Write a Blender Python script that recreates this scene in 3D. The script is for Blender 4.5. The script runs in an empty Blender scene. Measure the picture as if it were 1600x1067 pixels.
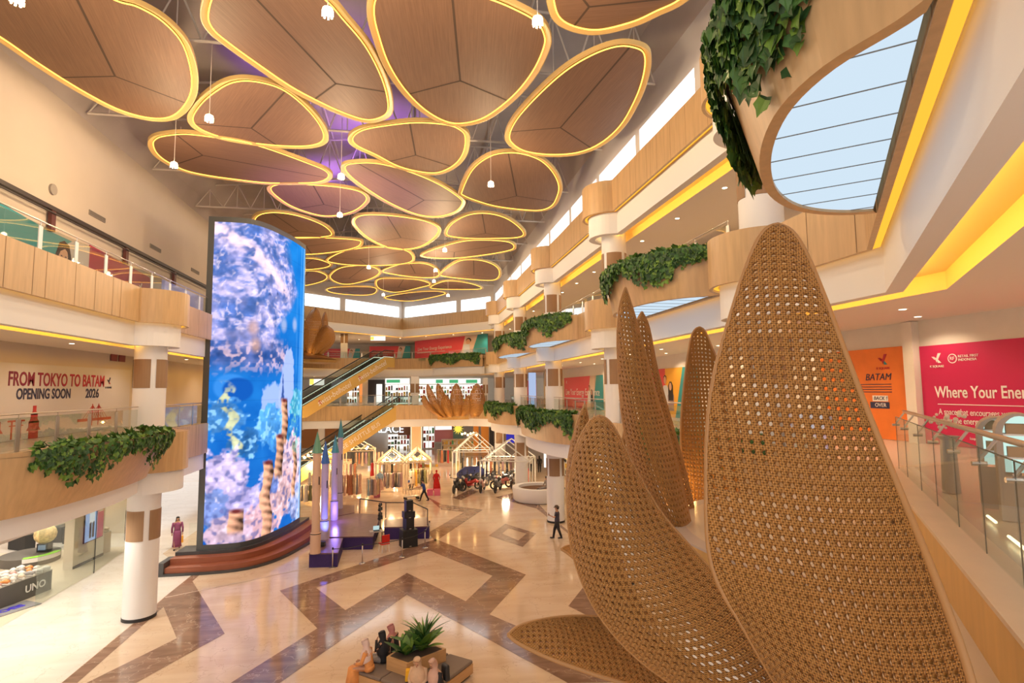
import bpy, math, random
import numpy as np
from mathutils import Vector, Matrix

# ------------------------------------------------------------------ camera
SC = bpy.context.scene
COL = SC.collection
EYE = 8.7                       # the camera stands on the first gallery, eye 8.7 m over the ground floor
FOC, YAW, PITCH, ROLL = 868.0, .1812, .0863, .0100
F_ = np.array([math.sin(YAW)*math.cos(PITCH), math.cos(YAW)*math.cos(PITCH), math.sin(PITCH)])
R0 = np.array([math.cos(YAW), -math.sin(YAW), 0.0]); U0 = np.cross(R0, F_)
R_ = math.cos(ROLL)*R0 - math.sin(ROLL)*U0
U_ = math.cos(ROLL)*U0 + math.sin(ROLL)*R0
C_ = np.array([0.0, 0.0, EYE])
cam = bpy.data.cameras.new('camera'); camo = bpy.data.objects.new('camera', cam); COL.objects.link(camo)
camo.matrix_world = Matrix(((R_[0], U_[0], -F_[0], 0), (R_[1], U_[1], -F_[1], 0), (R_[2], U_[2], -F_[2], EYE), (0, 0, 0, 1)))
cam.sensor_width = 36; cam.lens = FOC/1600*36; cam.clip_start = .05; cam.clip_end = 400
SC.camera = camo
def ray(px, py): return F_ + R_*(px-800)/FOC - U_*(py-533.5)/FOC
def Z(px, py, z): d = ray(px, py); return Vector(C_ + d*((z-EYE)/d[2]))
def X(px, py, x): d = ray(px, py); return Vector(C_ + d*(x/d[0]))
def Yp(px, py, y): d = ray(px, py); return Vector(C_ + d*(y/d[1]))
def D(px, py, w): return Vector(C_ + ray(px, py)*w)

# ------------------------------------------------------------------ world, exposure
SC.view_settings.view_transform = 'Standard'; SC.view_settings.look = 'None'
SC.view_settings.exposure = 0.12; SC.view_settings.gamma = 1.0; SC.view_settings.use_curve_mapping = False
w = bpy.data.worlds.new('world'); SC.world = w; w.use_nodes = True
w.node_tree.nodes['Background'].inputs[0].default_value = (1.0, .92, .85, 1)
w.node_tree.nodes['Background'].inputs[1].default_value = 1.35
try:
    SC.cycles.use_denoising = True
    SC.cycles.max_bounces = 7; SC.cycles.diffuse_bounces = 3; SC.cycles.glossy_bounces = 3
    SC.cycles.transparent_max_bounces = 12; SC.cycles.transmission_bounces = 4
    SC.cycles.sample_clamp_indirect = 4.0; SC.cycles.caustics_reflective = False; SC.cycles.caustics_refractive = False
except Exception: pass
RND = random.Random(7)

# ------------------------------------------------------------------ lamps
WARM = (1.0, .76, .52)
def lamp(kind, loc, power, color=WARM, size=.12, angle=150, rot=(0, 0, 0), parent=None, blend=.6):
    l = bpy.data.lights.new('lamp', kind); l.energy = power; l.color = color
    if kind == 'AREA': l.shape = 'RECTANGLE'; l.size, l.size_y = size if isinstance(size, tuple) else (size, size)
    else: l.shadow_soft_size = size
    if kind == 'SPOT': l.spot_size = math.radians(angle); l.spot_blend = blend
    o = bpy.data.objects.new('light_source', l); COL.objects.link(o); o.location = loc; o.rotation_euler = rot
    if parent: o.parent = parent
    return o

# ------------------------------------------------------------------ materials
MATS = {}
def mat(name, col=(.8, .8, .8), rough=.6, metal=0, emit=None, es=1.0, spec=None, var=0, vscale=3, bump=0, bscale=30, stretch=None, alpha=1, ior=None, gen=False):
    if name in MATS: return MATS[name]
    m = bpy.data.materials.new(name); m.use_nodes = True; MATS[name] = m
    nt = m.node_tree; b = nt.nodes['Principled BSDF']
    b.inputs['Base Color'].default_value = (*col, 1); b.inputs['Roughness'].default_value = rough; b.inputs['Metallic'].default_value = metal
    if spec is not None: b.inputs['Specular IOR Level'].default_value = spec
    if emit: b.inputs['Emission Color'].default_value = (*emit, 1); b.inputs['Emission Strength'].default_value = es
    if alpha < 1: b.inputs['Alpha'].default_value = alpha
    if var or bump:
        tc = nt.nodes.new('ShaderNodeTexCoord'); mp = nt.nodes.new('ShaderNodeMapping'); nt.links.new(tc.outputs['Object'], mp.inputs[0])
        if stretch: mp.inputs['Scale'].default_value = stretch
        n = nt.nodes.new('ShaderNodeTexNoise'); n.inputs['Scale'].default_value = vscale; n.inputs['Detail'].default_value = 5
        nt.links.new(mp.outputs[0], n.inputs['Vector'])
        if var:
            r = nt.nodes.new('ShaderNodeValToRGB'); r.color_ramp.elements[0].position = .3; r.color_ramp.elements[1].position = .7
            r.color_ramp.elements[0].color = (*[c*(1-var) for c in col], 1); r.color_ramp.elements[1].color = (*[min(1, c*(1+var)) for c in col], 1)
            nt.links.new(n.outputs['Fac'], r.inputs[0]); nt.links.new(r.outputs[0], b.inputs['Base Color'])
        if bump:
            n2 = nt.nodes.new('ShaderNodeTexNoise'); n2.inputs['Scale'].default_value = bscale; nt.links.new(mp.outputs[0], n2.inputs['Vector'])
            bu = nt.nodes.new('ShaderNodeBump'); bu.inputs['Strength'].default_value = bump; nt.links.new(n2.outputs['Fac'], bu.inputs['Height']); nt.links.new(bu.outputs[0], b.inputs['Normal'])
    return m
def emis(name, col, s):
    if name in MATS: return MATS[name]
    m = bpy.data.materials.new(name); m.use_nodes = True; MATS[name] = m; nt = m.node_tree
    nt.nodes.remove(nt.nodes['Principled BSDF']); e = nt.nodes.new('ShaderNodeEmission')
    e.inputs[0].default_value = (*col, 1); e.inputs[1].default_value = s
    nt.links.new(e.outputs[0], nt.nodes['Material Output'].inputs[0]); return m
def glassmat(name, tint=(1, 1, 1), refl=.10):
    m = bpy.data.materials.new(name); m.use_nodes = True; MATS[name] = m; nt = m.node_tree
    nt.nodes.remove(nt.nodes['Principled BSDF'])
    t = nt.nodes.new('ShaderNodeBsdfTransparent'); t.inputs[0].default_value = (*tint, 1)
    g = nt.nodes.new('ShaderNodeBsdfGlossy'); g.inputs['Roughness'].default_value = .02
    lw = nt.nodes.new('ShaderNodeLayerWeight'); lw.inputs[0].default_value = .25
    mu = nt.nodes.new('ShaderNodeMath'); mu.operation = 'MULTIPLY_ADD'; mu.inputs[1].default_value = .28; mu.inputs[2].default_value = refl
    nt.links.new(lw.outputs['Fresnel'], mu.inputs[0])
    mx = nt.nodes.new('ShaderNodeMixShader'); nt.links.new(mu.outputs[0], mx.inputs[0]); nt.links.new(t.outputs[0], mx.inputs[1]); nt.links.new(g.outputs[0], mx.inputs[2])
    nt.links.new(mx.outputs[0], nt.nodes['Material Output'].inputs[0]); return m
def nodes(m): return m.node_tree, m.node_tree.nodes['Principled BSDF']
def linesmat(name, col, col2, scale, rough=.5, axis=0, mixdark=.5):
    """wood veneer with fine lines running across one local axis"""
    m = mat(name, col, rough); nt, b = nodes(m)
    tc = nt.nodes.new('ShaderNodeTexCoord'); mp = nt.nodes.new('ShaderNodeMapping'); nt.links.new(tc.outputs['Object'], mp.inputs[0])
    sc = [.6, .6, .6]; sc[axis] = scale; mp.inputs['Scale'].default_value = sc
    n = nt.nodes.new('ShaderNodeTexNoise'); n.inputs['Scale'].default_value = 1.0; n.inputs['Detail'].default_value = 3; n.inputs['Roughness'].default_value = .7
    nt.links.new(mp.outputs[0], n.inputs['Vector'])
    r = nt.nodes.new('ShaderNodeValToRGB'); r.color_ramp.elements[0].position = .3; r.color_ramp.elements[1].position = .7
    r.color_ramp.elements[0].color = (*col2, 1); r.color_ramp.elements[1].color = (*col, 1)
    nt.links.new(n.outputs['Fac'], r.inputs[0]); nt.links.new(r.outputs[0], b.inputs['Base Color'])
    return m
def marble(name, c0, c1, vein, rough=.12, vs=1.2):
    m = mat(name, c0, rough); nt, b = nodes(m); b.inputs['Specular IOR Level'].default_value = .6
    tc = nt.nodes.new('ShaderNodeTexCoord'); mp = nt.nodes.new('ShaderNodeMapping'); nt.links.new(tc.outputs['Object'], mp.inputs[0])
    mp.inputs['Rotation'].default_value = (0, 0, .7); mp.inputs['Scale'].default_value = (.35, 1.3, 1)
    n = nt.nodes.new('ShaderNodeTexNoise'); n.inputs['Scale'].default_value = vs; n.inputs['Detail'].default_value = 8; n.inputs['Distortion'].default_value = .6
    nt.links.new(mp.outputs[0], n.inputs['Vector'])
    r = nt.nodes.new('ShaderNodeValToRGB'); e = r.color_ramp.elements; e[0].position = .35; e[0].color = (*c0, 1); e[1].position = .65; e[1].color = (*c1, 1)
    nt.links.new(n.outputs['Fac'], r.inputs[0])
    v = nt.nodes.new('ShaderNodeTexVoronoi'); v.feature = 'DISTANCE_TO_EDGE'; v.inputs['Scale'].default_value = .9
    n3 = nt.nodes.new('ShaderNodeTexNoise'); n3.inputs['Scale'].default_value = 2.5; n3.inputs['Detail'].default_value = 6; nt.links.new(tc.outputs['Object'], n3.inputs['Vector'])
    va = nt.nodes.new('ShaderNodeVectorMath'); va.operation = 'MULTIPLY_ADD'; va.inputs[1].default_value = (.9, .9, .9)
    nt.links.new(n3.outputs['Color'], va.inputs[0]); nt.links.new(tc.outputs['Object'], va.inputs[2]); nt.links.new(va.outputs[0], v.inputs['Vector'])
    lt = nt.nodes.new('ShaderNodeMath'); lt.operation = 'LESS_THAN'; lt.inputs[1].default_value = .012; nt.links.new(v.outputs['Distance'], lt.inputs[0])
    ml = nt.nodes.new('ShaderNodeMath'); ml.operation = 'MULTIPLY'; ml.inputs[1].default_value = .55; nt.links.new(lt.outputs[0], ml.inputs[0])
    mx = nt.nodes.new('ShaderNodeMix'); mx.data_type = 'RGBA'; nt.links.new(ml.outputs[0], mx.inputs[0]); nt.links.new(r.outputs[0], mx.inputs[6]); mx.inputs[7].default_value = (*vein, 1)
    nt.links.new(mx.outputs[2], b.inputs['Base Color']); return m

WOOD = mat('maple_veneer', (.57, .375, .19), .42, var=.10, vscale=2.5, stretch=(3, 3, .35))
WOODG = mat('golden_veneer', (.62, .36, .11), .4, var=.08, vscale=2.5, stretch=(3, 3, .35))
SEAM = mat('seam_dark', (.20, .115, .06), .8); JOINT = mat('joint_dark', (.07, .04, .025), .8)  # dark board seams and panel joints
WHITE = mat('white_paint', (.86, .85, .85), .6)
CREAM = mat('cream_wall', (.80, .72, .62), .7, var=.02)
CEILM = mat('gallery_ceiling_paint', (.88, .82, .75), .8)
ROOF = mat('roof_lining', (.50, .43, .39), .9, var=.12, vscale=.35)
STEELW = mat('white_steel', (.70, .62, .55), .5)
AMBER = emis('amber_led', (1.0, .45, .04), 1.25)
AMBER2 = emis('amber_led_soft', (1.0, .50, .05), 15)
LEDP = emis('warm_led_line', (1.0, .50, .08), 3.4)
DLITE = emis('downlight_glow', (1.0, .78, .50), 14)
WINL = emis('daylight_pane', (.90, .97, 1.0), 3.2)
SKYP = emis('backlit_panel', (.70, .86, 1.0), .86)
FLOORM = marble('cream_marble', (.68, .50, .35), (.76, .60, .44), (.55, .38, .26), .10)
BROWNM = marble('brown_marble', (.22, .125, .085), (.33, .20, .14), (.62, .46, .36), .10, 2.2)
TERR = mat('gallery_floor_stone', (.60, .50, .40), .25, var=.12, vscale=40)
GLASS = glassmat('clear_glass', (.90, .94, .92), .015)
STEEL = mat('brushed_steel', (.62, .58, .54), .28, 1)
BLACK = mat('black_plastic', (.02, .02, .022), .5)
COLP = linesmat('column_fabric_panel', (.36, .22, .12), (.30, .18, .10), 60, .7)
PANEL = linesmat('ceiling_panel_wood', (.225, .12, .070), (.155, .078, .044), 26, .6, 1)
RIM = mat('panel_rim_wood', (.62, .42, .16), .45)  # yellow partly holds the amber LED light, put into the wood colour

# ------------------------------------------------------------------ geometry helpers
class MB:
    def __init__(s): s.v = []; s.f = []; s.mi = []; s.uv = {}
    def add(s, vs, fs, mi=0):
        o = len(s.v); s.v += [tuple(v) for v in vs]; s.f += [tuple(i+o for i in f) for f in fs]; s.mi += [mi]*len(fs); return s
    def quad(s, a, b, c, d, mi=0): return s.add([a, b, c, d], [(0, 1, 2, 3)], mi)
    def poly(s, pts, mi=0): return s.add(pts, [tuple(range(len(pts)))], mi)
    def box(s, c, d, rz=0, mi=0, M=None, taper=1):
        hx, hy, hz = d[0]/2, d[1]/2, d[2]/2; vs = []
        for z, k in ((-hz, 1), (hz, taper)):
            for x, y in ((-hx, -hy), (hx, -hy), (hx, hy), (-hx, hy)):
                x, y = x*k, y*k
                if M is not None: p = M @ Vector((x, y, z)); vs.append((c[0]+p.x, c[1]+p.y, c[2]+p.z))
                else: vs.append((c[0]+x*math.cos(rz)-y*math.sin(rz), c[1]+x*math.sin(rz)+y*math.cos(rz), c[2]+z))
        return s.add(vs, [(0, 3, 2, 1), (4, 5, 6, 7), (0, 1, 5, 4), (1, 2, 6, 5), (2, 3, 7, 6), (3, 0, 4, 7)], mi)
    def prism(s, pts, z0, z1, mi=0):
        n = len(pts); vs = [(p[0], p[1], z0) for p in pts]+[(p[0], p[1], z1) for p in pts]
        return s.add(vs, [tuple(range(n-1, -1, -1)), tuple(range(n, 2*n))]+[(i, (i+1) % n, (i+1) % n+n, i+n) for i in range(n)], mi)
    def tube(s, pts, r, n=8, mi=0, cap=True, closed=False):
        pts = [Vector(p) for p in pts]; m = len(pts); rs = r if isinstance(r, (list, tuple)) else [r]*m; vs = []
        up = None
        for i, p in enumerate(pts):
            if closed: t = pts[(i+1) % m]-pts[i-1]
            else: t = pts[min(i+1, m-1)]-pts[max(i-1, 0)]
            t = t.normalized() if t.length > 1e-9 else Vector((0, 0, 1))
            if up is None: a = Vector((0, 0, 1)) if abs(t.z) < .9 else Vector((1, 0, 0)); u = t.cross(a).normalized()
            else: u = (up - t*up.dot(t)); u = u.normalized() if u.length > 1e-6 else t.orthogonal().normalized()
            up = u; w_ = t.cross(u)
            for k in range(n):
                a = 2*math.pi*k/n; vs.append(p+(u*math.cos(a)+w_*math.sin(a))*rs[i])
        fs = []
        for i in range(m if closed else m-1):
            j = (i+1) % m
            for k in range(n): fs.append((i*n+k, i*n+(k+1) % n, j*n+(k+1) % n, j*n+k))
        if cap and not closed: fs += [tuple(range(n-1, -1, -1)), tuple((m-1)*n+k for k in range(n))]
        return s.add(vs, fs, mi)
    def lathe(s, c, prof, n=24, mi=0, a0=0, a1=2*math.pi, sx=1, sy=1):
        full = abs(a1-a0-2*math.pi) < 1e-6; cols = n if full else n+1; vs = []
        for r, z in prof:
            for k in range(cols):
                a = a0+(a1-a0)*k/n; vs.append((c[0]+r*math.cos(a)*sx, c[1]+r*math.sin(a)*sy, c[2]+z))
        fs = []
        for i in range(len(prof)-1):
            for k in range(n):
                j = (k+1) % cols; fs.append((i*cols+k, i*cols+j, (i+1)*cols+j, (i+1)*cols+k))
        return s.add(vs, fs, mi)
    def ball(s, c, r, n=12, mi=0):
        rx, ry, rz = r if isinstance(r, tuple) else (r, r, r)
        return s.lathe(c, [(max(1e-4, math.sin(math.pi*i/8)), -rz*math.cos(math.pi*i/8)) for i in range(9)], n, mi, sx=rx, sy=ry)
    def build(s, name, mats, parent=None, smooth=False, world=False, kind=None, loc=None, auto=False):
        me = bpy.data.meshes.new(name)
        off = Vector((0, 0, 0))
        if world and parent is not None: off = parent.matrix_basis.inverted()
        vs = [tuple(off @ Vector(v)) for v in s.v] if (world and parent is not None) else s.v
        if loc is not None: vs = [(v[0]-loc[0], v[1]-loc[1], v[2]-loc[2]) for v in vs]
        me.from_pydata(vs, [], s.f)
        for m in (mats if isinstance(mats, (list, tuple)) else [mats]): me.materials.append(m)
        me.polygons.foreach_set('material_index', s.mi)
        if smooth: me.polygons.foreach_set('use_smooth', [True]*len(s.f))
        me.update()
        o = bpy.data.objects.new(name, me); COL.objects.link(o)
        if loc is not None: o.location = loc
        if parent is not None: o.parent = parent
        if auto: autosmooth(o)
        if kind: o['kind'] = kind
        return o
def autosmooth(o, ang=40):
    me = o.data
    me.polygons.foreach_set('use_smooth', [True]*len(me.polygons)); me.set_sharp_from_angle(angle=math.radians(ang))
def tag(o, label, cat, group=None, kind=None):
    o['label'] = label; o['category'] = cat
    if group: o['group'] = group
    if kind: o['kind'] = kind
    return o
def thing(name, label, cat, loc=(0, 0, 0), rz=0, group=None):
    o = bpy.data.objects.new(name, None); COL.objects.link(o); o.empty_display_size = .2
    o.location = loc; o.rotation_euler = (0, 0, rz); o.matrix_basis  # placed at the thing's base
    return tag(o, label, cat, group)
def copy_tree(o, parent=None):
    c = o.copy(); COL.objects.link(c)
    if parent is not None: c.parent = parent
    for ch in list(o.children): copy_tree(ch, c)
    return c
_sn = {}
def struct(base, mb, mats, smooth=False, auto=False, name=None):
    if name is None: _sn[base] = _sn.get(base, 0)+1; name = '%s_%d' % (base, _sn[base])
    return mb.build(name, mats, None, smooth=smooth, auto=auto, kind='structure')
def catmull(pts, k=6, closed=True):
    n = len(pts); out = []; P = [Vector(p) for p in pts]
    rng = range(n) if closed else range(n-1)
    for i in rng:
        if closed: a, b, c, d = P[i-1], P[i], P[(i+1) % n], P[(i+2) % n]
        else: a, b, c, d = P[max(i-1, 0)], P[i], P[i+1], P[min(i+2, n-1)]
        for j in range(k):
            t = j/k; out.append(.5*((2*b)+(c-a)*t+(2*a-5*b+4*c-d)*t*t+(3*b-a-3*c+d)*t**3))
    if not closed: out.append(P[-1])
    return out
def offset(path, d):
    """offset an open 2-D path to its right-hand side by d (mitred)"""
    n = len(path); out = []
    for i in range(n):
        ns = []
        if i > 0: t = (Vector(path[i][:2])-Vector(path[i-1][:2])); ns.append(Vector((t.y, -t.x)).normalized())
        if i < n-1: t = (Vector(path[i+1][:2])-Vector(path[i][:2])); ns.append(Vector((t.y, -t.x)).normalized())
        m = sum(ns, Vector((0, 0)))
        if m.length < .2: m = ns[0]
        m.normalize(); k = 1/max(.55, m.dot(ns[0])); out.append((path[i][0]+m.x*d*k, path[i][1]+m.y*d*k))
    return out
def text(body, size, parent, material, loc, rot, name='lettering', ext=.004, align='CENTER', sx=1, bold=0, shear=0):
    c = bpy.data.curves.new('t', 'FONT'); c.body = body; c.size = size; c.extrude = ext; c.align_x = align; c.align_y = 'CENTER'; c.resolution_u = 3
    c.offset = bold; c.shear = shear
    o = bpy.data.objects.new('t', c); COL.objects.link(o); bpy.context.view_layer.update()
    me = bpy.data.meshes.new_from_object(o); bpy.data.objects.remove(o); bpy.data.curves.remove(c)
    me.materials.clear(); me.materials.append(material)
    q = bpy.data.objects.new(name, me); COL.objects.link(q); q.parent = parent; q.location = loc; q.rotation_euler = rot; q.scale = (sx, 1, 1)
    return q
# ------------------------------------------------------------------ setting: floors, walls, roof, gallery edges
def gpx(x, y): return Z(240+x/2.286, 820+y/2.286, 0)
fl = MB(); fl.quad((-40, -6, 0), (40, -6, 0), (40, 140, 0), (-40, 140, 0)); struct('floor', fl, FLOORM, name='floor')
inl = MB()
def inlay(pts, f, z=.006):
    q = [f(*p) for p in pts]; inl.poly([(v.x, v.y, z) for v in q])
for q in (((450, 235), (1005, 52), (985, 92), (580, 225)), ((450, 235), (580, 225), (685, 305), (585, 370)),
          ((585, 370), (685, 305), (905, 172), (905, 250)), ((585, 370), (905, 250), (450, 565), (275, 565)),
          ((905, 172), (1115, 273), (1200, 320), (905, 250)), ((905, 250), (1200, 320), (1760, 560), (1480, 565)),
          ((1115, 273), (1210, 182), (1330, 178), (1200, 320)), ((985, 92), (1005, 50), (1330, 178), (1210, 182))): inlay(q, gpx)
g8 = lambda x, y: Z(x/3.475, 760+y/3.475, 0)
for q in (((1045, 480), (1090, 475), (1045, 515), (888, 655), (840, 650), (900, 595)), ((840, 650), (888, 655), (420, 1067), (335, 1067)),
          ((1045, 515), (1220, 800), (960, 825), (888, 655)), ((1220, 800), (740, 1067), (470, 1067), (960, 825))): inlay(q, g8)
g2 = lambda x, y: Z(680+x/5.927, 680+y/5.927, 0)
ro = ((495, 930), (650, 820), (935, 910), (810, 1035)); ri = ((620, 910), (680, 862), (845, 912), (770, 975))
for i in range(4): inlay((ro[i], ro[(i+1) % 4], ri[(i+1) % 4], ri[i]), g2)
for q in (((60, 640), (440, 690), (265, 712)), ((440, 690), (0, 985), (-60, 900), (265, 712)), ((560, 575), (720, 535), (950, 640), (940, 680)), ((940, 680), (960, 640), (1075, 760), (1060, 775)),
          ((1165, 830), (1330, 965), (1330, 990), (1150, 845)), ((-90, 560), (60, 640), (265, 712), (60, 690)), ((160, 580), (330, 500), (400, 520), (240, 600))): inlay(q, g2)
g4 = lambda x, y: Z(780+x/3.333, 800+y/3.333, 0)
inlay(((360, 490), (470, 350), (720, 500), (560, 590)), g4)
for q in ((520, 690, 700, 712), (690, 694, 640, 700), (560, 800, 500, 812)): pass
struct('floor', inl, BROWNM, name='floor_inlay')
lf = MB(); q = [Z(96, 1067, 0), Z(259, 931, 0), Z(301, 897, 0)]; lf.poly([(v.x, v.y, .003) for v in q]+[(-13.2, 34, .003), (-13.5, 60, .003), (-40, 60, .003), (-40, 6, .003), (-9, 6, .003)]); struct('floor', lf, marble('pale_marble', (.78, .70, .62), (.84, .77, .70), (.66, .56, .48), .10), name='floor_pale_aisle')
ln = MB(); a, b = Z(258, 934, 0), Z(480, 888, 0); n_ = (b-a).normalized().cross(Vector((0, 0, 1)))*.03
ln.poly([(p.x, p.y, .012) for p in (a-n_, b-n_, b+n_, a+n_)]); tag(ln.build('floor_cable_cover', mat('cable_cover', (.75, .6, .5), .5)), 'thin pale cable strip taped across the marble floor from column to stage', 'cable cover')

XR, XL = 14.5, -14.0
def arc(cx, cy, r, a0, a1, n=14): return [(cx+r*math.cos(math.radians(a0+(a1-a0)*i/n)), cy+r*math.sin(math.radians(a0+(a1-a0)*i/n))) for i in range(n+1)]
COLY = [13.5, 24.7, 36.4, 47.9, 59.6]
def bulge(cx, cy, r, X0, side=1):
    """rounded bay of a gallery edge around a column; side 1 = right gallery travelled away from us"""
    if side == 1: a = math.degrees(math.acos(max(-1, min(1, (X0-cx)/r)))); return arc(cx, cy, r, -a, -360+a, 16)
    a = math.degrees(math.acos(max(-1, min(1, (cx-X0)/r)))); return arc(cx, cy, r, 180-a, -180+a, 16)
XF, XFL = 9.0, -10.2
CL_Y = [25.5, 14.6, 36.2]
R1 = 1.35
def right_run(ys): 
    out = []
    for y in ys: out += bulge(9.4, y, R1, XF)
    return out
path3 = [(2.2, 1.36), (9.0, 9.5)] + right_run(COLY) + [(9.0, 62.0), (7.8, 65.6), (4.5, 69.0), (1.5, 71.0), (-2, 72.2), (-8, 70.6), (-13, 66.9), (-15.6, 64.6), (-15.6, 56), (-10.2, 50)]
lb = bulge(-10.4, 36.4, R1, XFL, -1)+bulge(-10.4, 24.7, R1, XFL, -1)
path3 += lb + [(-10.2, 2.0)]
path4 = [(9.0, 5.0)] + right_run(COLY) + [(9.0, 64.3), (-1.1, 74.2), (-11.8, 64.2), (-15.8, 60.6)]
path2 = [(2.2, 1.07), (9.0, 9.53)] + right_run([]) + [(9.0, 54.5), (8.2, 58.2), (6.5, 59.6), (3.5, 60.6), (-2, 60.6), (-15.6, 60.6), (-15.6, 55), (-10.2, 50), (-10.2, 2.0)]
def ribbon(path, d0, z0, d1, z1, mb, mi=0, flip=False):
    p, q = offset(path, d0), offset(path, d1)
    for i in range(len(path)-1):
        a, b, c, d = (*p[i], z0), (*p[i+1], z0), (*q[i+1], z1), (*q[i], z1)
        mb.quad(a, b, c, d, mi) if not flip else mb.quad(d, c, b, a, mi)
def gallery(path, zt, zb, zw, floor_z=None, name='', woodmat=WOOD, led_on=True, skip=0, dw=.28):
    wb = MB(); ribbon(path, 0, zb, 0, zt, wb); ribbon(path, 0, zt, .22, zt, wb); ribbon(path, .22, zt, .22, (floor_z or zb), wb); ribbon(path, 0, zb, .10, zb, wb)
    struct('trim', wb, woodmat, auto=True)
    sm = MB(); L = 0; acc = 0; rr = random.Random(len(path)); nxt = 1.1       # seams between the veneer boards
    for i in range(len(path)-1):
        a, b = Vector(path[i]), Vector(path[i+1]); seg = (b-a).length; t = (b-a).normalized()
        while nxt < acc+seg:
            p = a+t*(nxt-acc); n = Vector((-t.y, t.x))*.004
            q0, q1 = p+n-t*.008, p+n+t*.008
            if seg > 1.5 and i >= skip: sm.quad((q0.x, q0.y, zb), (q1.x, q1.y, zb), (q1.x, q1.y, zt), (q0.x, q0.y, zt))
            nxt += rr.choice([.55, 1.1, 1.1, 1.4, .35])
        acc += seg
    struct('trim', sm, SEAM)
    if led_on: led = MB(); ribbon(path, .12, zb+.05, dw-.04, zb+.05, led); struct('trim', led, AMBER)
    tb = MB(); ribbon(path, .10, zb, .10, zb+.12, tb); ribbon(path, .10, zb+.12, dw, zb+.12, tb); struct('trim', tb, CREAM)
    wh = MB(); ribbon(path, dw, zb+.12, dw, zw, wh); ribbon(path, dw, zw, dw+.3, zw, wh); ribbon(path, dw+.3, zw, dw+.3, zw+.10, wh)
    struct('trim', wh, WHITE, auto=True)
def cove(path, zw, d0=.58, d1=1.3):
    cv = MB(); ribbon(path, .62, zw+.10, .62, zw+.22, cv); struct('trim', cv, AMBER2)
    tr = MB(); ribbon(path, d0, zw+.38, d1, zw+.38, tr); ribbon(path, d1, zw+.38, d1, zw+.02, tr); struct('trim', tr, mat('cove_paint', (.85, .66, .36), .55), auto=True)
def plate(path, d, z, mb, far):
    """flat floor or ceiling between an offset edge and a back line given per vertex"""
    p = offset(path, d)
    for i in range(len(p)-1):
        mb.quad((*p[i], z), (*p[i+1], z), (*far(p[i+1]), z), (*far(p[i]), z))
def farR(p): return (XR+1, p[1]) if p[1] < 56 else (XR+6, p[1]+14)
# straight (bulge-free) paths for coves and ceilings
s3 = [(2.2, 1.36), (9.0, 9.5), (9.0, 62.0), (7.8, 65.6), (4.5, 69.0), (1.5, 71.0), (-2, 72.2), (-8, 70.6), (-13, 66.9), (-15.6, 64.6)]
s4 = [(9.0, 5.0), (9.0, 64.3), (-1.1, 74.2), (-11.8, 64.2), (-15.8, 60.6)]
s3l = [(-10.2, 50), (-10.2, 2.0)]
Z2T, Z2B, Z2W = 7.15, 5.65, 4.85
Z3T, Z3B, Z3W = 12.75, 11.42, 10.55
Z4T, Z4B, Z4W = 18.2, 16.75, 15.78
gallery(path3, Z3T, Z3B, Z3W, 12.35); gallery(path4, Z4T, Z4B, Z4W); gallery(path2, Z2T, Z2B, Z2W, 7.0, led_on=False, skip=1, dw=.15)
for s, zw in ((s3, Z3W), (s4, Z4W), (s3l, Z3W)): cove(s, zw)
# gallery floors, soffits
f = MB()
f.quad((9.2, -4, 7.05), (20, -4, 7.05), (20, 60.7, 7.05), (9.2, 60.7, 7.05)); f.poly([(2.4, 1.0, 7.051), (9.25, 9.5, 7.051), (9.25, -4, 7.051), (-1, -4, 7.051)])
f.quad((-14.2, 2, 7.05), (-10.4, 2, 7.05), (-10.4, 52, 7.05), (-14.2, 52, 7.05)); f.poly([(-22, 60.8, 7.05), (20, 60.8, 7.05), (28, 95, 7.05), (-30, 95, 7.05)])
struct('floor', f, TERR, name='floor_first_gallery')
f = MB(); f.quad((9.2, 2, 12.35), (20, 2, 12.35), (20, 62, 12.35), (9.2, 62, 12.35)); f.quad((-14.2, 2, 12.35), (-10.4, 2, 12.35), (-10.4, 52, 12.35), (-14.2, 52, 12.35))
f.poly([(9.2, 61.5, 12.351), (20, 60, 12.351), (24, 92, 12.351), (-26, 92, 12.351), (-26, 65, 12.351), (-15.6, 65, 12.351), (-13, 67.3, 12.351), (-8, 71, 12.351), (-2, 72.5, 12.351), (4.7, 69.3, 12.351)])
struct('floor', f, TERR, name='floor_second_gallery')
c = MB()
for z, sp in ((Z3W+.02, s3), (Z4W+.02, s4)):
    q = offset(sp, 1.3)
    if z < 12: pts = [q[0], q[1], q[2], q[3], q[4], q[5], q[6], q[7], q[8], (-30, 64.8), (-30, 100), (32, 100), (22, 60), (XR+2, 0)]
    else: pts = [(10.3, 5), q[1], q[2], q[3], q[4], (-34, 61.7), (-34, 100), (32, 100), (22, 60), (XR+2, 5)]
    c.poly([(p[0], p[1], z) for p in pts])
c.quad((-14.2, 2, Z3W+.02), (-11.5, 2, Z3W+.02), (-11.5, 50, Z3W+.02), (-14.2, 50, Z3W+.02))
q = [(9.45, -4), (9.45, 54.7), (8.6, 58.5), (6.6, 60.1), (3.6, 61.05), (-2, 61.05), (-24, 61.05), (-24, 110), (30, 110), (30, -4)]
c.poly([(p[0], p[1], Z2W) for p in q]); c.quad((-24, -4, Z2W), (-10.66, -4, Z2W), (-10.66, 61.05, Z2W), (-24, 61.05, Z2W)); c.poly([(2.6, .9, Z2W), (9.5, 9.6, Z2W), (9.5, -4, Z2W), (-2, -4, Z2W)])
struct('ceiling', c, CEILM, name='ceiling_galleries')
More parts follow.
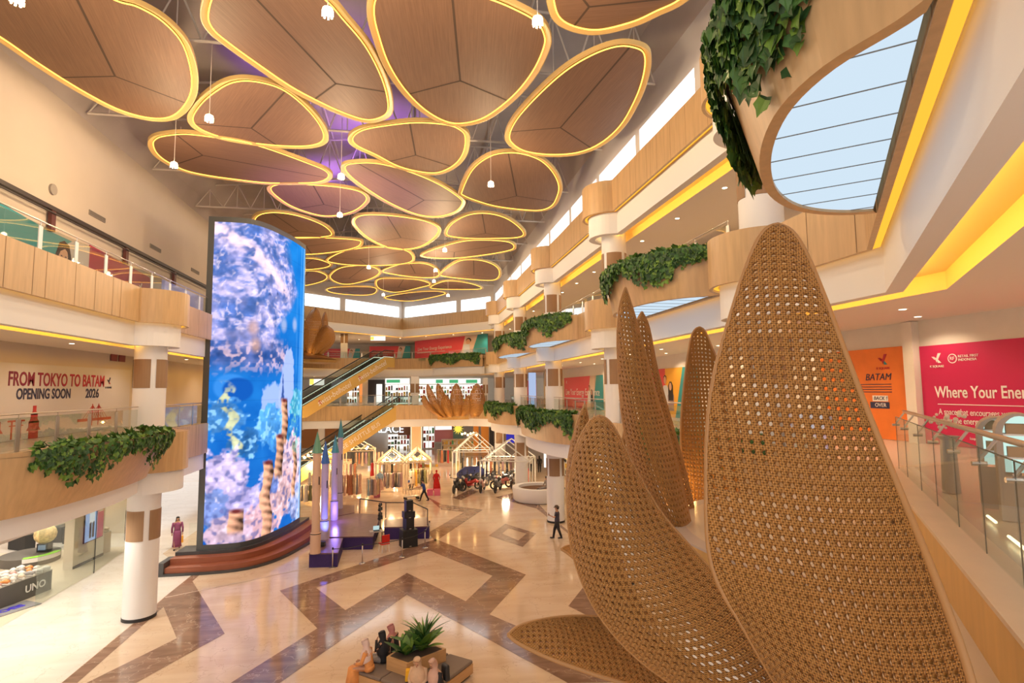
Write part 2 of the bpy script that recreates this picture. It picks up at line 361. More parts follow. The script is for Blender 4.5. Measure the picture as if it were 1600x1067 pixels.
# walls
wr = MB()
wr.quad((XR, -4, 7.05), (XR, 60, 7.05), (XR, 60, 10.6), (XR, -4, 10.6)); wr.quad((XR, 2, 12.35), (XR, 62, 12.35), (XR, 62, 15.8), (XR, 2, 15.8))
wr.quad((16, -4, 0), (16, 60, 0), (16, 60, 4.7), (16, -4, 4.7)); struct('wall_right', wr, CREAM, name='wall_right')
wl = MB(); wl.quad((XL, 2, 7.05), (XL, 56, 7.05), (XL, 56, 10.6), (XL, 2, 10.6)); wl.quad((XL-.1, 0, 12.35), (XL-.1, 70, 12.35), (XL-.1, 70, 15.9), (XL-.1, 0, 15.9))
wl.quad((XL, -2, 15.9), (XL, 62.2, 15.9), (XL, 62.2, 20.6), (XL, -2, 20.6)); struct('wall_left', wl, mat('beige_wall', (.62, .52, .42), .75, var=.03, vscale=.5), name='wall_left')
# far wall behind the galleries
fw = MB(); fw.quad((-30, 93, 0), (32, 93, 0), (32, 93, 4.9), (-30, 93, 4.9)); fw.quad((-30, 91, 7.05), (30, 91, 7.05), (30, 91, 10.6), (-30, 91, 10.6))
fw.quad((-30, 87, 12.35), (1, 87, 12.35), (1, 87, 15.8), (-30, 87, 15.8)); fw.quad((1, 87, 12.35), (3, 83, 12.35), (3, 83, 15.8), (1, 87, 15.8)); fw.quad((3, 83, 12.35), (16, 64.5, 12.35), (16, 64.5, 15.8), (3, 83, 15.8))
struct('wall_back', fw, CREAM, name='wall_back')
# clerestory
XW = 9.6
cl = MB(); zlo, zhi, ztop = 18.3, 19.75, 22.9
ywin = [(13.1, 16.0)]; y = 9.0
wins = []
y = 6.6
while y < 62: wins.append((y, y+4.7)); y += 5.15
prev = 2.0
for a, b in wins: cl.quad((XW, prev, 16.5), (XW, a, 16.5), (XW, a, zhi), (XW, prev, zhi)); prev = b
cl.quad((XW, prev, 16.5), (XW, 65, 16.5), (XW, 65, zhi), (XW, prev, zhi)); cl.quad((XW, 2, zhi), (XW, 65, zhi), (XW, 65, ztop), (XW, 2, ztop))
cl.quad((XW, 2, 16.5), (XW, 65, 16.5), (XW, 65, zlo), (XW, 2, zlo))
struct('wall_clerestory', cl, mat('cool_white_wall', (.70, .65, .62), .7), name='wall_clerestory')
def window(p0, p1, z0, z1, depth, n=Vector((1, 0))):
    g = MB(); a, b = Vector(p0)+n*depth, Vector(p1)+n*depth
    g.quad((a.x, a.y, z0), (b.x, b.y, z0), (b.x, b.y, z1), (a.x, a.y, z1)); struct('window', g, WINL)
    r = MB(); c0, d0 = Vector(p0), Vector(p1)
    for (u, v, zz, z2) in ((c0, a, z0, z1), (d0, b, z0, z1)): r.quad((u.x, u.y, zz), (v.x, v.y, zz), (v.x, v.y, z2), (u.x, u.y, z2))
    r.quad((c0.x, c0.y, z1), (d0.x, d0.y, z1), (b.x, b.y, z1), (a.x, a.y, z1)); r.quad((c0.x, c0.y, z0), (d0.x, d0.y, z0), (b.x, b.y, z0), (a.x, a.y, z0)); struct('trim', r, WHITE)
for a, b in wins: window((XW, a), (XW, b), zlo, zhi, .35)
# far clerestory: two straight runs meeting in the back corner
K0, K1, K2 = Vector((9.6, 64.3)), Vector((-1.1, 74.9)), Vector((-15.5, 61.4))
fc = MB()
for A, B, cuts in ((K0, K1, (.03, .33, .38, .97)), (K1, K2, (.03, .46, .50, 1.0))):
    pt = lambda s: A+(B-A)*s
    def wq(s0, s1, z0, z1):
        a, b = pt(s0), pt(s1); fc.quad((a.x, a.y, z0), (b.x, b.y, z0), (b.x, b.y, z1), (a.x, a.y, z1))
    wq(0, 1, 16.5, 18.35); wq(0, 1, 19.75, 22.9); wq(0, cuts[0], 18.35, 19.75); wq(cuts[1], cuts[2], 18.35, 19.75); wq(cuts[3], 1, 18.35, 19.75)
    n = Vector(((B-A).y, -(B-A).x)).normalized()
    n = n if n.y > 0 else -n
    window(pt(cuts[0]), pt(cuts[1]), 18.35, 19.75, .3, n); window(pt(cuts[2]), pt(cuts[3]), 18.35, 19.75, .3, n)
struct('wall_back_clerestory', fc, mat('cool_white_wall'), name='wall_back_clerestory')
# roof lining, haunches
rf = MB(); prof = [(-14.0, 20.6), (-13.5, 21.4), (-12.2, 22.6), (-2, 23.6), (7.6, 23.5), (9.1, 22.9), (9.6, 21.4)]
for i in range(len(prof)-1):
    (x0, z0), (x1, z1) = prof[i], prof[i+1]; rf.quad((x0, -2, z0), (x1, -2, z1), (x1, 90, z1), (x0, 90, z0))
struct('ceiling', rf, ROOF, name='ceiling_roof', auto=True)
# steel roof trusses
def truss(y, k):
    m = MB(); xs = np.linspace(-13.75, 9.5, 15); zb = 20.75
    top = lambda x: 22.3 if x < -12 or x > 8.2 else 22.9
    m.tube([(-13.75, y, zb), (9.5, y, zb)], .06, 5); m.tube([(-12.6, y, 22.2), (-2, y, 23.3), (8.3, y, 23.2)], .06, 5)
    for i in range(len(xs)-1):
        a = xs[i]; b = (xs[i]+xs[i+1])/2; c2 = xs[i+1]
        tb = min(23.2, max(22.1, 22.2+(b+12.6)*.1)) if b > -12.6 else 21.9
        m.tube([(a, y, zb), (b, y, tb)], .035, 4); m.tube([(b, y, tb), (c2, y, zb)], .035, 4); m.tube([(b, y, tb), (b, y, zb)], .025, 4)
    o = m.build('roof_truss', STEELW)
    tag(o, 'white steel roof truss spanning the hall, '+['nearest to the camera, above the biggest ceiling panels', 'second from the camera', 'third from the camera', 'fourth from the camera', 'fifth from the camera', 'sixth from the camera', 'seventh from the camera', 'eighth from the camera', 'farthest, just before the back windows'][k], 'truss', 'white roof trusses')
for k in range(9): truss(13.6+6.15*k, k)
pl = MB()
for x in (-9, -4.5, 0, 4.5): pl.tube([(x, 4, 23.35), (x, 66, 23.35)], .06, 4)
tag(pl.build('roof_purlins', STEELW), 'long white steel purlins running the length of the roof above the trusses', 'purlins')
# columns
PANELZ = ((3.0, 4.15), (8.9, 10.05), (13.85, 15.05))
def column(x, y, z0, z1, label, r=.575, group='round white columns', seg=PANELZ):
    t = thing('round_column', label, 'column', (x, y, z0), 0, group)
    m = MB(); m.lathe((0, 0, 0), [(r, 0), (r, z1-z0)], 40); m.build('shaft', WHITE, t, smooth=True)
    if z0 == 0: b = MB(); b.lathe((0, 0, 0), [(r+.015, .005), (r+.015, .12), (r, .13)], 40); b.build('base_ring', BLACK, t, auto=True)
    for a, b in seg:
        if a < z0 or b > z1: continue
        for k in range(4):
            a0 = math.radians(-146+k*90+ (0 if x > 0 else 8)); m = MB(); m.lathe((0, 0, a-z0), [(r-.01, 0), (r+.02, .01), (r+.02, b-a-.01), (r-.01, b-a)], 12, a0=a0, a1=a0+math.radians(72)); m.build('fabric_panel', COLP, t, auto=True)
    return t
for i, y in enumerate(COLY):
    column(9.5, y, 0, Z4W+.3, 'round white column with brown panels on the right side of the hall, '+['nearest, behind the tall rattan petals', 'second along, rising beside the hanging ivy planter', 'third along, beside the white round planter', 'fourth along', 'farthest along'][i])
column(-10.35, 24.75, 0, Z3W+.3, 'round white column with brown panels at left, standing on the marble beside the shoe shop')
column(-10.35, 36.4, 0, Z3W+.3, 'round white column at left largely hidden behind the glowing screen')
# ------------------------------------------------------------------ leaf-shaped panels hanging under the trusses
PZ = 19.6
PANELS = [
 ([(0,57),(67,103),(135,145),(189,172),(236,184),(270,180.5),(294,155),(300,121),(287,71),(256,34),(216,10),(182,0),(120,-30),(30,-40),(-70,-20),(-80,10)], 'huge brown leaf-shaped ceiling panel in the top left corner of the view'),
 ([(325,20),(332,44),(358,67),(405,101),(455,135),(500,159),(535,175),(566,185.5),(587,185.5),(605,175),(605,150),(594,115),(570,70),(535,28),(510,0),(450,-45),(385,-50),(340,-20)], 'long large ceiling panel slanting down just right of the top left one'),
 ([(584,21),(593,60),(608,101),(633,140),(664,171),(696,189),(724,192),(759,182),(801,150),(832,112),(850,73),(850,52),(836,31),(797,10),(759,-5),(690,-30),(620,-28),(590,-8)], 'biggest rounded ceiling panel hanging at the top centre of the hall'),
 ([(868,14),(881,33),(909,44),(941,45.5),(990,33),(1025,17),(1060,0),(1080,-25),(1010,-45),(910,-40),(868,-18)], 'ceiling panel cut by the top edge of the view beside the right clerestory'),
 ([(796,210),(801,224),(822,236),(860,241),(902,238),(937,224),(969,196),(993,154),(1006,115),(1007,84),(990,73),(962,72),(923,86),(881,112),(839,150),(808,185)], 'large egg-shaped ceiling panel leaning right toward the clerestory windows'),
 ([(301,184),(310,199),(337,211),(371,219),(422,226),(472,228),(499,223),(506,211),(496,189),(472,162),(439,138),(398,126.5),(364,128),(337,142),(314,162)], 'rounded triangular ceiling panel with a pendant lamp in front of its left end'),
 ([(239,225),(245,239),(261,252),(290,266),(326,274),(369,280),(414,285),(459,285.5),(497,284),(513,276),(508,266),(481,254.5),(425,234),(380,221),(335,214),(290,209),(256,212),(243,217)], 'long narrow ceiling panel at left just above the top of the glowing screen'),
 ([(551,215),(558,227),(587,241),(622,259),(657,268),(685,269),(710,257),(724,238),(727,213),(717,201),(696,194),(650,191),(601,196),(566,203)], 'rounded purple-tinted ceiling panel right below the biggest panel'),
 ([(539,261),(549,276),(577,297),(612,318),(650,334),(682,338),(710,331),(722,318),(717,308),(685,287),(640,268),(591,255),(552,255)], 'slanting oval ceiling panel in the middle between two pendant lamps and the egg-shaped panel'),
 ([(722,298),(724.5,305),(747,314),(776,322),(814,327),(844,328),(862,321),(871,305),(873,289),(864,269),(846,251),(821,241),(794,238),(765,244),(738,265)], 'dome-shaped ceiling panel with a pendant lamp in front, below the egg-shaped one'),
 ([(423,295),(432,306),(454,321),(483,332),(508,337),(533,335),(555,328),(570,316),(572,307),(560,298),(530,292),(497,289),(455,287),(430,289)], 'purple-lit ceiling panel directly below the long narrow one, pendant at its lower tip'),
 ([(554,344),(559,356),(577,372),(604,385),(630,389),(656,385),(677,372),(685,359),(677,350),(651,342),(604,336),(567,336)], 'bowl-shaped ceiling panel in the centre of the fourth row back'),
 ([(698,364),(706,369),(735,372),(774,372),(808,370.5),(818,365),(808,352),(787,339),(759,333),(730,336),(706,349.5)], 'half-moon ceiling panel right below the dome-shaped one'),
 ([(660,398),(672,402),(709,403),(756,398),(793,391.5),(803,386),(795,378),(761,375),(722,377),(682,388)], 'thin sliver-like ceiling panel below the half-moon one'),
 ([(398,344),(409,334),(436,332),(470,338),(504,351),(518,364),(510,369),(470,371.5),(430,368),(405,358)], 'ceiling panel peeking out from behind the top edge of the glowing screen'),
 ([(564,378),(556,386),(525,393),(478,397),(440,392),(430,380),(450,372),(478,370.5),(525,372),(556,374.5)], 'oval ceiling panel partly behind the screen, second one down along its right edge'),
 ([(512,406),(525,411),(556,414),(604,414),(638,410),(645,402),(635,391.5),(604,386),(567,387),(533,394)], 'wide flat oval ceiling panel below the bowl-shaped one'),
 ([(516,412.5),(507,418),(478,421),(450,420),(440,410),(455,403),(478,403),(499,405.5)], 'small ceiling panel partly behind the screen, third one down along its right edge'),
 ([(510.5,431),(504,439),(475,446),(450,444),(440,433),(452,424),(475,423),(496,424)], 'pale ceiling panel partly behind the screen, lowest along its right edge'),
 ([(516.5,430),(520,437.5),(533,443),(551,443),(577,436),(592,427),(588,419),(567,415),(533,418)], 'small bowl-shaped ceiling panel under the wide flat oval one'),
 ([(598.5,423),(609,427),(643,432),(672,433.5),(685,430),(682,420),(667,412.5),(646,411),(617,415)], 'small ceiling panel with a pendant lamp at its right tip, under the thin sliver-like panel'),
 ([(689,427),(698,432),(735,436),(769,437.5),(779.5,431),(778,419),(764,410),(740,405.5),(714,409)], 'broad pale ceiling panel nearest the far right clerestory windows'),
 ([(588,441),(593,450.6),(612,456),(630,455),(656,449),(672,444),(656,437.5),(625,435),(596,435)], 'pale bowl-shaped ceiling panel near the back corner, above the farthest panel'),
 ([(673,448),(682,451),(717,452),(751,451),(743,445),(717,439.6),(693,439.6)], 'small white-lit ceiling panel under the broad pale one'),
 ([(510.5,453),(525,458),(562,461),(583,459),(588.5,452),(580,448.5),(551,447.5),(520,449)], 'pale oval ceiling panel at the far left, above the left back window'),
 ([(601,465),(619.5,469),(643,470),(672,465),(695.6,458.5),(682,455),(651,456),(619.5,460)], 'farthest and lowest slim ceiling panel right in front of the back corner'),
]
for px, lab in PANELS:
    P = [Z(x, y, PZ) for x, y in px]; P = [Vector((p.x, p.y, 0)) for p in P]
    c = sum(P, Vector())/len(P)
    # long axis
    A = np.array([[p.x-c.x, p.y-c.y] for p in P]); ev, V = np.linalg.eigh(A.T@A); ax = V[:, 1]; rz = math.atan2(ax[1], ax[0])
    ln_ = 2*math.sqrt(ev[1]/len(P)*2)
    t = thing('ceiling_panel', lab, 'ceiling panel', (c.x, c.y, PZ), rz, 'leaf-shaped ceiling panels')
    L = [Vector(((p-c).x*math.cos(rz)+(p-c).y*math.sin(rz), -(p-c).x*math.sin(rz)+(p-c).y*math.cos(rz), 0)) for p in P]
    L = catmull(L, 5)
    if sum((L[i].x*L[(i+1) % len(L)].y-L[(i+1) % len(L)].x*L[i].y) for i in range(len(L))) < 0: L.reverse()
    n = len(L)
    def offs(d): 
        o = []
        for i in range(n):
            tt = (L[(i+1) % n]-L[i-1]).normalized(); o.append(L[i]+Vector((tt.y, -tt.x, 0))*d)
        return o
    m = MB(); m.poly([(p.x, p.y, 0) for p in reversed(L)]); m.poly([(p.x, p.y, .08) for p in L]); m.build('wood_board', PANEL, t)
    # seams: three boards meeting in a Y
    hub = Vector((ln_*.18, 0, 0)); sm = MB()
    for k in (0, 1, 2):
        ang = math.radians((180, 62, -58)[k]); far = max(L, key=lambda q: (q-hub).normalized().dot(Vector((math.cos(ang), math.sin(ang), 0)))); dd = (far-hub); s_ = Vector((-dd.y, dd.x, 0)).normalized()*.035
        sm.quad(hub-s_+Vector((0, 0, -.004)), far-s_+Vector((0, 0, -.004)), far+s_+Vector((0, 0, -.004)), hub+s_+Vector((0, 0, -.004)))
    sm.build('board_joint', JOINT, t)
    a, b, cc, d, e = offs(.02), offs(.17), offs(.20), offs(.20), offs(-.02)
    m = MB()
    rings = [[(p.x, p.y, .02) for p in a], [(p.x, p.y, -.05) for p in b], [(p.x, p.y, -.05) for p in cc], [(p.x, p.y, .10) for p in d], [(p.x, p.y, .10) for p in e]]
    for r0, r1 in zip(rings, rings[1:]):
        for i in range(n): m.quad(r0[i], r0[(i+1) % n], r1[(i+1) % n], r1[i])
    m.build('rim', RIM, t, auto=True)
    q = offs(-.01); m = MB(); m.tube([(p.x, p.y, -.015) for p in q], .021, 6, closed=True); m.build('light_strip', LEDP, t)
    m = MB()
    for s in (-.6, .6): m.tube([(s*ln_*.5, 0, .08), (s*ln_*.5, 0, 1.15)], .015, 4)
    m.build('hanger_rod', STEELW, t)
# ------------------------------------------------------------------ crown-shaped pendant lamps
BULB = emis('pendant_glow', (1.0, .80, .52), 60)
PEND = [((512, 18), 'nearest pendant lamp, hanging in front of the long slanting panel at the top'), ((840, 32), 'bright pendant lamp hanging beside the right edge of the biggest ceiling panel'), ((327, 184), 'pendant lamp hanging in front of the rounded triangular panel'),
 ((272, 257), 'leftmost pendant lamp, over the left end of the long narrow panel'), ((533, 275), 'pendant lamp between the long narrow panel and the slanting oval panel'), ((767, 287), 'pendant lamp in front of the dome-shaped panel on the right'),
 ((531, 335), 'pendant lamp at the lower edge of the purple-lit panel'), ((695, 390), 'pendant lamp in front of the thin sliver-like panel'), ((576, 417), 'pendant lamp at the lower edge of the wide flat oval panel'), ((680.6, 421.7), 'pendant lamp at the right tip of a small panel in the back rows'),
 ((678, 439), 'pendant lamp just above the small white-lit panel'), ((599, 460), 'pendant lamp left of the farthest slim panel'), ((700, 461), 'pendant lamp right of the farthest slim panel'), ((27, -2), 'pendant lamp cut by the top left corner of the view')]
SHADE = mat('pendant_glass', (.95, .8, .6), .3, emit=(1, .75, .45), es=6)
cr = thing('pendant_lamp', 'x', 'pendant lamp', (0, 0, -50))
m = MB(); m.ball((0, 0, 0), .075, 10); m.build('bulb', BULB, cr, smooth=True)
m = MB(); m.lathe((0, 0, 0), [(.04, .12), (.12, .07), (.14, 0), (.12, -.05)], 12)
for k in range(8): a = k*math.pi/4; m.box((.12*math.cos(a), .12*math.sin(a), -.08), (.035, .035, .08), a)
m.build('crown_shade', SHADE, cr, auto=True)
m = MB(); m.tube([(0, 0, .12), (0, 0, 2.6)], .012, 5); m.build('wire', STEELW, cr)
for i, ((x, y), lab) in enumerate(PEND):
    p = Z(x, y, 17.9); o = cr if i == 0 else copy_tree(cr); o.location = p; o['label'] = lab; o['group'] = 'crown pendant lamps'
for i, ((x, y), lab) in enumerate(PEND):
    p = Z(x, y, 17.9); lamp('POINT', (p.x, p.y, p.z-.3), 520, (1.0, .74, .45), .2)
# ------------------------------------------------------------------ recessed downlights
DL = thing('downlight', 'x', 'downlight', (0, 0, -60))
m = MB(); m.lathe((0, 0, 0), [(.001, -.004), (.085, -.004)], 20); m.build('lens', DLITE, DL)
m = MB(); m.lathe((0, 0, 0), [(.085, -.006), (.115, -.008), (.12, 0)], 20); m.build('trim_ring', WHITE, DL, auto=True)
first = [True]
def downlight(x, y, z, lab, power=70, light=True, group='round recessed downlights', col=WARM):
    o = DL if first[0] else copy_tree(DL); first[0] = False
    o.location = (x, y, z-.002); o['label'] = lab; o['group'] = group
    if light: lamp('SPOT', (x, y, z-.03), power, col, .09, 140)
ORD = ['nearest', 'second', 'third', 'fourth', 'fifth', 'sixth', 'seventh', 'eighth', 'ninth', 'tenth', 'eleventh', 'twelfth', 'thirteenth']
for i, y in enumerate((14, 17.6, 21.2, 24.8, 28.4, 32, 35.6, 39.2, 44, 49, 54)):
    downlight(11.0, y, Z4W+.02, 'downlight in the top gallery ceiling on the right, %s in the row from the camera' % ORD[i], 110)
for i, y in enumerate((5.2, 8.4, 11.6, 14.8, 18.0, 21.2, 25, 29, 33.4, 38, 43, 48)):
    downlight(11.9, y, Z3W+.02, 'downlight in the first gallery ceiling on the right, inner row, %s from the camera' % ORD[i], 170)
for i, y in enumerate((7.8, 12.8, 17.8, 22.8, 28, 34, 40)):
    downlight(13.6, y, Z3W+.02, 'downlight in the first gallery ceiling on the right, wall row, %s from the camera' % ORD[i], 130)
for i, y in enumerate((15.4, 19.2, 23.2, 29.5, 34, 40)):
    downlight(-12.4, y, Z3W+.02, 'downlight in the left gallery ceiling, %s from the camera' % ORD[i], 120)
for i, (x, y, g) in enumerate([(-1.4, 76.6, 1), (2.0, 74.0, 1), (5.4, 71.2, 1), (8.8, 68.6, 1), (-5, 76, 1), (-9, 75, 1), (-13, 73, 1), (11.5, 64, 1), (-7, 79, 0), (-11, 79, 0)]):
    downlight(x, y, Z4W+.02, 'downlight in the top gallery ceiling at the back, %s along the row' % ORD[i], 260)
for i, (x, y) in enumerate([(-12, 63.5), (-8, 63.5), (-4, 63.5), (0, 63.5), (4, 63.5), (8, 62.5), (-10, 69), (-5, 69), (0, 69), (5, 69)]):
    downlight(x, y, Z2W, 'downlight over the far ground-floor shops, %s counted from the left of its rows' % ORD[i], 380)
for i, (x, y) in enumerate([(-12, 73.8), (-8, 73.8), (-4, 73.8), (0, 73.8), (4, 72.5), (8, 70)]):
    downlight(x, y, Z3W+.02, 'downlight above the far first gallery, %s from the left' % ORD[i], 300)
for i, (x, y) in enumerate([(-12.2, 18), (-12.2, 23), (-12.2, 28.5), (-12.2, 34), (-12.2, 40), (-17, 25), (-18, 29), (-18, 34), (-17, 21), (-21, 31), (-21, 26), (-20, 36)]):  # the ones deeper inside the shop are added to brighten it
    downlight(x, y, Z2W, 'downlight in the low ceiling by the shoe shop at left, inner ones added to brighten it, %s by distance' % ORD[i], 620, col=(1, .92, .78))
for i, (x, y) in enumerate([(11.5, 22), (11.5, 28), (11.5, 34), (11.5, 40), (11.5, 46), (11.5, 52)]):
    downlight(x, y, Z2W, 'downlight in the ground-floor ceiling on the right, %s from the camera' % ORD[i], 200)
# added purple spot at the stage, there to tint the middle ceiling panels
lamp('SPOT', (-2.5, 33.5, 1.9), 9000, (.42, .18, 1.0), .15, 38, (math.radians(184), math.radians(-4), 0))
# purple uplights on the roof beams
for x, y in ((-4.5, 24), (-2, 31), (-6, 38)):
    lamp('SPOT', (x, y, 20.4), 600, (.42, .16, 1.0), .3, 120, (math.pi, 0, 0))
# ------------------------------------------------------------------ curved LED screen on its stepped base
def screen_colors(nu, nv):
    """picture shown by the display: an underwater scene with coral, seen as colours per display cell (u to the right, v up)"""
    rs = np.random.RandomState(5)
    def noise(su, sv, amp_oct=4):
        out = np.zeros((nv+1, nu+1)); a = 1.0; tot = 0
        for o in range(amp_oct):
            gu, gv = int(su*2**o)+2, int(sv*2**o)+2; g = rs.rand(gv+1, gu+1)
            yy = np.linspace(0, gv-1e-6, nv+1); xx = np.linspace(0, gu-1e-6, nu+1); yi = yy.astype(int); xi = xx.astype(int); fy = (yy-yi)[:, None]; fx = (xx-xi)[None, :]
            fy = fy*fy*(3-2*fy); fx = fx*fx*(3-2*fx)
            v = (g[yi][:, xi]*(1-fy)*(1-fx)+g[yi][:, xi+1]*(1-fy)*fx+g[yi+1][:, xi]*fy*(1-fx)+g[yi+1][:, xi+1]*fy*fx)
            out += a*v; tot += a; a *= .6
        return out/tot
    V, U = np.meshgrid(np.linspace(0, 1, nv+1), np.linspace(0, 1, nu+1), indexing='ij')
    n1, n2, n4 = noise(4, 9), noise(14, 34, 3), noise(3, 6)
    n5 = noise(26, 60, 2); big = noise(3, 10, 2)
    def warp(su, sv, k, oc=3, amt=1):
        g = noise(su, sv, oc); iu = np.clip((U+amt*.06*(n1-.5)*2)*nu, 0, nu).astype(int); iv = np.clip((V+amt*.03*(n4-.5)*2)*nv, 0, nv).astype(int); return g[iv, iu]
    ridge = 1-abs(2*warp(5, 34, 1)-1); ridge2 = 1-abs(2*warp(11, 24, 1)-1)
    col = np.empty((nv+1, nu+1, 3)); col[:] = np.stack([.015+.03*n1, .13+.16*n1+.09*V, .50+.24*n1+.14*V], -1)
    def blend(mask, c):
        m = np.clip(mask, 0, 1)[..., None]; col[:] = col*(1-m)+(c if hasattr(c, 'shape') and c.ndim == 3 else np.array(c))*m
    def shade(c, amt=.75): return np.clip(np.stack([np.full_like(n2, k) for k in c], -1)*((1-amt*.75)+amt*.75*2*(.65*n2+.35*n5))[..., None]*1.05, 0, 1.1)
    sm = lambda x: np.clip(x, 0, 1)
    # layered reef shelves hanging over the upper left two thirds
    edge = .80-.30*(1-V)-.10*np.sin(V*21)+.16*(n1-.5)
    zone = sm((edge-U)*9)*sm((V-.52)*12)
    blend(zone*.9, shade((.16, .24, .56), .9)); blend(zone*sm((warp(6, 16, 1)-.42)*4)*.75, shade((.46, .44, .74), .7))
    blend(zone*sm((ridge-.66)*4)*sm((n2-.42)*5)*.8, shade((.72, .62, .84), .6)); blend(zone*sm((ridge2-.86)*7)*sm((n5-.45)*5)*.7, shade((.90, .76, .86), .5))
    blend(zone*sm((.34-ridge)*6), (.02, .07, .26))
    d = abs(V-(.985-.28*U))/.020; blend(sm(1.6-d)*sm((.75-U)*6)*sm((n2-.38)*8), shade((.92, .72, .80), .5))
    # shadowed cavern below the shelves with warm glints
    cav = sm(1-abs(V-.575)/.07)*sm((.78-U)*7); blend(cav*.85, shade((.05, .12, .36))); blend(cav*sm((n5-.58)*12)*.8, shade((.75, .55, .62)))
    for cx, cy in ((.28, .665), (.30, .61), (.62, .69), (.80, .70)): blend(sm(1.6-np.hypot((U-cx)/.035, (V-cy)/.020))*.45, (.85, .80, .86) if cx > .5 else (.95, .55, .30))
    # open water with pale light cone and dark column
    def poly(pts, c, k=1.0, soft=90):
        ins = np.ones_like(U)*9
        P = pts+[pts[0]]
        for (x0, y0), (x1, y1) in zip(P, P[1:]): L = math.hypot(x1-x0, y1-y0); ins = np.minimum(ins, ((U-x0)*(y1-y0)-(V-y0)*(x1-x0))/L+.012*(n5-.5)*2)
        blend(sm(ins*soft)*k, c)
    poly([(.36, .40), (.37, .47), (.52, .505), (.60, .46), (.62, .39)], (.48, .60, .98), .9); poly([(.56, .40), (.58, .50), (.66, .60), (.74, .62), (.80, .58), (.82, .42), (.74, .36)], (.50, .60, 1.0), .92)
    poly([(.60, .42), (.615, .53), (.635, .53), (.66, .42)], (.03, .10, .34), .9)
    c_ = np.hypot((U-.14)/.12, (V-.475)/.045); blend(sm((1-c_)*6), (.08, .34, .80)); blend(sm((1-np.hypot((U-.19)/.11, (V-.468)/.040))*6), (.02, .16, .55))
    # blue coral mounds in the middle distance
    for cx, cy, r, c in ((.48, .345, .17, (.14, .42, .80)), (.60, .30, .14, (.10, .34, .72)), (.88, .42, .13, (.10, .45, .62)), (.80, .30, .12, (.08, .32, .62)), (.10, .38, .14, (.10, .30, .62)), (.24, .30, .12, (.06, .22, .50))):
        m = 1-np.hypot((U-cx)/r, (V-cy)/(r*.42))+1.1*(n2-.5); blend(sm(m*7), shade(c, .95)); blend(sm(m*7)*sm((n5-.56)*9)*.7, shade((.42, .72, .95), .3))
    # yellow-green sea whip on the left
    w = abs(U-(.10+.34*(.50-V)+.03*np.sin(V*70)))/.035; blend(sm((1.1-w)*3)*sm((V-.22)*20)*sm((.50-V)*20)*sm((n5-.35)*7), shade((.60, .62, .42), .8))
    # pink coral boulders along the bottom
    for cx, cy, r, c in ((.10, .20, .20, (.78, .66, .98)), (.05, .10, .16, (.35, .45, .85)), (.82, .20, .26, (.98, .72, .82)), (.62, .12, .22, (.92, .62, .66)), (.30, .10, .18, (.62, .55, .90)), (.40, .02, .2, (.85, .55, .62)), (.92, .06, .16, (.55, .60, .92)), (.15, .02, .16, (.80, .60, .74)), (.50, .17, .12, (.30, .40, .80))):
        m = 1-np.hypot((U-cx)/r, (V-cy)/(r*.42))+.8*(n2-.5); blend(sm(m*8), shade(tuple(k*.82 for k in c), .9)); blend(sm(m*8)*sm((.42-n5)*7)*.6, (.14, .18, .46)); blend(sm(m*8)*sm((n5-.66)*7)*.6, (.98, .86, .94))
    # tube corals
    for cx, y0, y1, w_, lean in ((.45, -.02, .235, .062, .02), (.665, .27, .435, .045, .01), (.60, .165, .315, .055, -.01), (.86, .08, .28, .04, .02), (.20, .02, .10, .05, 0)):
        xx = (U-cx-lean*np.sin(V*40))/w_; body = sm((1-abs(xx)+.35*(n5-.5))*9)*sm((V-y0)*60)*sm((y1-V+.01*n5)*60)
        lit = np.clip(.75-.45*xx+.9*(n2-.5)+.25*np.sin(V*240+xx*2), .12, 1.2)[..., None]; blend(body, np.clip(np.array([.88, .50, .34])*lit, 0, 1)); blend(sm(1.5-np.hypot(xx/.75, (V-y1+.006)/.007))*1.0, (.25, .06, .06))
    # green algae and rays of light down the right side
    blend(sm((.10-abs(U-.86))*18)*sm((V-.18)*9)*sm((.50-V)*9)*sm((n5-.55)*8)*.8, shade((.22, .55, .50), .7))
    blend(sm((noise(36, 3, 2)-.56)*9)*sm((U-.80)*8)*.45, (.22, .55, .98)); blend(sm((U-.955)*40)*.5, (.45, .75, 1.0))
    col[:] = col*(1-.10*((np.arange(nv+1) % 26) == 0)[:, None, None])
    return np.clip(col, 0, 1.1)**1.25
sp = [Z(316, 848.7, 1.05), Z(345, 848.2, 1.05), Z(372, 846, 1.05), Z(402, 838, 1.05), Z(428, 826, 1.05), Z(450, 815, 1.05), Z(469, 802, 1.05)]
tp = [Z(337, 342.5, 17.75), Z(369, 345, 17.75), Z(400, 349, 17.75), Z(423, 356, 17.75), Z(445, 365, 17.75), Z(461, 373, 17.75), Z(476, 382, 17.75)]
cv = [((a+b)/2).xy.to_3d() for a, b in zip(sp, tp)]
cv = catmull(cv, 10, closed=False)
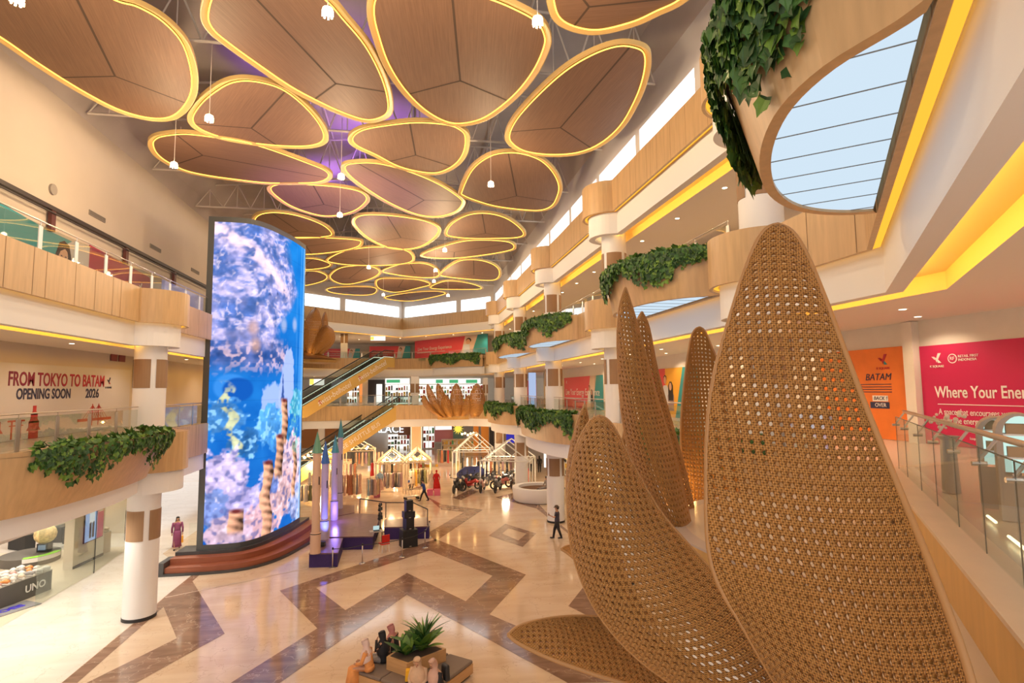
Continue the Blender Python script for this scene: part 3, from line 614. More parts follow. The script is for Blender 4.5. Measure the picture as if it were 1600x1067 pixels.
# resample evenly
ds = [0]
for a, b in zip(cv, cv[1:]): ds.append(ds[-1]+(b-a).length)
NU, NV = 170, 420
S0, S1 = 1.05, 17.72
scr = thing('led_screen', 'towering curved screen glowing with a blue underwater coral scene', 'screen', (cv[30].x, cv[30].y, .8))
def onc(s):
    t = s*ds[-1]
    for i in range(len(ds)-1):
        if t <= ds[i+1] or i == len(ds)-2: return cv[i].lerp(cv[i+1], min(1, (t-ds[i])/(ds[i+1]-ds[i])))
cs = [onc(k/NU) for k in range(NU+1)]
vs = [(c.x, c.y, S0+(S1-S0)*j/NV) for j in range(NV+1) for c in cs]
m = MB(); m.add(vs, [(j*(NU+1)+i, j*(NU+1)+i+1, (j+1)*(NU+1)+i+1, (j+1)*(NU+1)+i) for j in range(NV) for i in range(NU)])
sm_ = bpy.data.materials.new('display_picture'); sm_.use_nodes = True; nt = sm_.node_tree; nt.nodes.remove(nt.nodes['Principled BSDF'])
at_ = nt.nodes.new('ShaderNodeVertexColor'); at_.layer_name = 'picture'; em = nt.nodes.new('ShaderNodeEmission'); em.inputs[1].default_value = 1.15
nt.links.new(at_.outputs[0], em.inputs[0]); nt.links.new(em.outputs[0], nt.nodes['Material Output'].inputs[0])
o = m.build('display', sm_, scr, smooth=True, world=True)
ca = o.data.color_attributes.new('picture', 'FLOAT_COLOR', 'POINT'); cc = screen_colors(NU, NV).reshape(-1, 3); ca.data.foreach_set('color', np.concatenate([cc, np.ones((len(cc), 1))], 1).ravel())
FRAME = mat('screen_frame', (.07, .075, .08), .45)
P2d = [(c.x, c.y) for c in cs[::5]]
def off2(pts, d): return offset(pts, d)
back = [(p[0]-.0, p[1]) for p in off2(P2d, -.55)]
fr = MB(); e0, e1 = Vector(P2d[0]), Vector(P2d[-1]); t0 = (Vector(P2d[0])-Vector(P2d[1])).normalized()*.30; t1 = (Vector(P2d[-1])-Vector(P2d[-2])).normalized()*.06
ring = [tuple(e0+t0)]+P2d+[tuple(e1+t1)]; front = offset(ring, .02); bk = offset(ring, -.75)
def band(z0, z1):
    fr.prism(list(front)+list(reversed(bk)), z0, z1)
band(.8, S0); band(S1, S1+.28)
fr.prism([front[0], front[1], bk[1], bk[0]], S0, S1); fr.prism([front[-2], front[-1], bk[-1], bk[-2]], S0, S1)
for i in range(len(bk)-1): fr.quad((*bk[i], .8), (*bk[i+1], .8), (*bk[i+1], S1+.28), (*bk[i], S1+.28))
fr.build('frame', FRAME, scr, world=True)
# base with two brown steps
tA, tB = (Vector(P2d[0])-Vector(P2d[1])).normalized(), (Vector(P2d[-1])-Vector(P2d[-2])).normalized()
rg = [tuple(Vector(P2d[0])+tA*1.2)]+P2d+[tuple(Vector(P2d[-1])+tB*1.2)]
bs = thing('screen_plinth', 'curved dark stone plinth with two red-brown wooden steps under the glowing screen', 'plinth', (cv[30].x, cv[30].y, 0))
REDW = linesmat('red_brown_boards', (.34, .105, .05), (.24, .07, .035), 14, .45, 2)
DST = mat('dark_stone', (.055, .055, .06), .35)
def slab(dfront, dback, z0, z1, mm, nm):
    m = MB(); a = offset(rg, dfront); b = offset(rg, dback); m.prism(list(a)+list(reversed(b)), z0, z1); return m.build(nm, mm, bs, world=True)
slab(.20, -1.0, 0, .8, DST, 'plinth_body'); slab(.75, .20, .32, .64, REDW, 'upper_step'); slab(1.30, .75, .12, .36, REDW, 'lower_step'); slab(1.42, .20, 0, .12, DST, 'kerb')
a = offset(rg, 1.42); b = offset(rg, .2)
m = MB(); m.prism([a[0], a[1], b[1], b[0]] if False else [a[0], (a[0][0]+tA.x*.28, a[0][1]+tA.y*.28), (b[0][0]+tA.x*.28, b[0][1]+tA.y*.28), b[0]], 0, .62); m.build('end_block', DST, bs, world=True)
# glass fence curving round the back of the plinth
m = MB(); g = offset(rg, -1.3); pts = [(x, y) for x, y in g]
for i in range(0, len(pts)-1, 1): m.quad((*pts[i], .0), (*pts[i+1], .0), (*pts[i+1], 1.9), (*pts[i], 1.9))
gf = m.build('glass_fence', GLASS); tag(gf, 'low frameless glass fence curving behind the screen plinth', 'glass fence')
# ------------------------------------------------------------------ curved planters hung on the gallery edges, with ivy
TPROF = [(0, 0), (.05, .16), (.12, .50), (.22, .76), (.35, .92), (.5, 1), (.66, 1.0), (.8, .88), (.9, .66), (.97, .34), (1, 0)]
def teardrop(P0, P1, w, nsign, grow=0, k=4):
    a, b = Vector(P0), Vector(P1); t = (b-a); L = t.length; t.normalize(); n = Vector((-t.y, t.x))*nsign
    pts = [(s*L, h*w) for s, h in TPROF]
    c = catmull([(x, y, 0) for x, y in pts], k, closed=False)
    return [a+t*p.x+n*max(0, p.y) for p in c], t, n
LEAF = [mat('ivy_dark', (.030, .085, .022), .5, var=.35, vscale=6), mat('ivy_mid', (.055, .15, .028), .5, var=.3, vscale=6), mat('ivy_light', (.14, .26, .035), .5, var=.3, vscale=6)]
STEMM = mat('ivy_stem', (.07, .12, .03), .7)
def leaf(m, p, d, nrm, s, mi):
    """one folded lobed leaf at p pointing along d"""
    d = d.normalized(); sd = d.cross(nrm).normalized(); nn = sd.cross(d)
    q = lambda x, y, z: p+sd*(x*s)+d*(y*s)+nn*(z*s)
    m.add([q(0, 0, 0), q(-.46, -.06, .10), q(-.56, .40, .12), q(-.26, .60, .05), q(0, .98, -.08), q(.26, .60, .05), q(.56, .40, .12), q(.46, -.06, .10)], [(0, 1, 2, 3, 4), (0, 4, 5, 6, 7)], mi)
def ivy(name, label, curve, nfun, z, drop, nv, size, per, seed, group=None, tall=.12, light=.22, slope=0):
    r = random.Random(seed); m = MB(); st = MB(); n = len(curve)-1
    for i in range(nv):
        s = (i+r.random())/nv; f_ = s*n; k = min(int(f_), n-1); p0 = curve[k].lerp(curve[k+1], f_-k); no = nfun(k)
        L = drop*(.45+.55*r.random())*(.75+.35*math.sin(s*17+seed)); pts = []
        x0 = p0.to_3d() if len(p0) == 2 else p0; x0 = Vector((x0.x, x0.y, z)); o3 = Vector((no.x, no.y, 0)); tt = Vector((-no.y, no.x, 0))
        sway = r.uniform(-.15, .15); st_pts = []
        for j in range(per):
            u = (j+r.random())/per; dz = -L*u
            p = x0+o3*(.07+.10*r.random()+.06*math.sin(u*3)+slope*dz)+tt*(sway*u+r.uniform(-.06, .06))+Vector((0, 0, dz+.05))
            dr = Vector((0, 0, -1))*(.9)+o3*r.uniform(-.05, .35)+tt*r.uniform(-.9, .9)
            leaf(m, p, dr, (o3+tt*r.uniform(-.5, .5)+Vector((0, 0, r.uniform(-.45, .45)))).normalized(), size*r.uniform(.7, 1.25), 2 if r.random() < light*(.6+u) else (0 if r.random() < .55 else 1))
        for j in range(5): u = j/4; st_pts.append(x0+o3*(.04+slope*(-L*u))+tt*(sway*u)+Vector((0, 0, .03-L*u)))
        st.tube(st_pts[:4], .004, 3)
        for j in range(3):      # bushy top
            p = x0-o3*r.uniform(0, .35)+Vector((0, 0, r.uniform(0, tall)))+tt*r.uniform(-.1, .1)
            leaf(m, p, Vector((r.uniform(-1, 1), r.uniform(-1, 1), r.uniform(.2, 1))), (Vector((0, 0, 1))+o3*.5).normalized(), size*r.uniform(.9, 1.4), 2 if r.random() < .3 else 1)
    t = thing(name, label, 'ivy', (curve[n//2].x, curve[n//2].y, z), 0, group)
    m.build('foliage', LEAF, t, world=True); st.build('stem', STEMM, t, world=True)
    return t
def planter(label, P0, P1, wb, wt, nsign, zt, zb, ivl, seed, lit=True, drop=1.0, size=.13, nv=70, per=12, zw=None, s0=.10, s1=1.0, group='ivy hanging over the gallery planters', bottom=None):
    bot, t, n = teardrop(P0, P1, wb, nsign); top, _, _ = teardrop(P0, P1, wt, nsign)
    N = len(bot); o = thing('edge_planter', label, 'planter', (bot[N//2].x, bot[N//2].y, zb), 0, 'curved wooden planters on the gallery edges')
    m = MB()
    for i in range(N-1):
        m.quad((*bot[i].xy, zb), (*bot[i+1].xy, zb), (*top[i+1].xy, zt), (*top[i].xy, zt))
        a, b = top[i]-n*.14, top[i+1]-n*.14; m.quad((*top[i].xy, zt), (*top[i+1].xy, zt), (*b.xy, zt-.02), (*a.xy, zt-.02))
    m.build('wood_skin', WOOD, o, world=True, auto=True)
    m = MB(); m.poly([(p.x, p.y, zt-.12) for p in top]); m.build('soil', mat('soil', (.09, .06, .04), .95), o, world=True)
    # bottom: wooden rim ring and a backlit panel set inside it
    inn = []
    for i, p in enumerate(bot):
        c = (Vector(P0)+Vector(P1))/2; tt = (bot[min(i+1, N-1)]-bot[max(i-1, 0)]).normalized(); nn = Vector((-tt.y, tt.x))*(-nsign)
        q = p.xy+nn*.13; inn.append(q)
    back = [Vector(P0)+t.xy*.25+n.xy*.02, Vector(P1)-t.xy*.12+n.xy*.02]
    inn = [q for q in inn if (q-Vector(P0)).dot(n.xy) > .03]
    if lit:
        m = MB()
        k0 = [p for p in bot if True]
        for i in range(N-1):
            a, b = bot[i].xy, bot[i+1].xy
            qa = min(inn, key=lambda v: (v-a).length); qb = min(inn, key=lambda v: (v-b).length)
            m.quad((*a, zb), (*b, zb), (*qb, zb), (*qa, zb)); m.quad((*qa, zb), (*qb, zb), (*qb, zb+.05), (*qa, zb+.05))
        m.build('bottom_rim', WOOD, o, world=True)
        m = MB(); m.poly([(q.x, q.y, zb+.045) for q in inn]); m.build('backlit_panel', SKYP, o, world=True)
        m = MB(); L = (Vector(P1)-Vector(P0)).length; k = 1
        dirn = Vector((.755, -.655)).normalized() if abs(t.x) > .3 else Vector((1, 0))
        # joints between the backlit sheets
        per_ = Vector((-dirn.y, dirn.x)); vals = [q.dot(per_) for q in inn]; lo, hi = min(vals), max(vals); h = lo+.45
        while h < hi:
            xs = []
            for i in range(len(inn)):
                a, b = inn[i], inn[(i+1) % len(inn)]; fa, fb = a.dot(per_)-h, b.dot(per_)-h
                if fa*fb < 0: xs.append(a.lerp(b, fa/(fa-fb)))
            if len(xs) >= 2: m.tube([(*xs[0], zb+.04), (*xs[1], zb+.04)], .008, 4)
            h += .68
        m.build('panel_joint', mat('joint_grey', (.25, .27, .28), .6), o, world=True)
    if zw is not None:
        m = MB(); W = [p.xy-n.xy*.30 for p in bot]
        for i in range(N-1): m.quad((*W[i], zb), (*W[i+1], zb), (*W[i+1], zw), (*W[i], zw))
        m.poly([(q.x, q.y, zw) for q in W]); m.poly([(p.x, p.y, zb) for p in bot]); m.build('white_underside', WHITE, o, world=True, auto=True)
    i0, i1 = int(s0*(N-1)), int(s1*(N-1))
    sub = top[i0:i1+1]
    def nf(k):
        k += i0; tt = (top[min(k+1, N-1)]-top[max(k-1, 0)]).normalized(); v = Vector((-tt.y, tt.x))*nsign; return v
    ivy('hanging_ivy', ivl, sub, nf, zt, drop, nv, size, per, seed, group, slope=(wt-wb)/max(.1, zt-zb)*.8)
    return o
planter('drop-shaped wooden planter at top right with a glowing white-blue panel underneath', (3.55, 2.98), (7.24, 7.40), 1.42, 1.80, 1, 12.85, Z3B, 'large leafy ivy spilling over the top right planter nearest the camera', 3, drop=1.3, size=.165, nv=150, per=19, s0=.0, s1=.95)
planter('curved wooden planter with bright panel beneath, behind the tall thin rattan petals', (9.0, 14.7), (9.0, 20.9), 1.75, 2.05, 1, 12.85, Z3B, 'ivy over the upper planter just above the two thin rattan petal tips', 4, drop=1.05, size=.15, nv=160, per=14)
planter('curved upper planter in front of the third column on the right', (9.0, 29.3), (9.0, 36.8), 1.7, 1.9, 1, 12.8, Z3B, 'ivy over the upper planter in front of the third right column', 5, drop=1.1, size=.18, nv=160, per=11)
planter('curved upper planter in front of the fourth column on the right', (9.0, 39.8), (9.0, 49.3), 1.8, 2.0, 1, 12.8, Z3B, 'ivy over the upper planter in front of the fourth right column', 6, drop=1.1, size=.22, nv=160, per=9)
planter('curved planter on the far upper gallery edge, left of the farthest columns', (8.2, 63.6), (2.6, 70.2), 1.0, 1.3, 1, 12.75, Z3B, 'low ivy hedge on the far upper gallery edge in the background', 7, lit=False, drop=1.0, size=.26, nv=150, per=8, zw=Z3W)
planter('curved planter on the first gallery at the third right column, white underside', (9.0, 28.8), (9.0, 41.0), 1.5, 1.7, 1, 7.3, Z2B, 'bushy ivy over the lower planter, above the marble floor at the third right column', 8, lit=False, drop=1.25, size=.20, nv=190, per=12, zw=Z2W)
planter('curved planter on the first gallery beside the far rattan lotus', (9.0, 46.5), (8.6, 56.0), 1.4, 1.6, 1, 7.3, Z2B, 'ivy over the far lower planter just right of the distant rattan lotus', 9, lit=False, drop=1.1, size=.24, nv=150, per=8, zw=Z2W)
planter('curved planter on the first gallery seen between the rattan petals', (9.0, 12.4), (9.0, 19.5), 1.3, 1.5, 1, 7.3, Z2B, 'dark green ivy glimpsed between the near rattan petals', 10, lit=False, drop=1.1, size=.14, nv=100, per=10, zw=Z2W)
planter('long curved wooden planter bulging from the left first gallery', (-10.2, 14.9), (-10.2, 23.9), .95, 1.9, -1, 7.28, Z2B, 'ivy trailing over the left planter below the opening soon wall', 11, lit=False, drop=1.15, size=.14, nv=88, per=14, zw=5.08, s0=.22)
# bulge of the left first gallery around its column
m = MB(); o = thing('edge_bay', 'rounded wooden bay of the left first gallery around the round column', 'balcony bay', (-9.9, 25.4, Z2B))
A = bulge(-10.4, 24.9, 1.45, -10.2, -1)
ribbon(A, 0, Z2B, 0, Z2T, m); m.poly([(x, y, Z2T) for x, y in A]); m.build('wood_skin', WOOD, o, world=True, auto=True)
m = MB(); ribbon(A, .14, Z2B, .14, Z2W, m); m.poly([(x, y, Z2W) for x, y in offset(A, .14)]); m.build('white_underside', WHITE, o, world=True, auto=True)
# little leafy plants standing in the lower planters
def bushlet(lab, x, y, z, s, seed, n=16):
    r = random.Random(seed); m = MB()
    for i in range(n):
        a = r.random()*6.28; e = r.uniform(.3, 1.2); d = Vector((math.cos(a)*math.cos(e), math.sin(a)*math.cos(e), math.sin(e))); leaf(m, Vector((x, y, z))+d*.05, d, d.orthogonal(), s*r.uniform(.7, 1.2), 2 if r.random() < .5 else 1)
    tag(m.build('leafy_plant', LEAF, loc=(x, y, z)), lab, 'plant', 'leafy plants in the left planter')
for i, (y, s) in enumerate(((17.6, .34), (18.9, .30), (20.1, .3), (21.1, .36), (22.3, .30))):
    bushlet('broad-leaved plant behind the trailing ivy in the left planter, %s counted from the near end' % ORD[i+0 if i else 0].replace('nearest', 'first'), -9.35, y, 7.2, s, i)
# ------------------------------------------------------------------ glass railings
FROST = mat('rail_post_steel', (.50, .46, .42), .35, .7)
def railing(lab, path, zf, h=1.05, gap=1.75, post='blade', rail_off=0.0, postm=None, group='glass railings of the galleries', rail_d=.045):
    P = [Vector((*p[:2], zf)) for p in path]; t = thing('glass_railing', lab, 'railing', P[0], 0, group)
    pts = []
    for a, b in zip(P, P[1:]):
        n = max(1, round((b-a).length/gap)); pts += [a.lerp(b, k/n) for k in range(n)]
    pts.append(P[-1])
    for a, b in zip(pts, pts[1:]):
        d = (b-a).normalized()*.015; m = MB(); a2, b2 = a+d, b-d; nrm = Vector((-d.y, d.x, 0)).normalized()*.006
        for s in (1,): m.prism([(a2+nrm).xy, (b2+nrm).xy, (b2-nrm).xy, (a2-nrm).xy], zf+.03, zf+h-.10); 
        gpn = m.build('glass_panel', GLASS, t, world=True)
        if post != 'blade':
            m = MB(); m.tube([(*(b2-t.location).xy, .03), (*(b2-t.location).xy, h-.10)], .007, 4); m.tube([(*(a2-t.location).xy, h-.10), (*(b2-t.location).xy, h-.10)], .007, 4); m.build('dark_glass_edge', mat('glass_edge', (.03, .05, .04), .3), gpn)
    off = offset([p.xy for p in pts], rail_off); rl = MB()
    rl.tube([(x, y, zf+h) for x, y in off], rail_d/2 if False else rail_d*.5, 8); rl.build('handrail', STEEL, t, world=True, smooth=True)
    for i, p in enumerate(pts):
        m = MB(); q = pts[min(i+1, len(pts)-1)]-pts[max(i-1, 0)]; ang = math.atan2(q.y, q.x)
        if post == 'blade': m.box((p.x, p.y, zf+(h-.14)/2), (.17, .03, h-.14), ang); m.tube([(p.x, p.y, zf+h-.16), (off[i][0], off[i][1], zf+h-.02)], .012, 5); m.build('post', postm or FROST, t, world=True)
        else:
            m.tube([(p.x, p.y, zf+h-.22), (off[i][0], off[i][1], zf+h-.02)], .016, 6)
            for dz in (h-.25, ): m.tube([(p.x-.05, p.y+.03, zf+dz), (p.x+.05, p.y-.03, zf+dz)], .022, 8)
            m.build('bracket', STEEL, t, world=True)
    return t
railing('glass railing with broad posts toned pale by screen light along the left upper gallery', [(-10.45, 12.5), (-10.45, 44)], 12.5, 1.15, 1.72, postm=mat('post_screen_lit', (.78, .80, .86), .4))  # glow of the screen on these posts is put into their pale blue colour
railing('glass railing behind the ivy planter on the left lower gallery', [(-10.5, 14.0), (-10.5, 24.3)], 7.05, 1.12, 1.7)
railing('short glass railing between the left column and the glowing screen', [(-10.5, 26.6), (-10.5, 33)], 7.05, 1.12, 1.7)
railing('long glass railing on the first gallery right side beyond the second column', [(9.35, 24), (9.35, 52)], 7.05, 1.12, 1.7)
railing('glass railing on the first gallery right side behind the rattan petals', [(9.35, 11.2), (9.35, 21.2)], 7.05, 1.12, 1.7)
railing('glass railing of the upper right gallery before the second column', [(9.3, 14.8), (9.3, 20.6)], 12.5, 1.15, 1.72)
railing('glass railing of the upper right gallery beyond the second column', [(9.3, 23.8), (9.3, 52)], 12.5, 1.15, 1.72)
railing('far glass railing on the first gallery behind the distant rattan lotus', [(8.0, 59.3), (3.4, 61.0), (-9, 61.0)], 7.1, 1.15, 1.9)
railing('far glass railing on the upper back gallery', [(8.6, 63.9), (4.7, 69.4), (-2.0, 72.6), (-8, 71), (-15, 65.5)], 12.4, 1.15, 2.2)
nd = Vector((.779, -.626)); e0, e1 = Vector((3.69, 2.92)), Vector((6.31, 6.18)); td = (e1-e0).normalized()
gp = [e0-td*1.5+nd*.27, e0+nd*.27, e0+td*1.05+nd*.27, e0+td*2.1+nd*.27, e0+td*3.2+nd*.27, e0+td*4.4+nd*.27, e0+td*5.6+nd*.27, e0+td*7.0+nd*.27, e0+td*8.1+nd*.27]
railing('curving frameless glass railing with steel handrail at the right edge, nearest the camera', gp, 7.1, 1.12, 1.06, 'bracket', .14, rail_d=.06)

# stone ledge along the near chamfered edge, in front of the glass
m = MB(); L0, L1 = Vector((2.2, 1.07)), Vector((9.0, 9.53)); ribbon([tuple(L0), tuple(L1)], -.02, 7.16, .42, 7.16, m); ribbon([tuple(L0), tuple(L1)], -.02, 7.12, -.02, 7.16, m)
struct('trim', m, mat('pinkish_stone', (.66, .50, .36), .3, var=.04, vscale=3), name='trim_stone_ledge')
m = MB(); ribbon([tuple(L0), tuple(L1)], -.012, 6.60, -.012, 7.12, m); struct('trim', m, WOODG, name='trim_golden_upstand')
# arched kiosks behind the near railing
MINT = emis('mint_glow', (.62, .88, .78), .95); KG = mat('kiosk_grey', (.42, .35, .30), .5)
for k, (px, py, sc) in enumerate(((1556, 652, 1.0), (1592, 646, 1.1))):
    p = X(px, 700, 8.2+.0*k); c = D(px, py, 7.4-.7*k); t = thing('arched_kiosk', ['smaller', 'larger'][k]+' arched display kiosk with a pale mint lit niche behind the near glass railing', 'kiosk', (c.x, c.y, 7.06), math.radians(-48), 'arched kiosks')
    zt = c.z-7.06; wd = .21*sc; arcp = [(wd*math.cos(a), zt-wd+wd*math.sin(a)) for a in np.linspace(0, math.pi, 13)]; out = [(wd, 0)]+arcp+[(-wd, 0)]; inn = [(x*.72, .55 if z == 0 else z-.03) for x, z in out]
    m = MB(); n = len(out)
    for i in range(n-1): m.quad((out[i][0], 0, out[i][1]), (out[i+1][0], 0, out[i+1][1]), (inn[i+1][0], 0, inn[i+1][1]), (inn[i][0], 0, inn[i][1])); m.quad((out[i][0], 0, out[i][1]), (out[i+1][0], 0, out[i+1][1]), (out[i+1][0], .5, out[i+1][1]), (out[i][0], .5, out[i][1])); m.quad((inn[i][0], 0, inn[i][1]), (inn[i+1][0], 0, inn[i+1][1]), (inn[i+1][0], .3, inn[i+1][1]), (inn[i][0], .3, inn[i][1]))
    m.quad((wd, 0, 0), (-wd, 0, 0), (-wd*.72, 0, .55), (wd*.72, 0, .55)); m.build('arch_body', KG, t, auto=True)
    m = MB(); m.poly([(x, .3, z) for x, z in inn]); m.build('lit_niche', MINT, t)
    for j in range(2): m = MB(); m.box((0, .15, .75+.28*j), (wd*1.4, .25, .02)); m.build('shelf', WHITE, t); m = MB(); m.box((0, .15, .82+.28*j), (wd*1.1, .12, .12)); m.build('packets', mat('kraft', (.5, .34, .2), .7), t)
LN = emis('floor_strip', (1, .86, .5), 3)
for k, (a, b) in enumerate((((1543, 806), (1556, 816)), ((1576, 838), (1612, 866)))):
    A_, B_ = Z(*a, 7.1), Z(*b, 7.1); m = MB(); m.tube([A_, B_], .018, 5); tag(m.build('floor_light_strip', LN), ['short', 'long'][k]+' glowing strip on the gallery floor behind the near glass railing', 'light strip', 'glowing floor strips')
p = Z(1482, 705, 7.1); p = D(1480, 678, 8.6); t = thing('flower_stand', 'small stand of pale dried flowers behind the near glass railing', 'flowers', (p.x, p.y, 7.06)); m = MB(); m.lathe((0, 0, 0), [(.12, 0), (.10, .8), (.16, .86)], 12); m.build('pot', mat('grey_pot', (.4, .36, .32), .6), t)
m = MB(); r_ = random.Random(2)
for i in range(26): m.ball((r_.uniform(-.2, .2), r_.uniform(-.2, .2), .95+r_.uniform(0, .28)), r_.uniform(.018, .036), 6)
m.build('pale_blooms', mat('pale_bloom', (.74, .60, .48), .8), t)
# ------------------------------------------------------------------ woven rattan lotus sculptures
def rattan():
    m = mat('woven_rattan', (.42, .20, .065), .45); nt, b = nodes(m)
    uv = nt.nodes.new('ShaderNodeUVMap'); uv.uv_map = 'weave'; sx = nt.nodes.new('ShaderNodeSeparateXYZ'); nt.links.new(uv.outputs[0], sx.inputs[0])
    def M(op, a, b_=None, c=None):
        n = nt.nodes.new('ShaderNodeMath'); n.operation = op
        for i, v in enumerate((a, b_, c)):
            if v is None: continue
            if isinstance(v, (int, float)): n.inputs[i].default_value = v
            else: nt.links.new(v, n.inputs[i])
        return n.outputs[0]
    u, v = sx.outputs[0], sx.outputs[1]
    def strand(x, f):   # rounded parallel strands
        return M('ABSOLUTE', M('SINE', M('MULTIPLY', x, math.pi*f)))
    s1, s2 = strand(u, 4), strand(v, 4); d1, d2 = strand(M('ADD', u, v), 2), strand(M('SUBTRACT', u, v), 2)
    ck = M('GREATER_THAN', M('MULTIPLY', M('SINE', M('MULTIPLY', u, math.pi*4)), M('SINE', M('MULTIPLY', v, math.pi*4))), 0)
    base = M('ADD', M('MULTIPLY', s1, ck), M('MULTIPLY', s2, M('SUBTRACT', 1, ck)))
    h = M('MAXIMUM', base, M('MULTIPLY', M('MAXIMUM', d1, d2), .85))
    h2 = M('MULTIPLY', M('ADD', base, M('MAXIMUM', d1, d2)), .5)
    bu = nt.nodes.new('ShaderNodeBump'); bu.inputs['Strength'].default_value = 1.0; bu.inputs['Distance'].default_value = .016
    nt.links.new(h2, bu.inputs['Height']); nt.links.new(bu.outputs[0], b.inputs['Normal'])
    r = nt.nodes.new('ShaderNodeValToRGB'); e = r.color_ramp.elements; e[0].position = .25; e[0].color = (.19, .072, .012, 1); e[1].position = .9; e[1].color = (.52, .24, .058, 1)  # shade between the strands put into the colour: grooves darker
    tc = nt.nodes.new('ShaderNodeTexCoord'); no = nt.nodes.new('ShaderNodeTexNoise'); no.inputs['Scale'].default_value = 14; nt.links.new(tc.outputs['Object'], no.inputs['Vector'])
    nt.links.new(M('ADD', h2, M('MULTIPLY', M('SUBTRACT', no.outputs['Fac'], .5), .5)), r.inputs[0]); nt.links.new(r.outputs[0], b.inputs['Base Color']); return m
RAT = rattan()
def petal(rows, cell, parent, hole=.268, thick=.032, rim=.022):
    L = catmull([r[0] for r in rows], 8, False); Mi = catmull([r[1] for r in rows], 8, False); R = catmull([r[2] for r in rows], 8, False)
    n = len(Mi); arcl = [0]
    for i in range(1, n): arcl.append(arcl[-1]+((Mi[i]-Mi[i-1]).length))
    hw = [((Mi[i]-L[i]).length+(R[i]-Mi[i]).length)/2 for i in range(n)]
    tot = arcl[-1]
    def at(y):
        y = max(0, min(tot-1e-6, y)); lo = 0
        lo = next((i for i in range(n-1) if arcl[i+1] >= y), n-2); f = (y-arcl[lo])/max(1e-9, arcl[lo+1]-arcl[lo])
        return L[lo].lerp(L[lo+1], f), Mi[lo].lerp(Mi[lo+1], f), R[lo].lerp(R[lo+1], f), hw[lo]*(1-f)+hw[lo+1]*f
    cache = {}; A = {}
    def pos(x, y):
        ky = round(y, 5)
        if ky not in A: A[ky] = at(y)
        l, c, r, h = A[ky]; a = 0 if h < 1e-6 else max(-1, min(1, x/h))
        return l*(a*(a-1)/2)+c*(1-a*a)+r*(a*(a+1)/2), (abs(x) <= h)
    V = []; UV = []; F = []
    def vert(x, y, key=None):
        if key is not None and key in cache: return cache[key]
        p, ins = pos(x, y); V.append(p); UV.append((x/cell, y/cell)); i = len(V)-1
        if key is not None: cache[key] = i
        return i
    hmax = max(hw); nx = int(hmax/cell)+2; ny = int(tot/cell)+1
    for j in range(ny):
        for i in range(-nx, nx):
            x0, y0 = i*cell, j*cell; xs = [(x0, y0), (x0+cell, y0), (x0+cell, y0+cell), (x0, y0+cell)]
            ins = [abs(x) <= at2 for (x, y) in xs for at2 in [A.setdefault(round(y, 5), at(y))[3]]]
            hh = [A[round(y, 5)][3] for x, y in xs]
            if not any(ins) and all(x >= h for (x, y), h in zip(xs, hh)) or not any(ins) and all(x <= -h for (x, y), h in zip(xs, hh)): continue
            g = [(0, 0), (.5, 0), (1, 0), (1, .5), (1, 1), (.5, 1), (0, 1), (0, .5)]
            out = [vert(x0+a*cell, y0+b*cell, (2*i+int(2*a), 2*j+int(2*b))) for a, b in g]
            margin = min(h-abs(x) for (x, y), h in zip(xs, hh))
            if all(ins) and margin > -.01*cell:
                inn = [vert(x0+cell*(.5+hole*math.cos(math.radians(225+45*k))), y0+cell*(.5+hole*math.sin(math.radians(225+45*k)))) for k in range(8)]
                for k in range(8): F.append((out[k], out[(k+1) % 8], inn[(k+1) % 8], inn[k]))
            else:
                c = vert(x0+cell*.5, y0+cell*.5)
                for k in range(8): F.append((out[k], out[(k+1) % 8], c))
    m = MB(); m.add(V, F); o = m.build('petal', RAT, parent, smooth=True, world=True)
    uvl = o.data.uv_layers.new(name='weave'); li = np.empty(len(o.data.loops), dtype=np.int32); o.data.loops.foreach_get('vertex_index', li)
    uvl.data.foreach_set('uv', np.array(UV)[li].ravel())
    so = o.modifiers.new('thickness', 'SOLIDIFY'); so.thickness = thick; so.offset = 0
    edge = [L[i] for i in range(0, n, 2)]+[R[i] for i in range(n-1, -1, -2)]
    e = MB(); e.tube(edge, rim, 6); eo = e.build('edge_binding', mat('rattan_binding', (.40, .20, .07), .5, bump=.6, bscale=60), o, smooth=True)
    pi = parent.matrix_basis.inverted(); eo.data.transform(pi)
    return o
def rows(*rs): return [(D(*r[0]), D(*r[1]), D(*r[2])) if len(r) == 3 and isinstance(r[0], tuple) else (D(*r), D(*r), D(*r)) for r in rs]
nl = thing('rattan_lotus', 'giant woven rattan lotus sculpture filling the right foreground', 'sculpture', (5.2, 7.5, 5.3), 0, None)
petal(rows((1216, 351, 4.7), ((1196, 359, 4.7), (1216, 357, 4.66), (1237, 362, 4.62)), ((1176, 392, 4.7), (1216, 388, 4.58), (1259, 396, 4.5)), ((1149, 470, 4.7), (1222, 466, 4.4), (1290, 470, 4.25)), ((1112, 610, 4.68), (1238, 615, 4.18), (1347, 622, 3.85)),
 ((1104, 760, 4.5), (1268, 780, 3.88), (1412, 782, 3.45)), ((1113, 885, 4.3), (1305, 920, 3.62), (1470, 925, 3.05)), ((1165, 985, 4.05), (1345, 1080, 3.35), (1522, 1080, 2.75)), ((1240, 1110, 3.9), (1385, 1230, 3.2), (1545, 1240, 2.62)), ((1330, 1240, 3.8), (1420, 1330, 3.2), (1530, 1340, 2.8))), .074, nl)
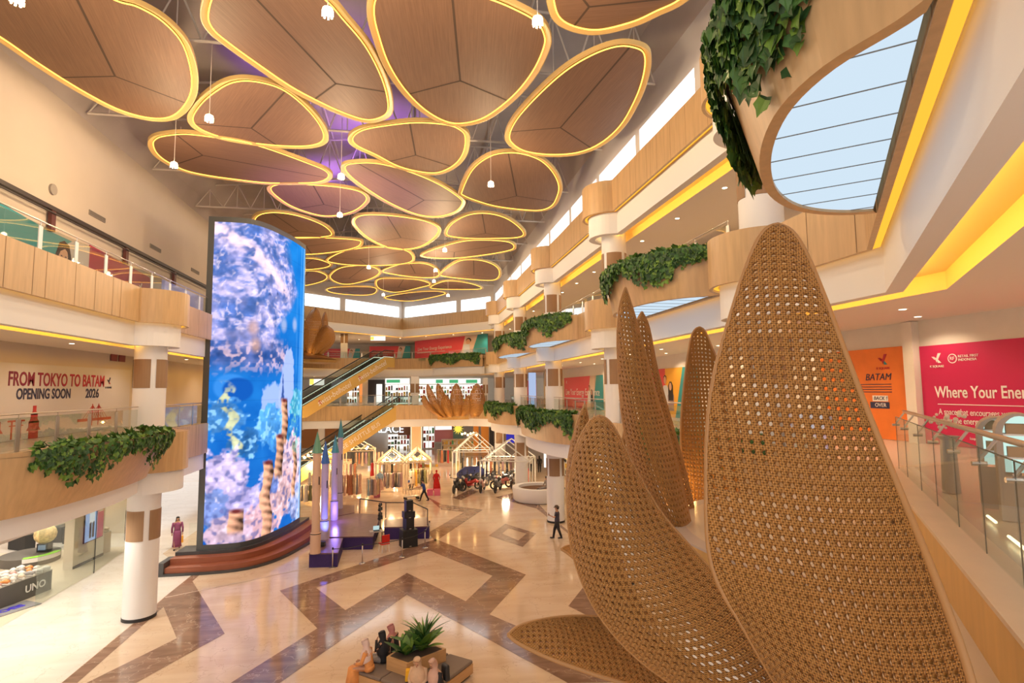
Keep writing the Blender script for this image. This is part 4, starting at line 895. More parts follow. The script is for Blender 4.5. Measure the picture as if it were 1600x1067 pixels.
petal(rows((937, 650, 6.6), ((925, 656, 6.6), (937, 655, 6.55), (950, 657, 6.6)), ((911, 676, 6.6), (937, 673, 6.42), (964, 677, 6.55)), ((899, 708, 6.5), (942, 712, 6.15), (988, 726, 6.35)), ((888, 780, 6.3), (955, 800, 5.72), (1030, 798, 6.0)), ((893, 850, 6.0), (975, 872, 5.42), (1074, 850, 5.7)),
 ((913, 915, 5.7), (1010, 935, 5.1), (1112, 893, 5.35)), ((945, 972, 5.4), (1060, 993, 4.8), (1152, 945, 5.0)), ((1000, 1030, 5.1), (1120, 1052, 4.55), (1197, 1012, 4.7)), ((1085, 1090, 4.8), (1190, 1112, 4.35), (1242, 1090, 4.5)), ((1190, 1160, 4.6), (1245, 1175, 4.3), (1292, 1172, 4.4))), .078, nl)
petal(rows((914, 632, 7.9), ((903, 660, 7.9), (911, 662, 7.8), (920, 668, 7.9)), ((892, 700, 7.8), (908, 708, 7.5), (925, 720, 7.6)), ((886, 750, 7.6), (908, 770, 7.2), (940, 790, 7.4)), ((890, 820, 7.4), (918, 840, 6.9), (965, 860, 7.2)), ((906, 885, 7.1), (940, 905, 6.7), (990, 925, 6.9)), ((940, 950, 6.9), (985, 965, 6.5), (1030, 975, 6.7))), .074, nl)
petal(rows((977, 449, 9.6), ((968, 480, 9.6), (978, 482, 9.5), (988, 482, 9.6)), ((965, 530, 9.5), (985, 535, 9.3), (1004, 537, 9.5)), ((968, 600, 9.4), (995, 605, 9.0), (1022, 606, 9.3)), ((974, 660, 9.2), (1009, 670, 8.75), (1040, 665, 9.1)), ((985, 712, 9.0), (1027, 732, 8.5), (1058, 727, 8.85)),
 ((1006, 762, 8.8), (1046, 792, 8.3), (1071, 782, 8.7)), ((1036, 808, 8.6), (1066, 837, 8.2), (1083, 835, 8.5)), ((1062, 852, 8.4), (1085, 877, 8.1), (1098, 880, 8.3))), .084, nl)
petal(rows((1003, 487, 10.2), ((993, 510, 10.2), (1003, 511, 10.1), (1014, 512, 10.2)), ((988, 570, 10.1), (1008, 572, 10.0), (1027, 577, 10.1)), ((998, 640, 10.0), (1025, 642, 9.8), (1046, 648, 9.9)), ((1020, 720, 9.8), (1047, 722, 9.6), (1069, 728, 9.7)), ((1044, 790, 9.6), (1062, 793, 9.4), (1086, 803, 9.5))), .084, nl)
petal(rows((1093, 511, 11.5), ((1085, 516, 11.5), (1093, 515, 11.5), (1101, 517, 11.5)), ((1078, 535, 11.5), (1093, 533, 11.6), (1110, 537, 11.5)), ((1070, 590, 11.4), (1097, 590, 11.65), (1132, 592, 11.4)), ((1064, 660, 11.3), (1103, 660, 11.6), (1152, 660, 11.3)), ((1065, 720, 11.2), (1108, 725, 11.55), (1158, 725, 11.2)), ((1073, 780, 11.1), (1112, 788, 11.4), (1150, 790, 11.1)), ((1090, 840, 11.0), (1115, 848, 11.2), (1138, 845, 11.0))), .086, nl)
petal(rows((794, 992, 6.3), ((812, 978, 6.4), (812, 992, 6.3), (812, 1006, 6.2)), ((850, 968, 6.5), (858, 991, 6.3), (860, 1029, 6.0)), ((900, 963, 6.6), (918, 1000, 6.3), (930, 1054, 5.8)), ((950, 967, 6.6), (980, 1010, 6.2), (1000, 1076, 5.6)), ((1000, 985, 6.5), (1030, 1040, 6.0), (1060, 1105, 5.4)), ((1060, 1025, 6.3), (1090, 1080, 5.8), (1110, 1140, 5.3))), .066, nl)
petal(rows((877, 858, 9.2), ((887, 853, 9.3), (889, 860, 9.2), (890, 867, 9.1)), ((905, 852, 9.4), (908, 865, 9.2), (910, 884, 8.9)), ((930, 856, 9.4), (935, 872, 9.1), (938, 900, 8.8)), ((965, 880, 9.2), (965, 893, 9.0), (960, 910, 8.8))), .085, nl)
petal(rows((977, 664, 10.6), ((971, 700, 10.6), (981, 700, 10.5), (992, 705, 10.6)), ((972, 735, 10.4), (985, 738, 10.3), (1002, 742, 10.4)), ((985, 768, 10.2), (998, 772, 10.1), (1015, 776, 10.2)), ((1010, 800, 10.1), (1018, 803, 10.0), (1028, 806, 10.1))), .085, nl)
# round platform the lotus grows around
pf = thing('lotus_platform', 'low rounded stone-topped platform bulging from the gallery behind the near petals', 'platform', (6.7, 6.9, 5.0))
cpx, cpy, rr_ = 6.72, 6.95, 3.05; t_ = Vector((.627, .779)); n_2 = Vector((-.779, .627)); ptsP = []
for i in range(33):
    a = math.pi*i/32; s = math.cos(a)*rr_*(1.0 if a < math.pi/2 else 1.0); ptsP.append(Vector((cpx, cpy))+t_*s+n_2*math.sin(a)*rr_)
m = MB(); m.prism([p for p in ptsP], 5.6, 6.62); m.build('wood_side', WOODG, pf, world=True, auto=True)
inn2 = [Vector((cpx, cpy))+(p-Vector((cpx, cpy)))*.93 for p in ptsP]
m = MB()
for i in range(32): m.quad((*ptsP[i], 6.65), (*ptsP[i+1], 6.65), (*inn2[i+1], 6.65), (*inn2[i], 6.65))
for i in range(32): m.quad((*ptsP[i], 6.62), (*ptsP[i+1], 6.62), (*ptsP[i+1], 6.65), (*ptsP[i], 6.65))
m.build('border_ring', mat('grey_pink_stone', (.52, .42, .36), .3), pf, world=True)
m = MB(); m.poly([(*p, 6.648) for p in inn2]); m.build('stone_top', mat('beige_stone', (.66, .52, .38), .3, var=.04, vscale=2), pf, world=True)
m = MB(); m.prism([Vector((cpx, cpy))+(p-Vector((cpx, cpy)))*.95 for p in ptsP], 4.7, 5.6); m.build('white_underside', WHITE, pf, world=True, auto=True)
for p, e in (((5.4, 10.3, 6.75), 22), ((4.2, 9.0, 6.4), 16), ((3.8, 6.4, 6.0), 14), ((4.6, 5.4, 6.3), 8)):
    lamp('POINT', p, e, (1.0, .58, .18), .1)
m = MB(); L0, L1 = Vector((2.2, 1.07)), Vector((7.2, 7.29)); ribbon([tuple(L0), tuple(L1)], 0, 6.640, -1.15, 6.640, m); ribbon([tuple(L0), tuple(L1)], -1.15, 6.640, -1.15, 5.7, m); struct('trim', m, MATS['beige_stone'], name='trim_lower_ledge')
# distant lotuses
def pet2(tip, base, wd, w0, w1, bend, parent, cell=.17, cup=.25):
    rs = [(*tip, w0)]
    out = [(D(*tip, w0),)*3]
    for t in (.08, .2, .38, .56, .74, .9, 1.0):
        cx = tip[0]+(base[0]-tip[0])*t+bend*math.sin(math.pi*t); cy = tip[1]+(base[1]-tip[1])*t; w = w0+(w1-w0)*t
        h = wd/2*(math.sin(math.pi*min(1, t*.86+.02))**.75)
        out.append((D(cx-h, cy, w), D(cx, cy, w-cup), D(cx+h, cy, w)))
    return petal(out, cell, parent, hole=.2, thick=.02, rim=.035)
l2 = thing('rattan_lotus', 'distant woven rattan lotus with lit petals on the far first gallery', 'sculpture', D(712, 655, 58), 0)
for tip, base, wd, w0, bend, cup in (((684, 599), (700, 648), 15, 58.6, -1, .3), ((668, 600), (696, 652), 13, 57.8, -5, .4), ((662, 617), (690, 652), 12, 57.5, -7, .4), ((713, 599), (714, 650), 20, 58.4, 0, .4), ((697, 617), (704, 651), 17, 57.6, -3, .5), ((731, 618), (724, 650), 17, 57.8, 4, .5), ((745, 599), (742, 651), 25, 57.5, 2, .6)):
    pet2(tip, base, wd, w0, 57.4, bend, l2, cup=cup)
for x, y, w in ((700, 650, 56.6), (717, 650, 56.6), (741, 649, 56.4), (684, 651, 56.6)):
    p = D(x, y, w); lamp('POINT', p, 9, (1, .62, .2), .1)
l3 = thing('rattan_lotus', 'dark rattan lotus on the far upper gallery beside the right edge of the screen', 'sculpture', D(495, 555, 60.3), 0)
for tip, base, wd, w0, bend, cup in (((475, 500), (470, 552), 26, 60.8, -3, .4), ((508, 487), (498, 552), 14, 60.7, 2, .3), ((493, 480), (484, 552), 30, 60.1, -1, .6), ((517, 512), (500, 553), 18, 60.3, 5, .5), ((511, 508), (492, 553), 28, 59.6, 4, .8)):
    pet2(tip, base, wd, w0, 59.8, bend, l3, cup=cup)
m = MB(); a, b = D(466, 554, 59.6), D(526, 562, 59.2); m.tube([a, a.lerp(b, .5)+Vector((0, 0, .1)), b], [.5, .35, .03], 10); 
for v in m.v: pass
m.build('flat_petal', RAT, l3, world=True, smooth=True)
p = D(482, 549, 58.8); lamp('POINT', p, 9, (1, .62, .2), .15)
m = MB(); c = D(712, 653, 61); m.lathe((c.x, c.y, 5.6), [(2.2, -.02), (2.4, .9), (2.2, 1.0)], 24, a0=math.pi, a1=2*math.pi); m.build('wood_base', WOODG, l2, world=True, auto=True)

c = D(490, 560, 63); m = MB(); m.lathe((c.x, c.y, 11.9), [(.01, 0), (2.6, 0), (3.0, .5), (.01, .52)], 24); tag(m.build('round_bay', WOODG), 'round wooden bay under the dark rattan lotus on the far upper gallery', 'balcony bay')
# ------------------------------------------------------------------ printed wall graphics
MAG = mat('magenta_print', (.52, .012, .085), .5); ORA = mat('orange_print', (.80, .20, .025), .5, var=.12, vscale=1.2); TEAL = mat('teal_print', (.03, .30, .33), .5)
YEL = mat('yellow_print', (.85, .42, .04), .5); CORAL = mat('coral_print', (.72, .07, .09), .5); INK = mat('dark_ink', (.03, .03, .08), .6); REDK = mat('red_ink', (.50, .03, .05), .6); WINK = mat('white_ink', (.85, .80, .76), .6)
SKIN = mat('skin', (.52, .28, .17), .55); SKINP = mat('printed_skin', (.66, .38, .25), .6); HAIR = mat('dark_hair', (.018, .012, .01), .55); SHIRT = mat('printed_white_shirt', (.62, .64, .68), .6)
ROTR = (math.pi/2, 0, -math.pi/2); ROTL = (math.pi/2, 0, math.pi/2)
def flat(m, pts, x, name, material, parent, d=.02):
    """thin printed shape in a wall plane; pts are (y, z)"""
    b = MB(); b.poly([(x, y, z) for y, z in pts]); b.poly([(x+d, y, z) for y, z in reversed(pts)]); n = len(pts)
    for i in range(n): p, q = pts[i], pts[(i+1) % n]; b.quad((x, *p), (x+d, *p), (x+d, *q), (x, *q))
    return b.build(name, material, parent, world=True)
def ell(y, z, ry, rz, n=20): return [(y+ry*math.cos(2*math.pi*i/n), z+rz*math.sin(2*math.pi*i/n)) for i in range(n)]
def T(body, size, par, material, x, y, z, rot, **k):
    o = text(body, size, par, material, (0, 0, 0), rot, **k); v = Vector((x, y, z))-par.location; o.location = v; return o
XG = XR-.04
def klogo(par, x, y, z, s, rot, c1, c2, cap=True):
    sg = 1 if rot == ROTL else -1
    f = lambda pts: [(y+sg*a*s, z+b*s) for a, b in pts]
    xx = x if rot == ROTR else x
    flat(None, f([(-.5, .2), (-.25, .2), (0, -.35), (.45, .5), (.15, .5), (-.02, .05), (-.2, -.1)]), xx, 'logo_mark', c1, par, .006)
    flat(None, f([(.1, -.05), (.45, -.4), (.1, -.4)]), xx, 'logo_mark', c2, par, .006)
    if cap: T('K SQUARE', s*.30, par, c1, xx-.004*(1 if rot == ROTR else -1), y, z-.72*s, rot)
t = thing('wall_poster', 'magenta wall graphic reading Where Your Energy behind the near glass railing', 'poster', (XG, 11, 7.05), 0)
flat(None, [(13.64, 7.06), (13.64, 9.82), (5.0, 9.82), (5.0, 7.06)], XG, 'print', MAG, t)
xx = XG-.012
klogo(t, xx, 13.12, 9.44, .30, ROTR, WINK, WINK); flat(None, ell(12.66, 9.42, .13, .13), xx, 'logo_ring', WINK, t, .006); flat(None, ell(12.66, 9.42, .105, .105), xx-.004, 'logo_ring', MAG, t, .003); T('RF', .13, t, WINK, xx-.008, 12.66, 9.42, ROTR)
T('RETAIL FIRST\nINDONESIA', .095, t, WINK, xx, 12.50, 9.42, ROTR, align='LEFT')
T('Where Your Energy', .44, t, WINK, xx, 13.24, 8.50, ROTR, align='LEFT', bold=.006, sx=.73)
flat(None, [(13.18, 8.17), (13.18, 8.19), (8, 8.19), (8, 8.17)], xx, 'rule_line', WINK, t, .006)
T('A space that encourages you to', .235, t, WINK, xx, 13.17, 7.97, ROTR, align='LEFT', sx=.70); T('enjoy the energy of more', .235, t, WINK, xx, 13.15, 7.74, ROTR, align='LEFT', sx=.70)
T('ksquare', .10, t, WINK, xx, 12.35, 7.30, ROTR, align='LEFT')
t = thing('wall_poster', 'orange wall graphic reading BATAM beside the pilaster, partly behind the big petal', 'poster', (XG, 15, 7.05), 0)
flat(None, [(17.6, 7.06), (17.6, 9.88), (14.02, 9.88), (14.02, 7.06)], XG, 'print', ORA, t)
klogo(t, xx, 14.92, 9.50, .36, ROTR, REDK, TEAL); T('BATAM', .30, t, INK, xx, 15.15, 8.97, ROTR, shear=.25)
for k in range(4): flat(None, [(15.9, 8.74-k*.08), (15.9, 8.76-k*.08), (14.66, 8.76-k*.08), (14.66, 8.74-k*.08)], xx, 'small_print', INK, t, .004)
flat(None, [(15.4, 8.22), (15.4, 8.40), (14.82, 8.40), (14.82, 8.22)], xx, 'tag_box', WINK, t, .006); T('BACK !', .16, t, INK, xx-.006, 15.1, 8.31, ROTR, shear=.2)
flat(None, [(15.5, 8.0), (15.5, 8.20), (14.78, 8.20), (14.78, 8.0)], xx, 'tag_box', INK, t, .006); T('OVER', .17, t, WINK, xx-.006, 15.1, 8.10, ROTR)
pm = MB(); pm.box((XR-.12, 13.83, 8.8), (.24, .34, 3.5)); struct('trim', pm, CREAM, name='trim_pilaster')
def family(par, x, y, z, s, rot, n=2):
    """printed figures: simple portraits of people in the artwork"""
    sg = 1 if rot == ROTL else -1; d = -.004*(-1 if rot == ROTL else 1)
    for k in range(n):
        yy = y+sg*k*.62*s; zz = z-k*.35*s
        P = lambda pts: [(yy+sg*a*s, zz+b*s) for a, b in pts]
        flat(None, P([(-.32, -1.3), (-.36, -.5), (-.2, -.28), (.2, -.28), (.36, -.5), (.32, -1.3)]), x+d*k, 'printed_person', SHIRT if k == 0 else mat('printed_grey_dress', (.30, .22, .24), .6), par, .004)
        if k == 1: flat(None, P([(-.26, -.75), (-.28, .05), (-.1, .26), (.12, .26), (.28, .05), (.28, -.75)]), x+d*(k+1), 'printed_person', HAIR, par, .004)
        else: flat(None, P([(-.17, .02), (-.17, .2), (0, .30), (.17, .2), (.17, .02)]), x+d*2, 'printed_person', HAIR, par, .004)
        flat(None, [(yy+sg*a*s, zz+b*s) for a, b in ell(0, 0, .15, .21)], x+d*(k+3), 'printed_person', SKINP, par, .004)
t = thing('wall_poster', 'bright poster of two people on red, orange and teal between the thin and middle petals', 'poster', (XG, 29, 7.05), 0)
flat(None, [(32.2, 7.06), (32.2, 9.82), (30.0, 9.82), (30.0, 8.6), (32.2, 8.3)], XG, 'print', CORAL, t); flat(None, [(32.2, 7.06), (32.2, 8.3), (30.0, 8.6), (30.0, 9.82), (27.9, 9.82), (28.9, 7.06)], XG, 'print', YEL, t); flat(None, [(27.9, 9.82), (26.2, 9.82), (26.2, 7.06), (28.9, 7.06)], XG, 'print', TEAL, t)
family(t, xx, 30.0, 9.15, 1.05, ROTR)
def redposter(lab, x, y0, y1, z0, z1, rot, caption, teal=True, fam=True):
    """y0 is the left end as seen from the hall"""
    sg = 1 if y1 > y0 else -1; L = abs(y1-y0); t = thing('wall_poster', lab, 'poster', (x, (y0+y1)/2, z0), 0, 'red and teal wall posters')
    Y = lambda s: y0+sg*L*s
    flat(None, [(Y(0), z0), (Y(0), z1), (Y(.72 if teal else 1), z1), (Y(.62 if teal else 1), z0)], x, 'print', CORAL, t)
    xo = x-.012 if rot == ROTR else x+.024
    if teal: flat(None, [(Y(.62), z0), (Y(.72), z1), (Y(.84), z1), (Y(.78), z0)], x, 'print', mat('pale_print', (.72, .55, .46), .6), t); flat(None, [(Y(.78), z0), (Y(.86), z1), (Y(1), z1), (Y(1), z0)], x, 'print', TEAL, t)
    if fam: family(t, xo, Y(.70), z0+(z1-z0)*.62, (z1-z0)*.36, rot, 2)
    klogo(t, xo, Y(.08), z0+(z1-z0)*.84, .3, rot, WINK, WINK, cap=False)
    T(caption, L*.075, t, WINK, xo, Y(.05), z0+(z1-z0)*.5, rot, align='LEFT'); flat(None, [(Y(.05), z0+.75), (Y(.05), z0+.79), (Y(.5), z0+.79), (Y(.5), z0+.75)], xo, 'rule_line', WINK, t, .006)
    return t
redposter('red, teal-ended wall poster behind the railing between the second and third right columns', XG, 51.5, 40.6, 7.06, 9.75, ROTR, 'Live Your Energy Experience')
redposter('narrow coral poster just left of the third right column', XG, 58.5, 54.5, 7.06, 9.8, ROTR, 'Your Energy', teal=False, fam=False)
redposter('small coral poster beside the fourth right column', XG, 70.5, 63.5, 7.06, 9.8, ROTR, 'Energy', teal=False, fam=False)
# pale blue printed end strip
t = thing('wall_poster', 'pale blue poster strip between the third right column and a red poster', 'poster', (XG, 53, 7.05)); flat(None, [(54.2, 7.06), (54.2, 9.8), (52.6, 9.8), (52.6, 7.06)], XG, 'print', mat('pale_blue_print', (.35, .55, .60), .5), t)
# left wall: the big opening-soon graphic
XLG = XL+.03
t = thing('wall_graphic', 'pale wall graphic reading FROM TOKYO TO BATAM, OPENING SOON 2026', 'wall graphic', (XLG, 24, 7.06))
flat(None, [(10, 7.06), (10, 9.75), (31.2, 9.88), (31.2, 7.06)], XLG, 'print', mat('pale_grey_print', (.60, .56, .55), .6), t)
xl = XLG+.03
GR = mat('red_to_navy_ink', (.4, .02, .05), .6); nt, b = nodes(GR); tc = nt.nodes.new('ShaderNodeTexCoord'); se = nt.nodes.new('ShaderNodeSeparateXYZ'); nt.links.new(tc.outputs['Generated'], se.inputs[0]); rr = nt.nodes.new('ShaderNodeValToRGB')
rr.color_ramp.elements[0].color = (.18, .012, .05, 1); rr.color_ramp.elements[1].color = (.52, .02, .05, 1); nt.links.new(se.outputs[0], rr.inputs[0]); nt.links.new(rr.outputs[0], b.inputs['Base Color'])
def fitT(body, y0, y1, z, h, m_, par):
    o = T(body, h*1.38, par, m_, xl, (y0+y1)/2, z, ROTL, bold=.014); bpy.context.view_layer.update(); w = o.data.vertices; xs = [v.co.x for v in w]; wd = max(xs)-min(xs); o.scale = ((y1-y0)/wd, 1, 1); return o
fitT('FROM TOKYO TO BATAM', 22.5, 28.75, 9.24, .52, GR, t); fitT('OPENING SOON', 22.95, 26.2, 8.70, .40, INK, t); fitT('2026', 27.3, 28.35, 8.70, .40, INK, t)
klogo(t, xl, 29.15, 9.28, .34, ROTL, INK, REDK, cap=False); T('K SQUARE', .12, t, INK, xl, 29.15, 8.98, ROTL); klogo(t, xl, 21.6, 9.38, .6, ROTL, INK, REDK, cap=False); T('K SQUARE', .2, t, INK, xl, 21.6, 8.86, ROTL)
PG = mat('red_print', (.50, .04, .035), .6)
for y, s in ((21.9, 1.0), (24.0, .8)):      # pagodas and a gate
    for k in range(3): flat(None, [(y-.5*s+.12*k*s, 7.35+k*.36*s), (y-.36*s+.12*k*s, 7.5+k*.36*s), (y-.36*s+.12*k*s, 7.7+k*.36*s), (y+.36*s-.12*k*s, 7.7+k*.36*s), (y+.36*s-.12*k*s, 7.5+k*.36*s), (y+.5*s-.12*k*s, 7.35+k*.36*s)], xl-.006, 'printed_pagoda', PG, t, .006)
    flat(None, [(y-.34*s, 7.06), (y-.34*s, 7.4), (y+.34*s, 7.4), (y+.34*s, 7.06)], xl-.006, 'printed_pagoda', PG, t, .006)
for a, b_, c, d in ((22.6, 23.5, 7.72, 7.78), (22.68, 23.42, 7.56, 7.60), (22.78, 22.86, 7.1, 7.72), (23.24, 23.32, 7.1, 7.72)): flat(None, [(a, c), (a, d), (b_, d), (b_, c)], xl-.006, 'printed_gate', PG, t, .006)
for k in range(2):
    y = 27.9+k*.5; flat(None, [(y-.03, 7.3), (y-.03, 8.25), (y+.03, 8.25), (y+.03, 7.3)], xl-.006, 'printed_bridge', PG, t, .006)
    for j in (-1, 1):
        for q in (.25, .5, .75): flat(None, [(y, 8.2), (y+.02, 8.2), (y+j*q+.02, 7.6), (y+j*q, 7.6)], xl-.006, 'printed_bridge', PG, t, .006)
flat(None, [(26.8, 7.5), (26.8, 7.62), (29.5, 7.62), (29.5, 7.5)], xl-.006, 'printed_bridge', PG, t, .006)
for k in (0, 1):
    o = flat(None, [(29.25+k*.75, 10.25), (29.25+k*.75, 10.72), (29.85+k*.75, 10.72), (29.85+k*.75, 10.25)], XLG, 'access_hatch', mat('dark_red_hatch', (.22, .02, .02), .5), None); tag(o, ['left', 'right'][k]+' one of two small dark red square hatches above the opening soon graphic', 'hatch', 'dark red hatches')
# upper left gallery posters
XU = XL-.07
t = thing('wall_poster', 'teal poster with a dark-haired woman above the upper left gallery railing', 'poster', (XU, 23, 12.4))
flat(None, [(12, 12.4), (12, 15.35), (21.7, 15.35), (24.3, 15.12), (25.9, 15.1), (25.2, 14.7), (24.9, 14.2), (24.9, 12.4)], XU, 'print', TEAL, t, .02); flat(None, [(24.9, 12.4), (24.9, 14.2), (25.2, 14.7), (25.9, 15.1), (27.2, 15.2), (27.2, 12.4)], XU, 'print', mat('pale_grey_print'), t, .02)
yw, zw = 25.35, 14.35; X1 = XU+.03
flat(None, [(yw-.55, 12.6), (yw-.52, 14.3), (yw-.3, 14.85), (yw, 14.98), (yw+.35, 14.85), (yw+.55, 14.3), (yw+.75, 12.8)], X1, 'printed_hair', HAIR, t, .006); flat(None, ell(yw-.05, zw-.05, .33, .46), X1+.01, 'printed_face', SKINP, t, .006)
flat(None, [(yw-.45, 14.1), (yw-.35, 14.75), (yw, 14.9), (yw+.3, 14.5), (yw+.05, 14.65), (yw-.25, 14.5)], X1+.02, 'printed_hair', HAIR, t, .004)
for s in (-.17, .11): flat(None, ell(yw+s, 14.32, .06, .025, 10), X1+.024, 'printed_eye', INK, t, .004)
flat(None, ell(yw-.03, 14.02, .09, .03, 10), X1+.024, 'printed_mouth', REDK, t, .004)
t = thing('wall_poster', 'crimson poster seen through the upper left gallery railing', 'poster', (XU, 30, 12.4)); flat(None, [(27.2, 12.4), (27.2, 15.3), (33.0, 15.0), (34.2, 12.4)], XU, 'print', mat('crimson_print', (.40, .015, .06), .5), t, .02); flat(None, [(34.2, 12.4), (33, 15), (36, 14.9), (37, 12.4)], XU, 'print', mat('pale_grey_print'), t, .02)
klogo(t, X1, 32.0, 14.3, .4, ROTL, WINK, WINK, cap=False)
# dark service rail and vents on the left wall
m = MB(); m.box((XL+.07, 30, 16.0), (.14, 64, .16)); m.box((XL+.16, 30, 15.80), (.05, 64, .05))
tag(m.build('ceiling_track', mat('dark_bronze', (.05, .035, .03), .5)), 'long dark metal track running along the foot of the plain left wall', 'track')
for k, y in enumerate((X(84, 340, XL+.1).y, X(199, 395, XL+.1).y, X(274, 430, XL+.1).y)):
    m = MB(); m.box((XL+.04, y, 15.55), (.14, .26, .9)); tag(m.build('track_post', mat('red_brown_post', (.12, .03, .02), .5)), 'dark reddish post under the wall track, %s along from the near end' % ORD[k].replace('nearest', 'first'), 'post', 'reddish posts under the track')
for k, (px, py) in enumerate(((152, 338), (243, 388), (305, 424))):
    p = X(px, py, XL+.02); m = MB(); m.box((XL+.02, p.y, p.z), (.05, 1.3, .22)); 
    for j in range(3): m.box((XL+.05, p.y, p.z-.06+.06*j), (.02, 1.25, .015), mi=1)
    tag(m.build('air_vent', [mat('vent_grey', (.30, .25, .21), .6), BLACK]), 'thin slot air vent high on the plain left wall, %s' % ['nearest', 'middle', 'farthest one'][k], 'vent', 'slot vents on the left wall')
p = X(82, 296, XL+.02); m = MB(); m.tube([(XL, p.y, p.z), (XL+.08, p.y, p.z)], .22, 16); tag(m.build('wall_speaker', mat('speaker_grey', (.35, .30, .25), .6)), 'small round grey speaker on the plain left wall', 'speaker')
# ------------------------------------------------------------------ people
def person(lab, loc, rz, pose, top, legs, hair='short', hijab=None, skirt=None, scale=1.0, sleeves=True, name='person', extra=None, bag=None, cap=None):
    """pose: joints in metres, x right, y forward, z up. One continuous skinned body, clothes and hair as children"""
    t = thing(name, lab, 'person', loc, rz); t.scale = (scale,)*3
    J = {k: Vector(v) for k, v in pose.items()}
    ch = [('pelvis', 'belly'), ('belly', 'chest'), ('chest', 'neck'), ('neck', 'head')]
    for s in 'LR': ch += [('chest', 'sh'+s), ('sh'+s, 'el'+s), ('el'+s, 'wr'+s), ('wr'+s, 'ha'+s), ('pelvis', 'hip'+s), ('hip'+s, 'kn'+s), ('kn'+s, 'an'+s), ('an'+s, 'to'+s)]
    rad = dict(pelvis=.13, belly=.125, chest=.14, neck=.055, head=.09)
    for s in 'LR': rad.update({'sh'+s: .06, 'el'+s: .042, 'wr'+s: .028, 'ha'+s: .03, 'hip'+s: .085, 'kn'+s: .058, 'an'+s: .038, 'to'+s: .035})
    names = [k for k in J if k != 'face']; me = bpy.data.meshes.new('body'); me.from_pydata([J[n] for n in names], [(names.index(a), names.index(b)) for a, b in ch], [])
    me.materials.append(SKIN); o = bpy.data.objects.new('body', me); COL.objects.link(o); o.parent = t
    sk = o.modifiers.new('skin', 'SKIN'); sk.use_smooth_shade = True
    for i, n in enumerate(names): me.skin_vertices[0].data[i].radius = (rad[n],)*2; me.skin_vertices[0].data[i].use_root = (n == 'pelvis')
    o.modifiers.new('smooth', 'SUBSURF').levels = 1; o.modifiers['smooth'].render_levels = 1
    h = J['head']; up = (h-J['neck']).normalized(); f = pose.get('face') 
    f = Vector(f) if f else Vector((0, 1, 0)); f = (f-up*f.dot(up)).normalized(); r = f.cross(up)
    Hd = MB()
    def hp(a, b, c): return h+r*a+f*b+up*c
    H = MB(); H.ball((0, 0, 0), (.078, .095, .118), 14); H.v = [tuple(hp(v[0], v[1]+.0, v[2]+.02)) for v in H.v]; H.build('head', SKIN, t, smooth=True)
    F = MB()
    for s in (-1, 1): F.ball(hp(.03*s, .088, .03), .010, 6, 0)
    F.ball(hp(0, .093, -.045), .014, 6, 1); F.build('face', [INK, mat('lips', (.35, .08, .06), .5)], t, smooth=True)
    F = MB(); F.ball(hp(0, .10, .0), .014, 6); 
    for s in (-1, 1): F.ball(hp(.08*s, 0, 0), .017, 6)
    F.build('nose_and_ears', SKIN, t, smooth=True)
    # fingers
    for s in 'LR':
        w, ha = J['wr'+s], J['ha'+s]; d = (ha-w).normalized(); sd = d.orthogonal().normalized(); G = MB()
        for k in range(4): b0 = ha+sd*(-.024+.016*k); G.tube([b0-d*.01, b0+d*.035, b0+d*(.06+.006*(1.5-abs(k-1.5)))+sd.cross(d)*.015], [.009, .008, .006], 5)
        G.tube([ha+sd*.03-d*.03, ha+sd*.052, ha+sd*.055+d*.022], [.010, .009, .007], 5); G.build('fingers', SKIN, t, smooth=True)
    # clothes
    S = MB(); pl, be, cs, nk = J['pelvis'], J['belly'], J['chest'], J['neck']
    def loft(m, pts, rs, sx=(1, 0, 0), n=14, ax=None):
        rws = []
        for (p, (a, b)) in zip(pts, rs):
            rws.append([p+Vector((math.cos(2*math.pi*k/n)*a, math.sin(2*math.pi*k/n)*b, 0)) for k in range(n)])
        vs = [v for r_ in rws for v in r_]; fs = [(i*n+k, i*n+(k+1) % n, (i+1)*n+(k+1) % n, (i+1)*n+k) for i in range(len(rws)-1) for k in range(n)]
        m.add(vs, fs+[tuple(range(n-1, -1, -1)), tuple((len(rws)-1)*n+k for k in range(n))])
    loft(S, [pl-Vector((0, 0, .08)), pl, be, cs, cs.lerp(nk, .55), nk-Vector((0, 0, .02))], [(.17, .135), (.17, .135), (.155, .125), (.185, .135), (.16, .11), (.065, .065)])
    for s in 'LR':
        if sleeves: S.tube([J['sh'+s]+(cs-J['sh'+s])*.3, J['sh'+s], J['el'+s], J['wr'+s]], [.07, .068, .054, .042], 9)
        else: S.tube([J['sh'+s]+(cs-J['sh'+s])*.3, J['sh'+s], J['sh'+s].lerp(J['el'+s], .7)], [.07, .068, .058], 9)
    S.build('top', top, t, smooth=True)
    if skirt:
        S = MB(); kn = (J['knL']+J['knR'])/2; an = (J['anL']+J['anR'])/2
        loft(S, [pl+Vector((0, 0, .06)), pl-Vector((0, 0, .04)), (pl+kn)/2, kn, (kn+an)/2, an+Vector((0, 0, .03))], [(.165, .14), (.2, .16), (.20, .19), (.20, .19), (.21, .2), (.23, .22)]); S.build('skirt', skirt, t, smooth=True)
    else:
        S = MB()
        for s in 'LR': S.tube([pl.lerp(J['hip'+s], .6), J['hip'+s], J['kn'+s], J['an'+s]], [.10, .105, .075, .055], 10)
        S.build('trousers', legs, t, smooth=True)
    S = MB()
    for s in 'LR': a, b_ = J['an'+s], J['to'+s]; d = (b_-a); d.z = 0; d.normalize(); S.tube([a-d*.06+Vector((0, 0, -.04)), a+Vector((0, 0, -.035)), a+d*.10+Vector((0, 0, -.05)), a+d*.19+Vector((0, 0, -.055))], [.035, .048, .042, .028], 8)
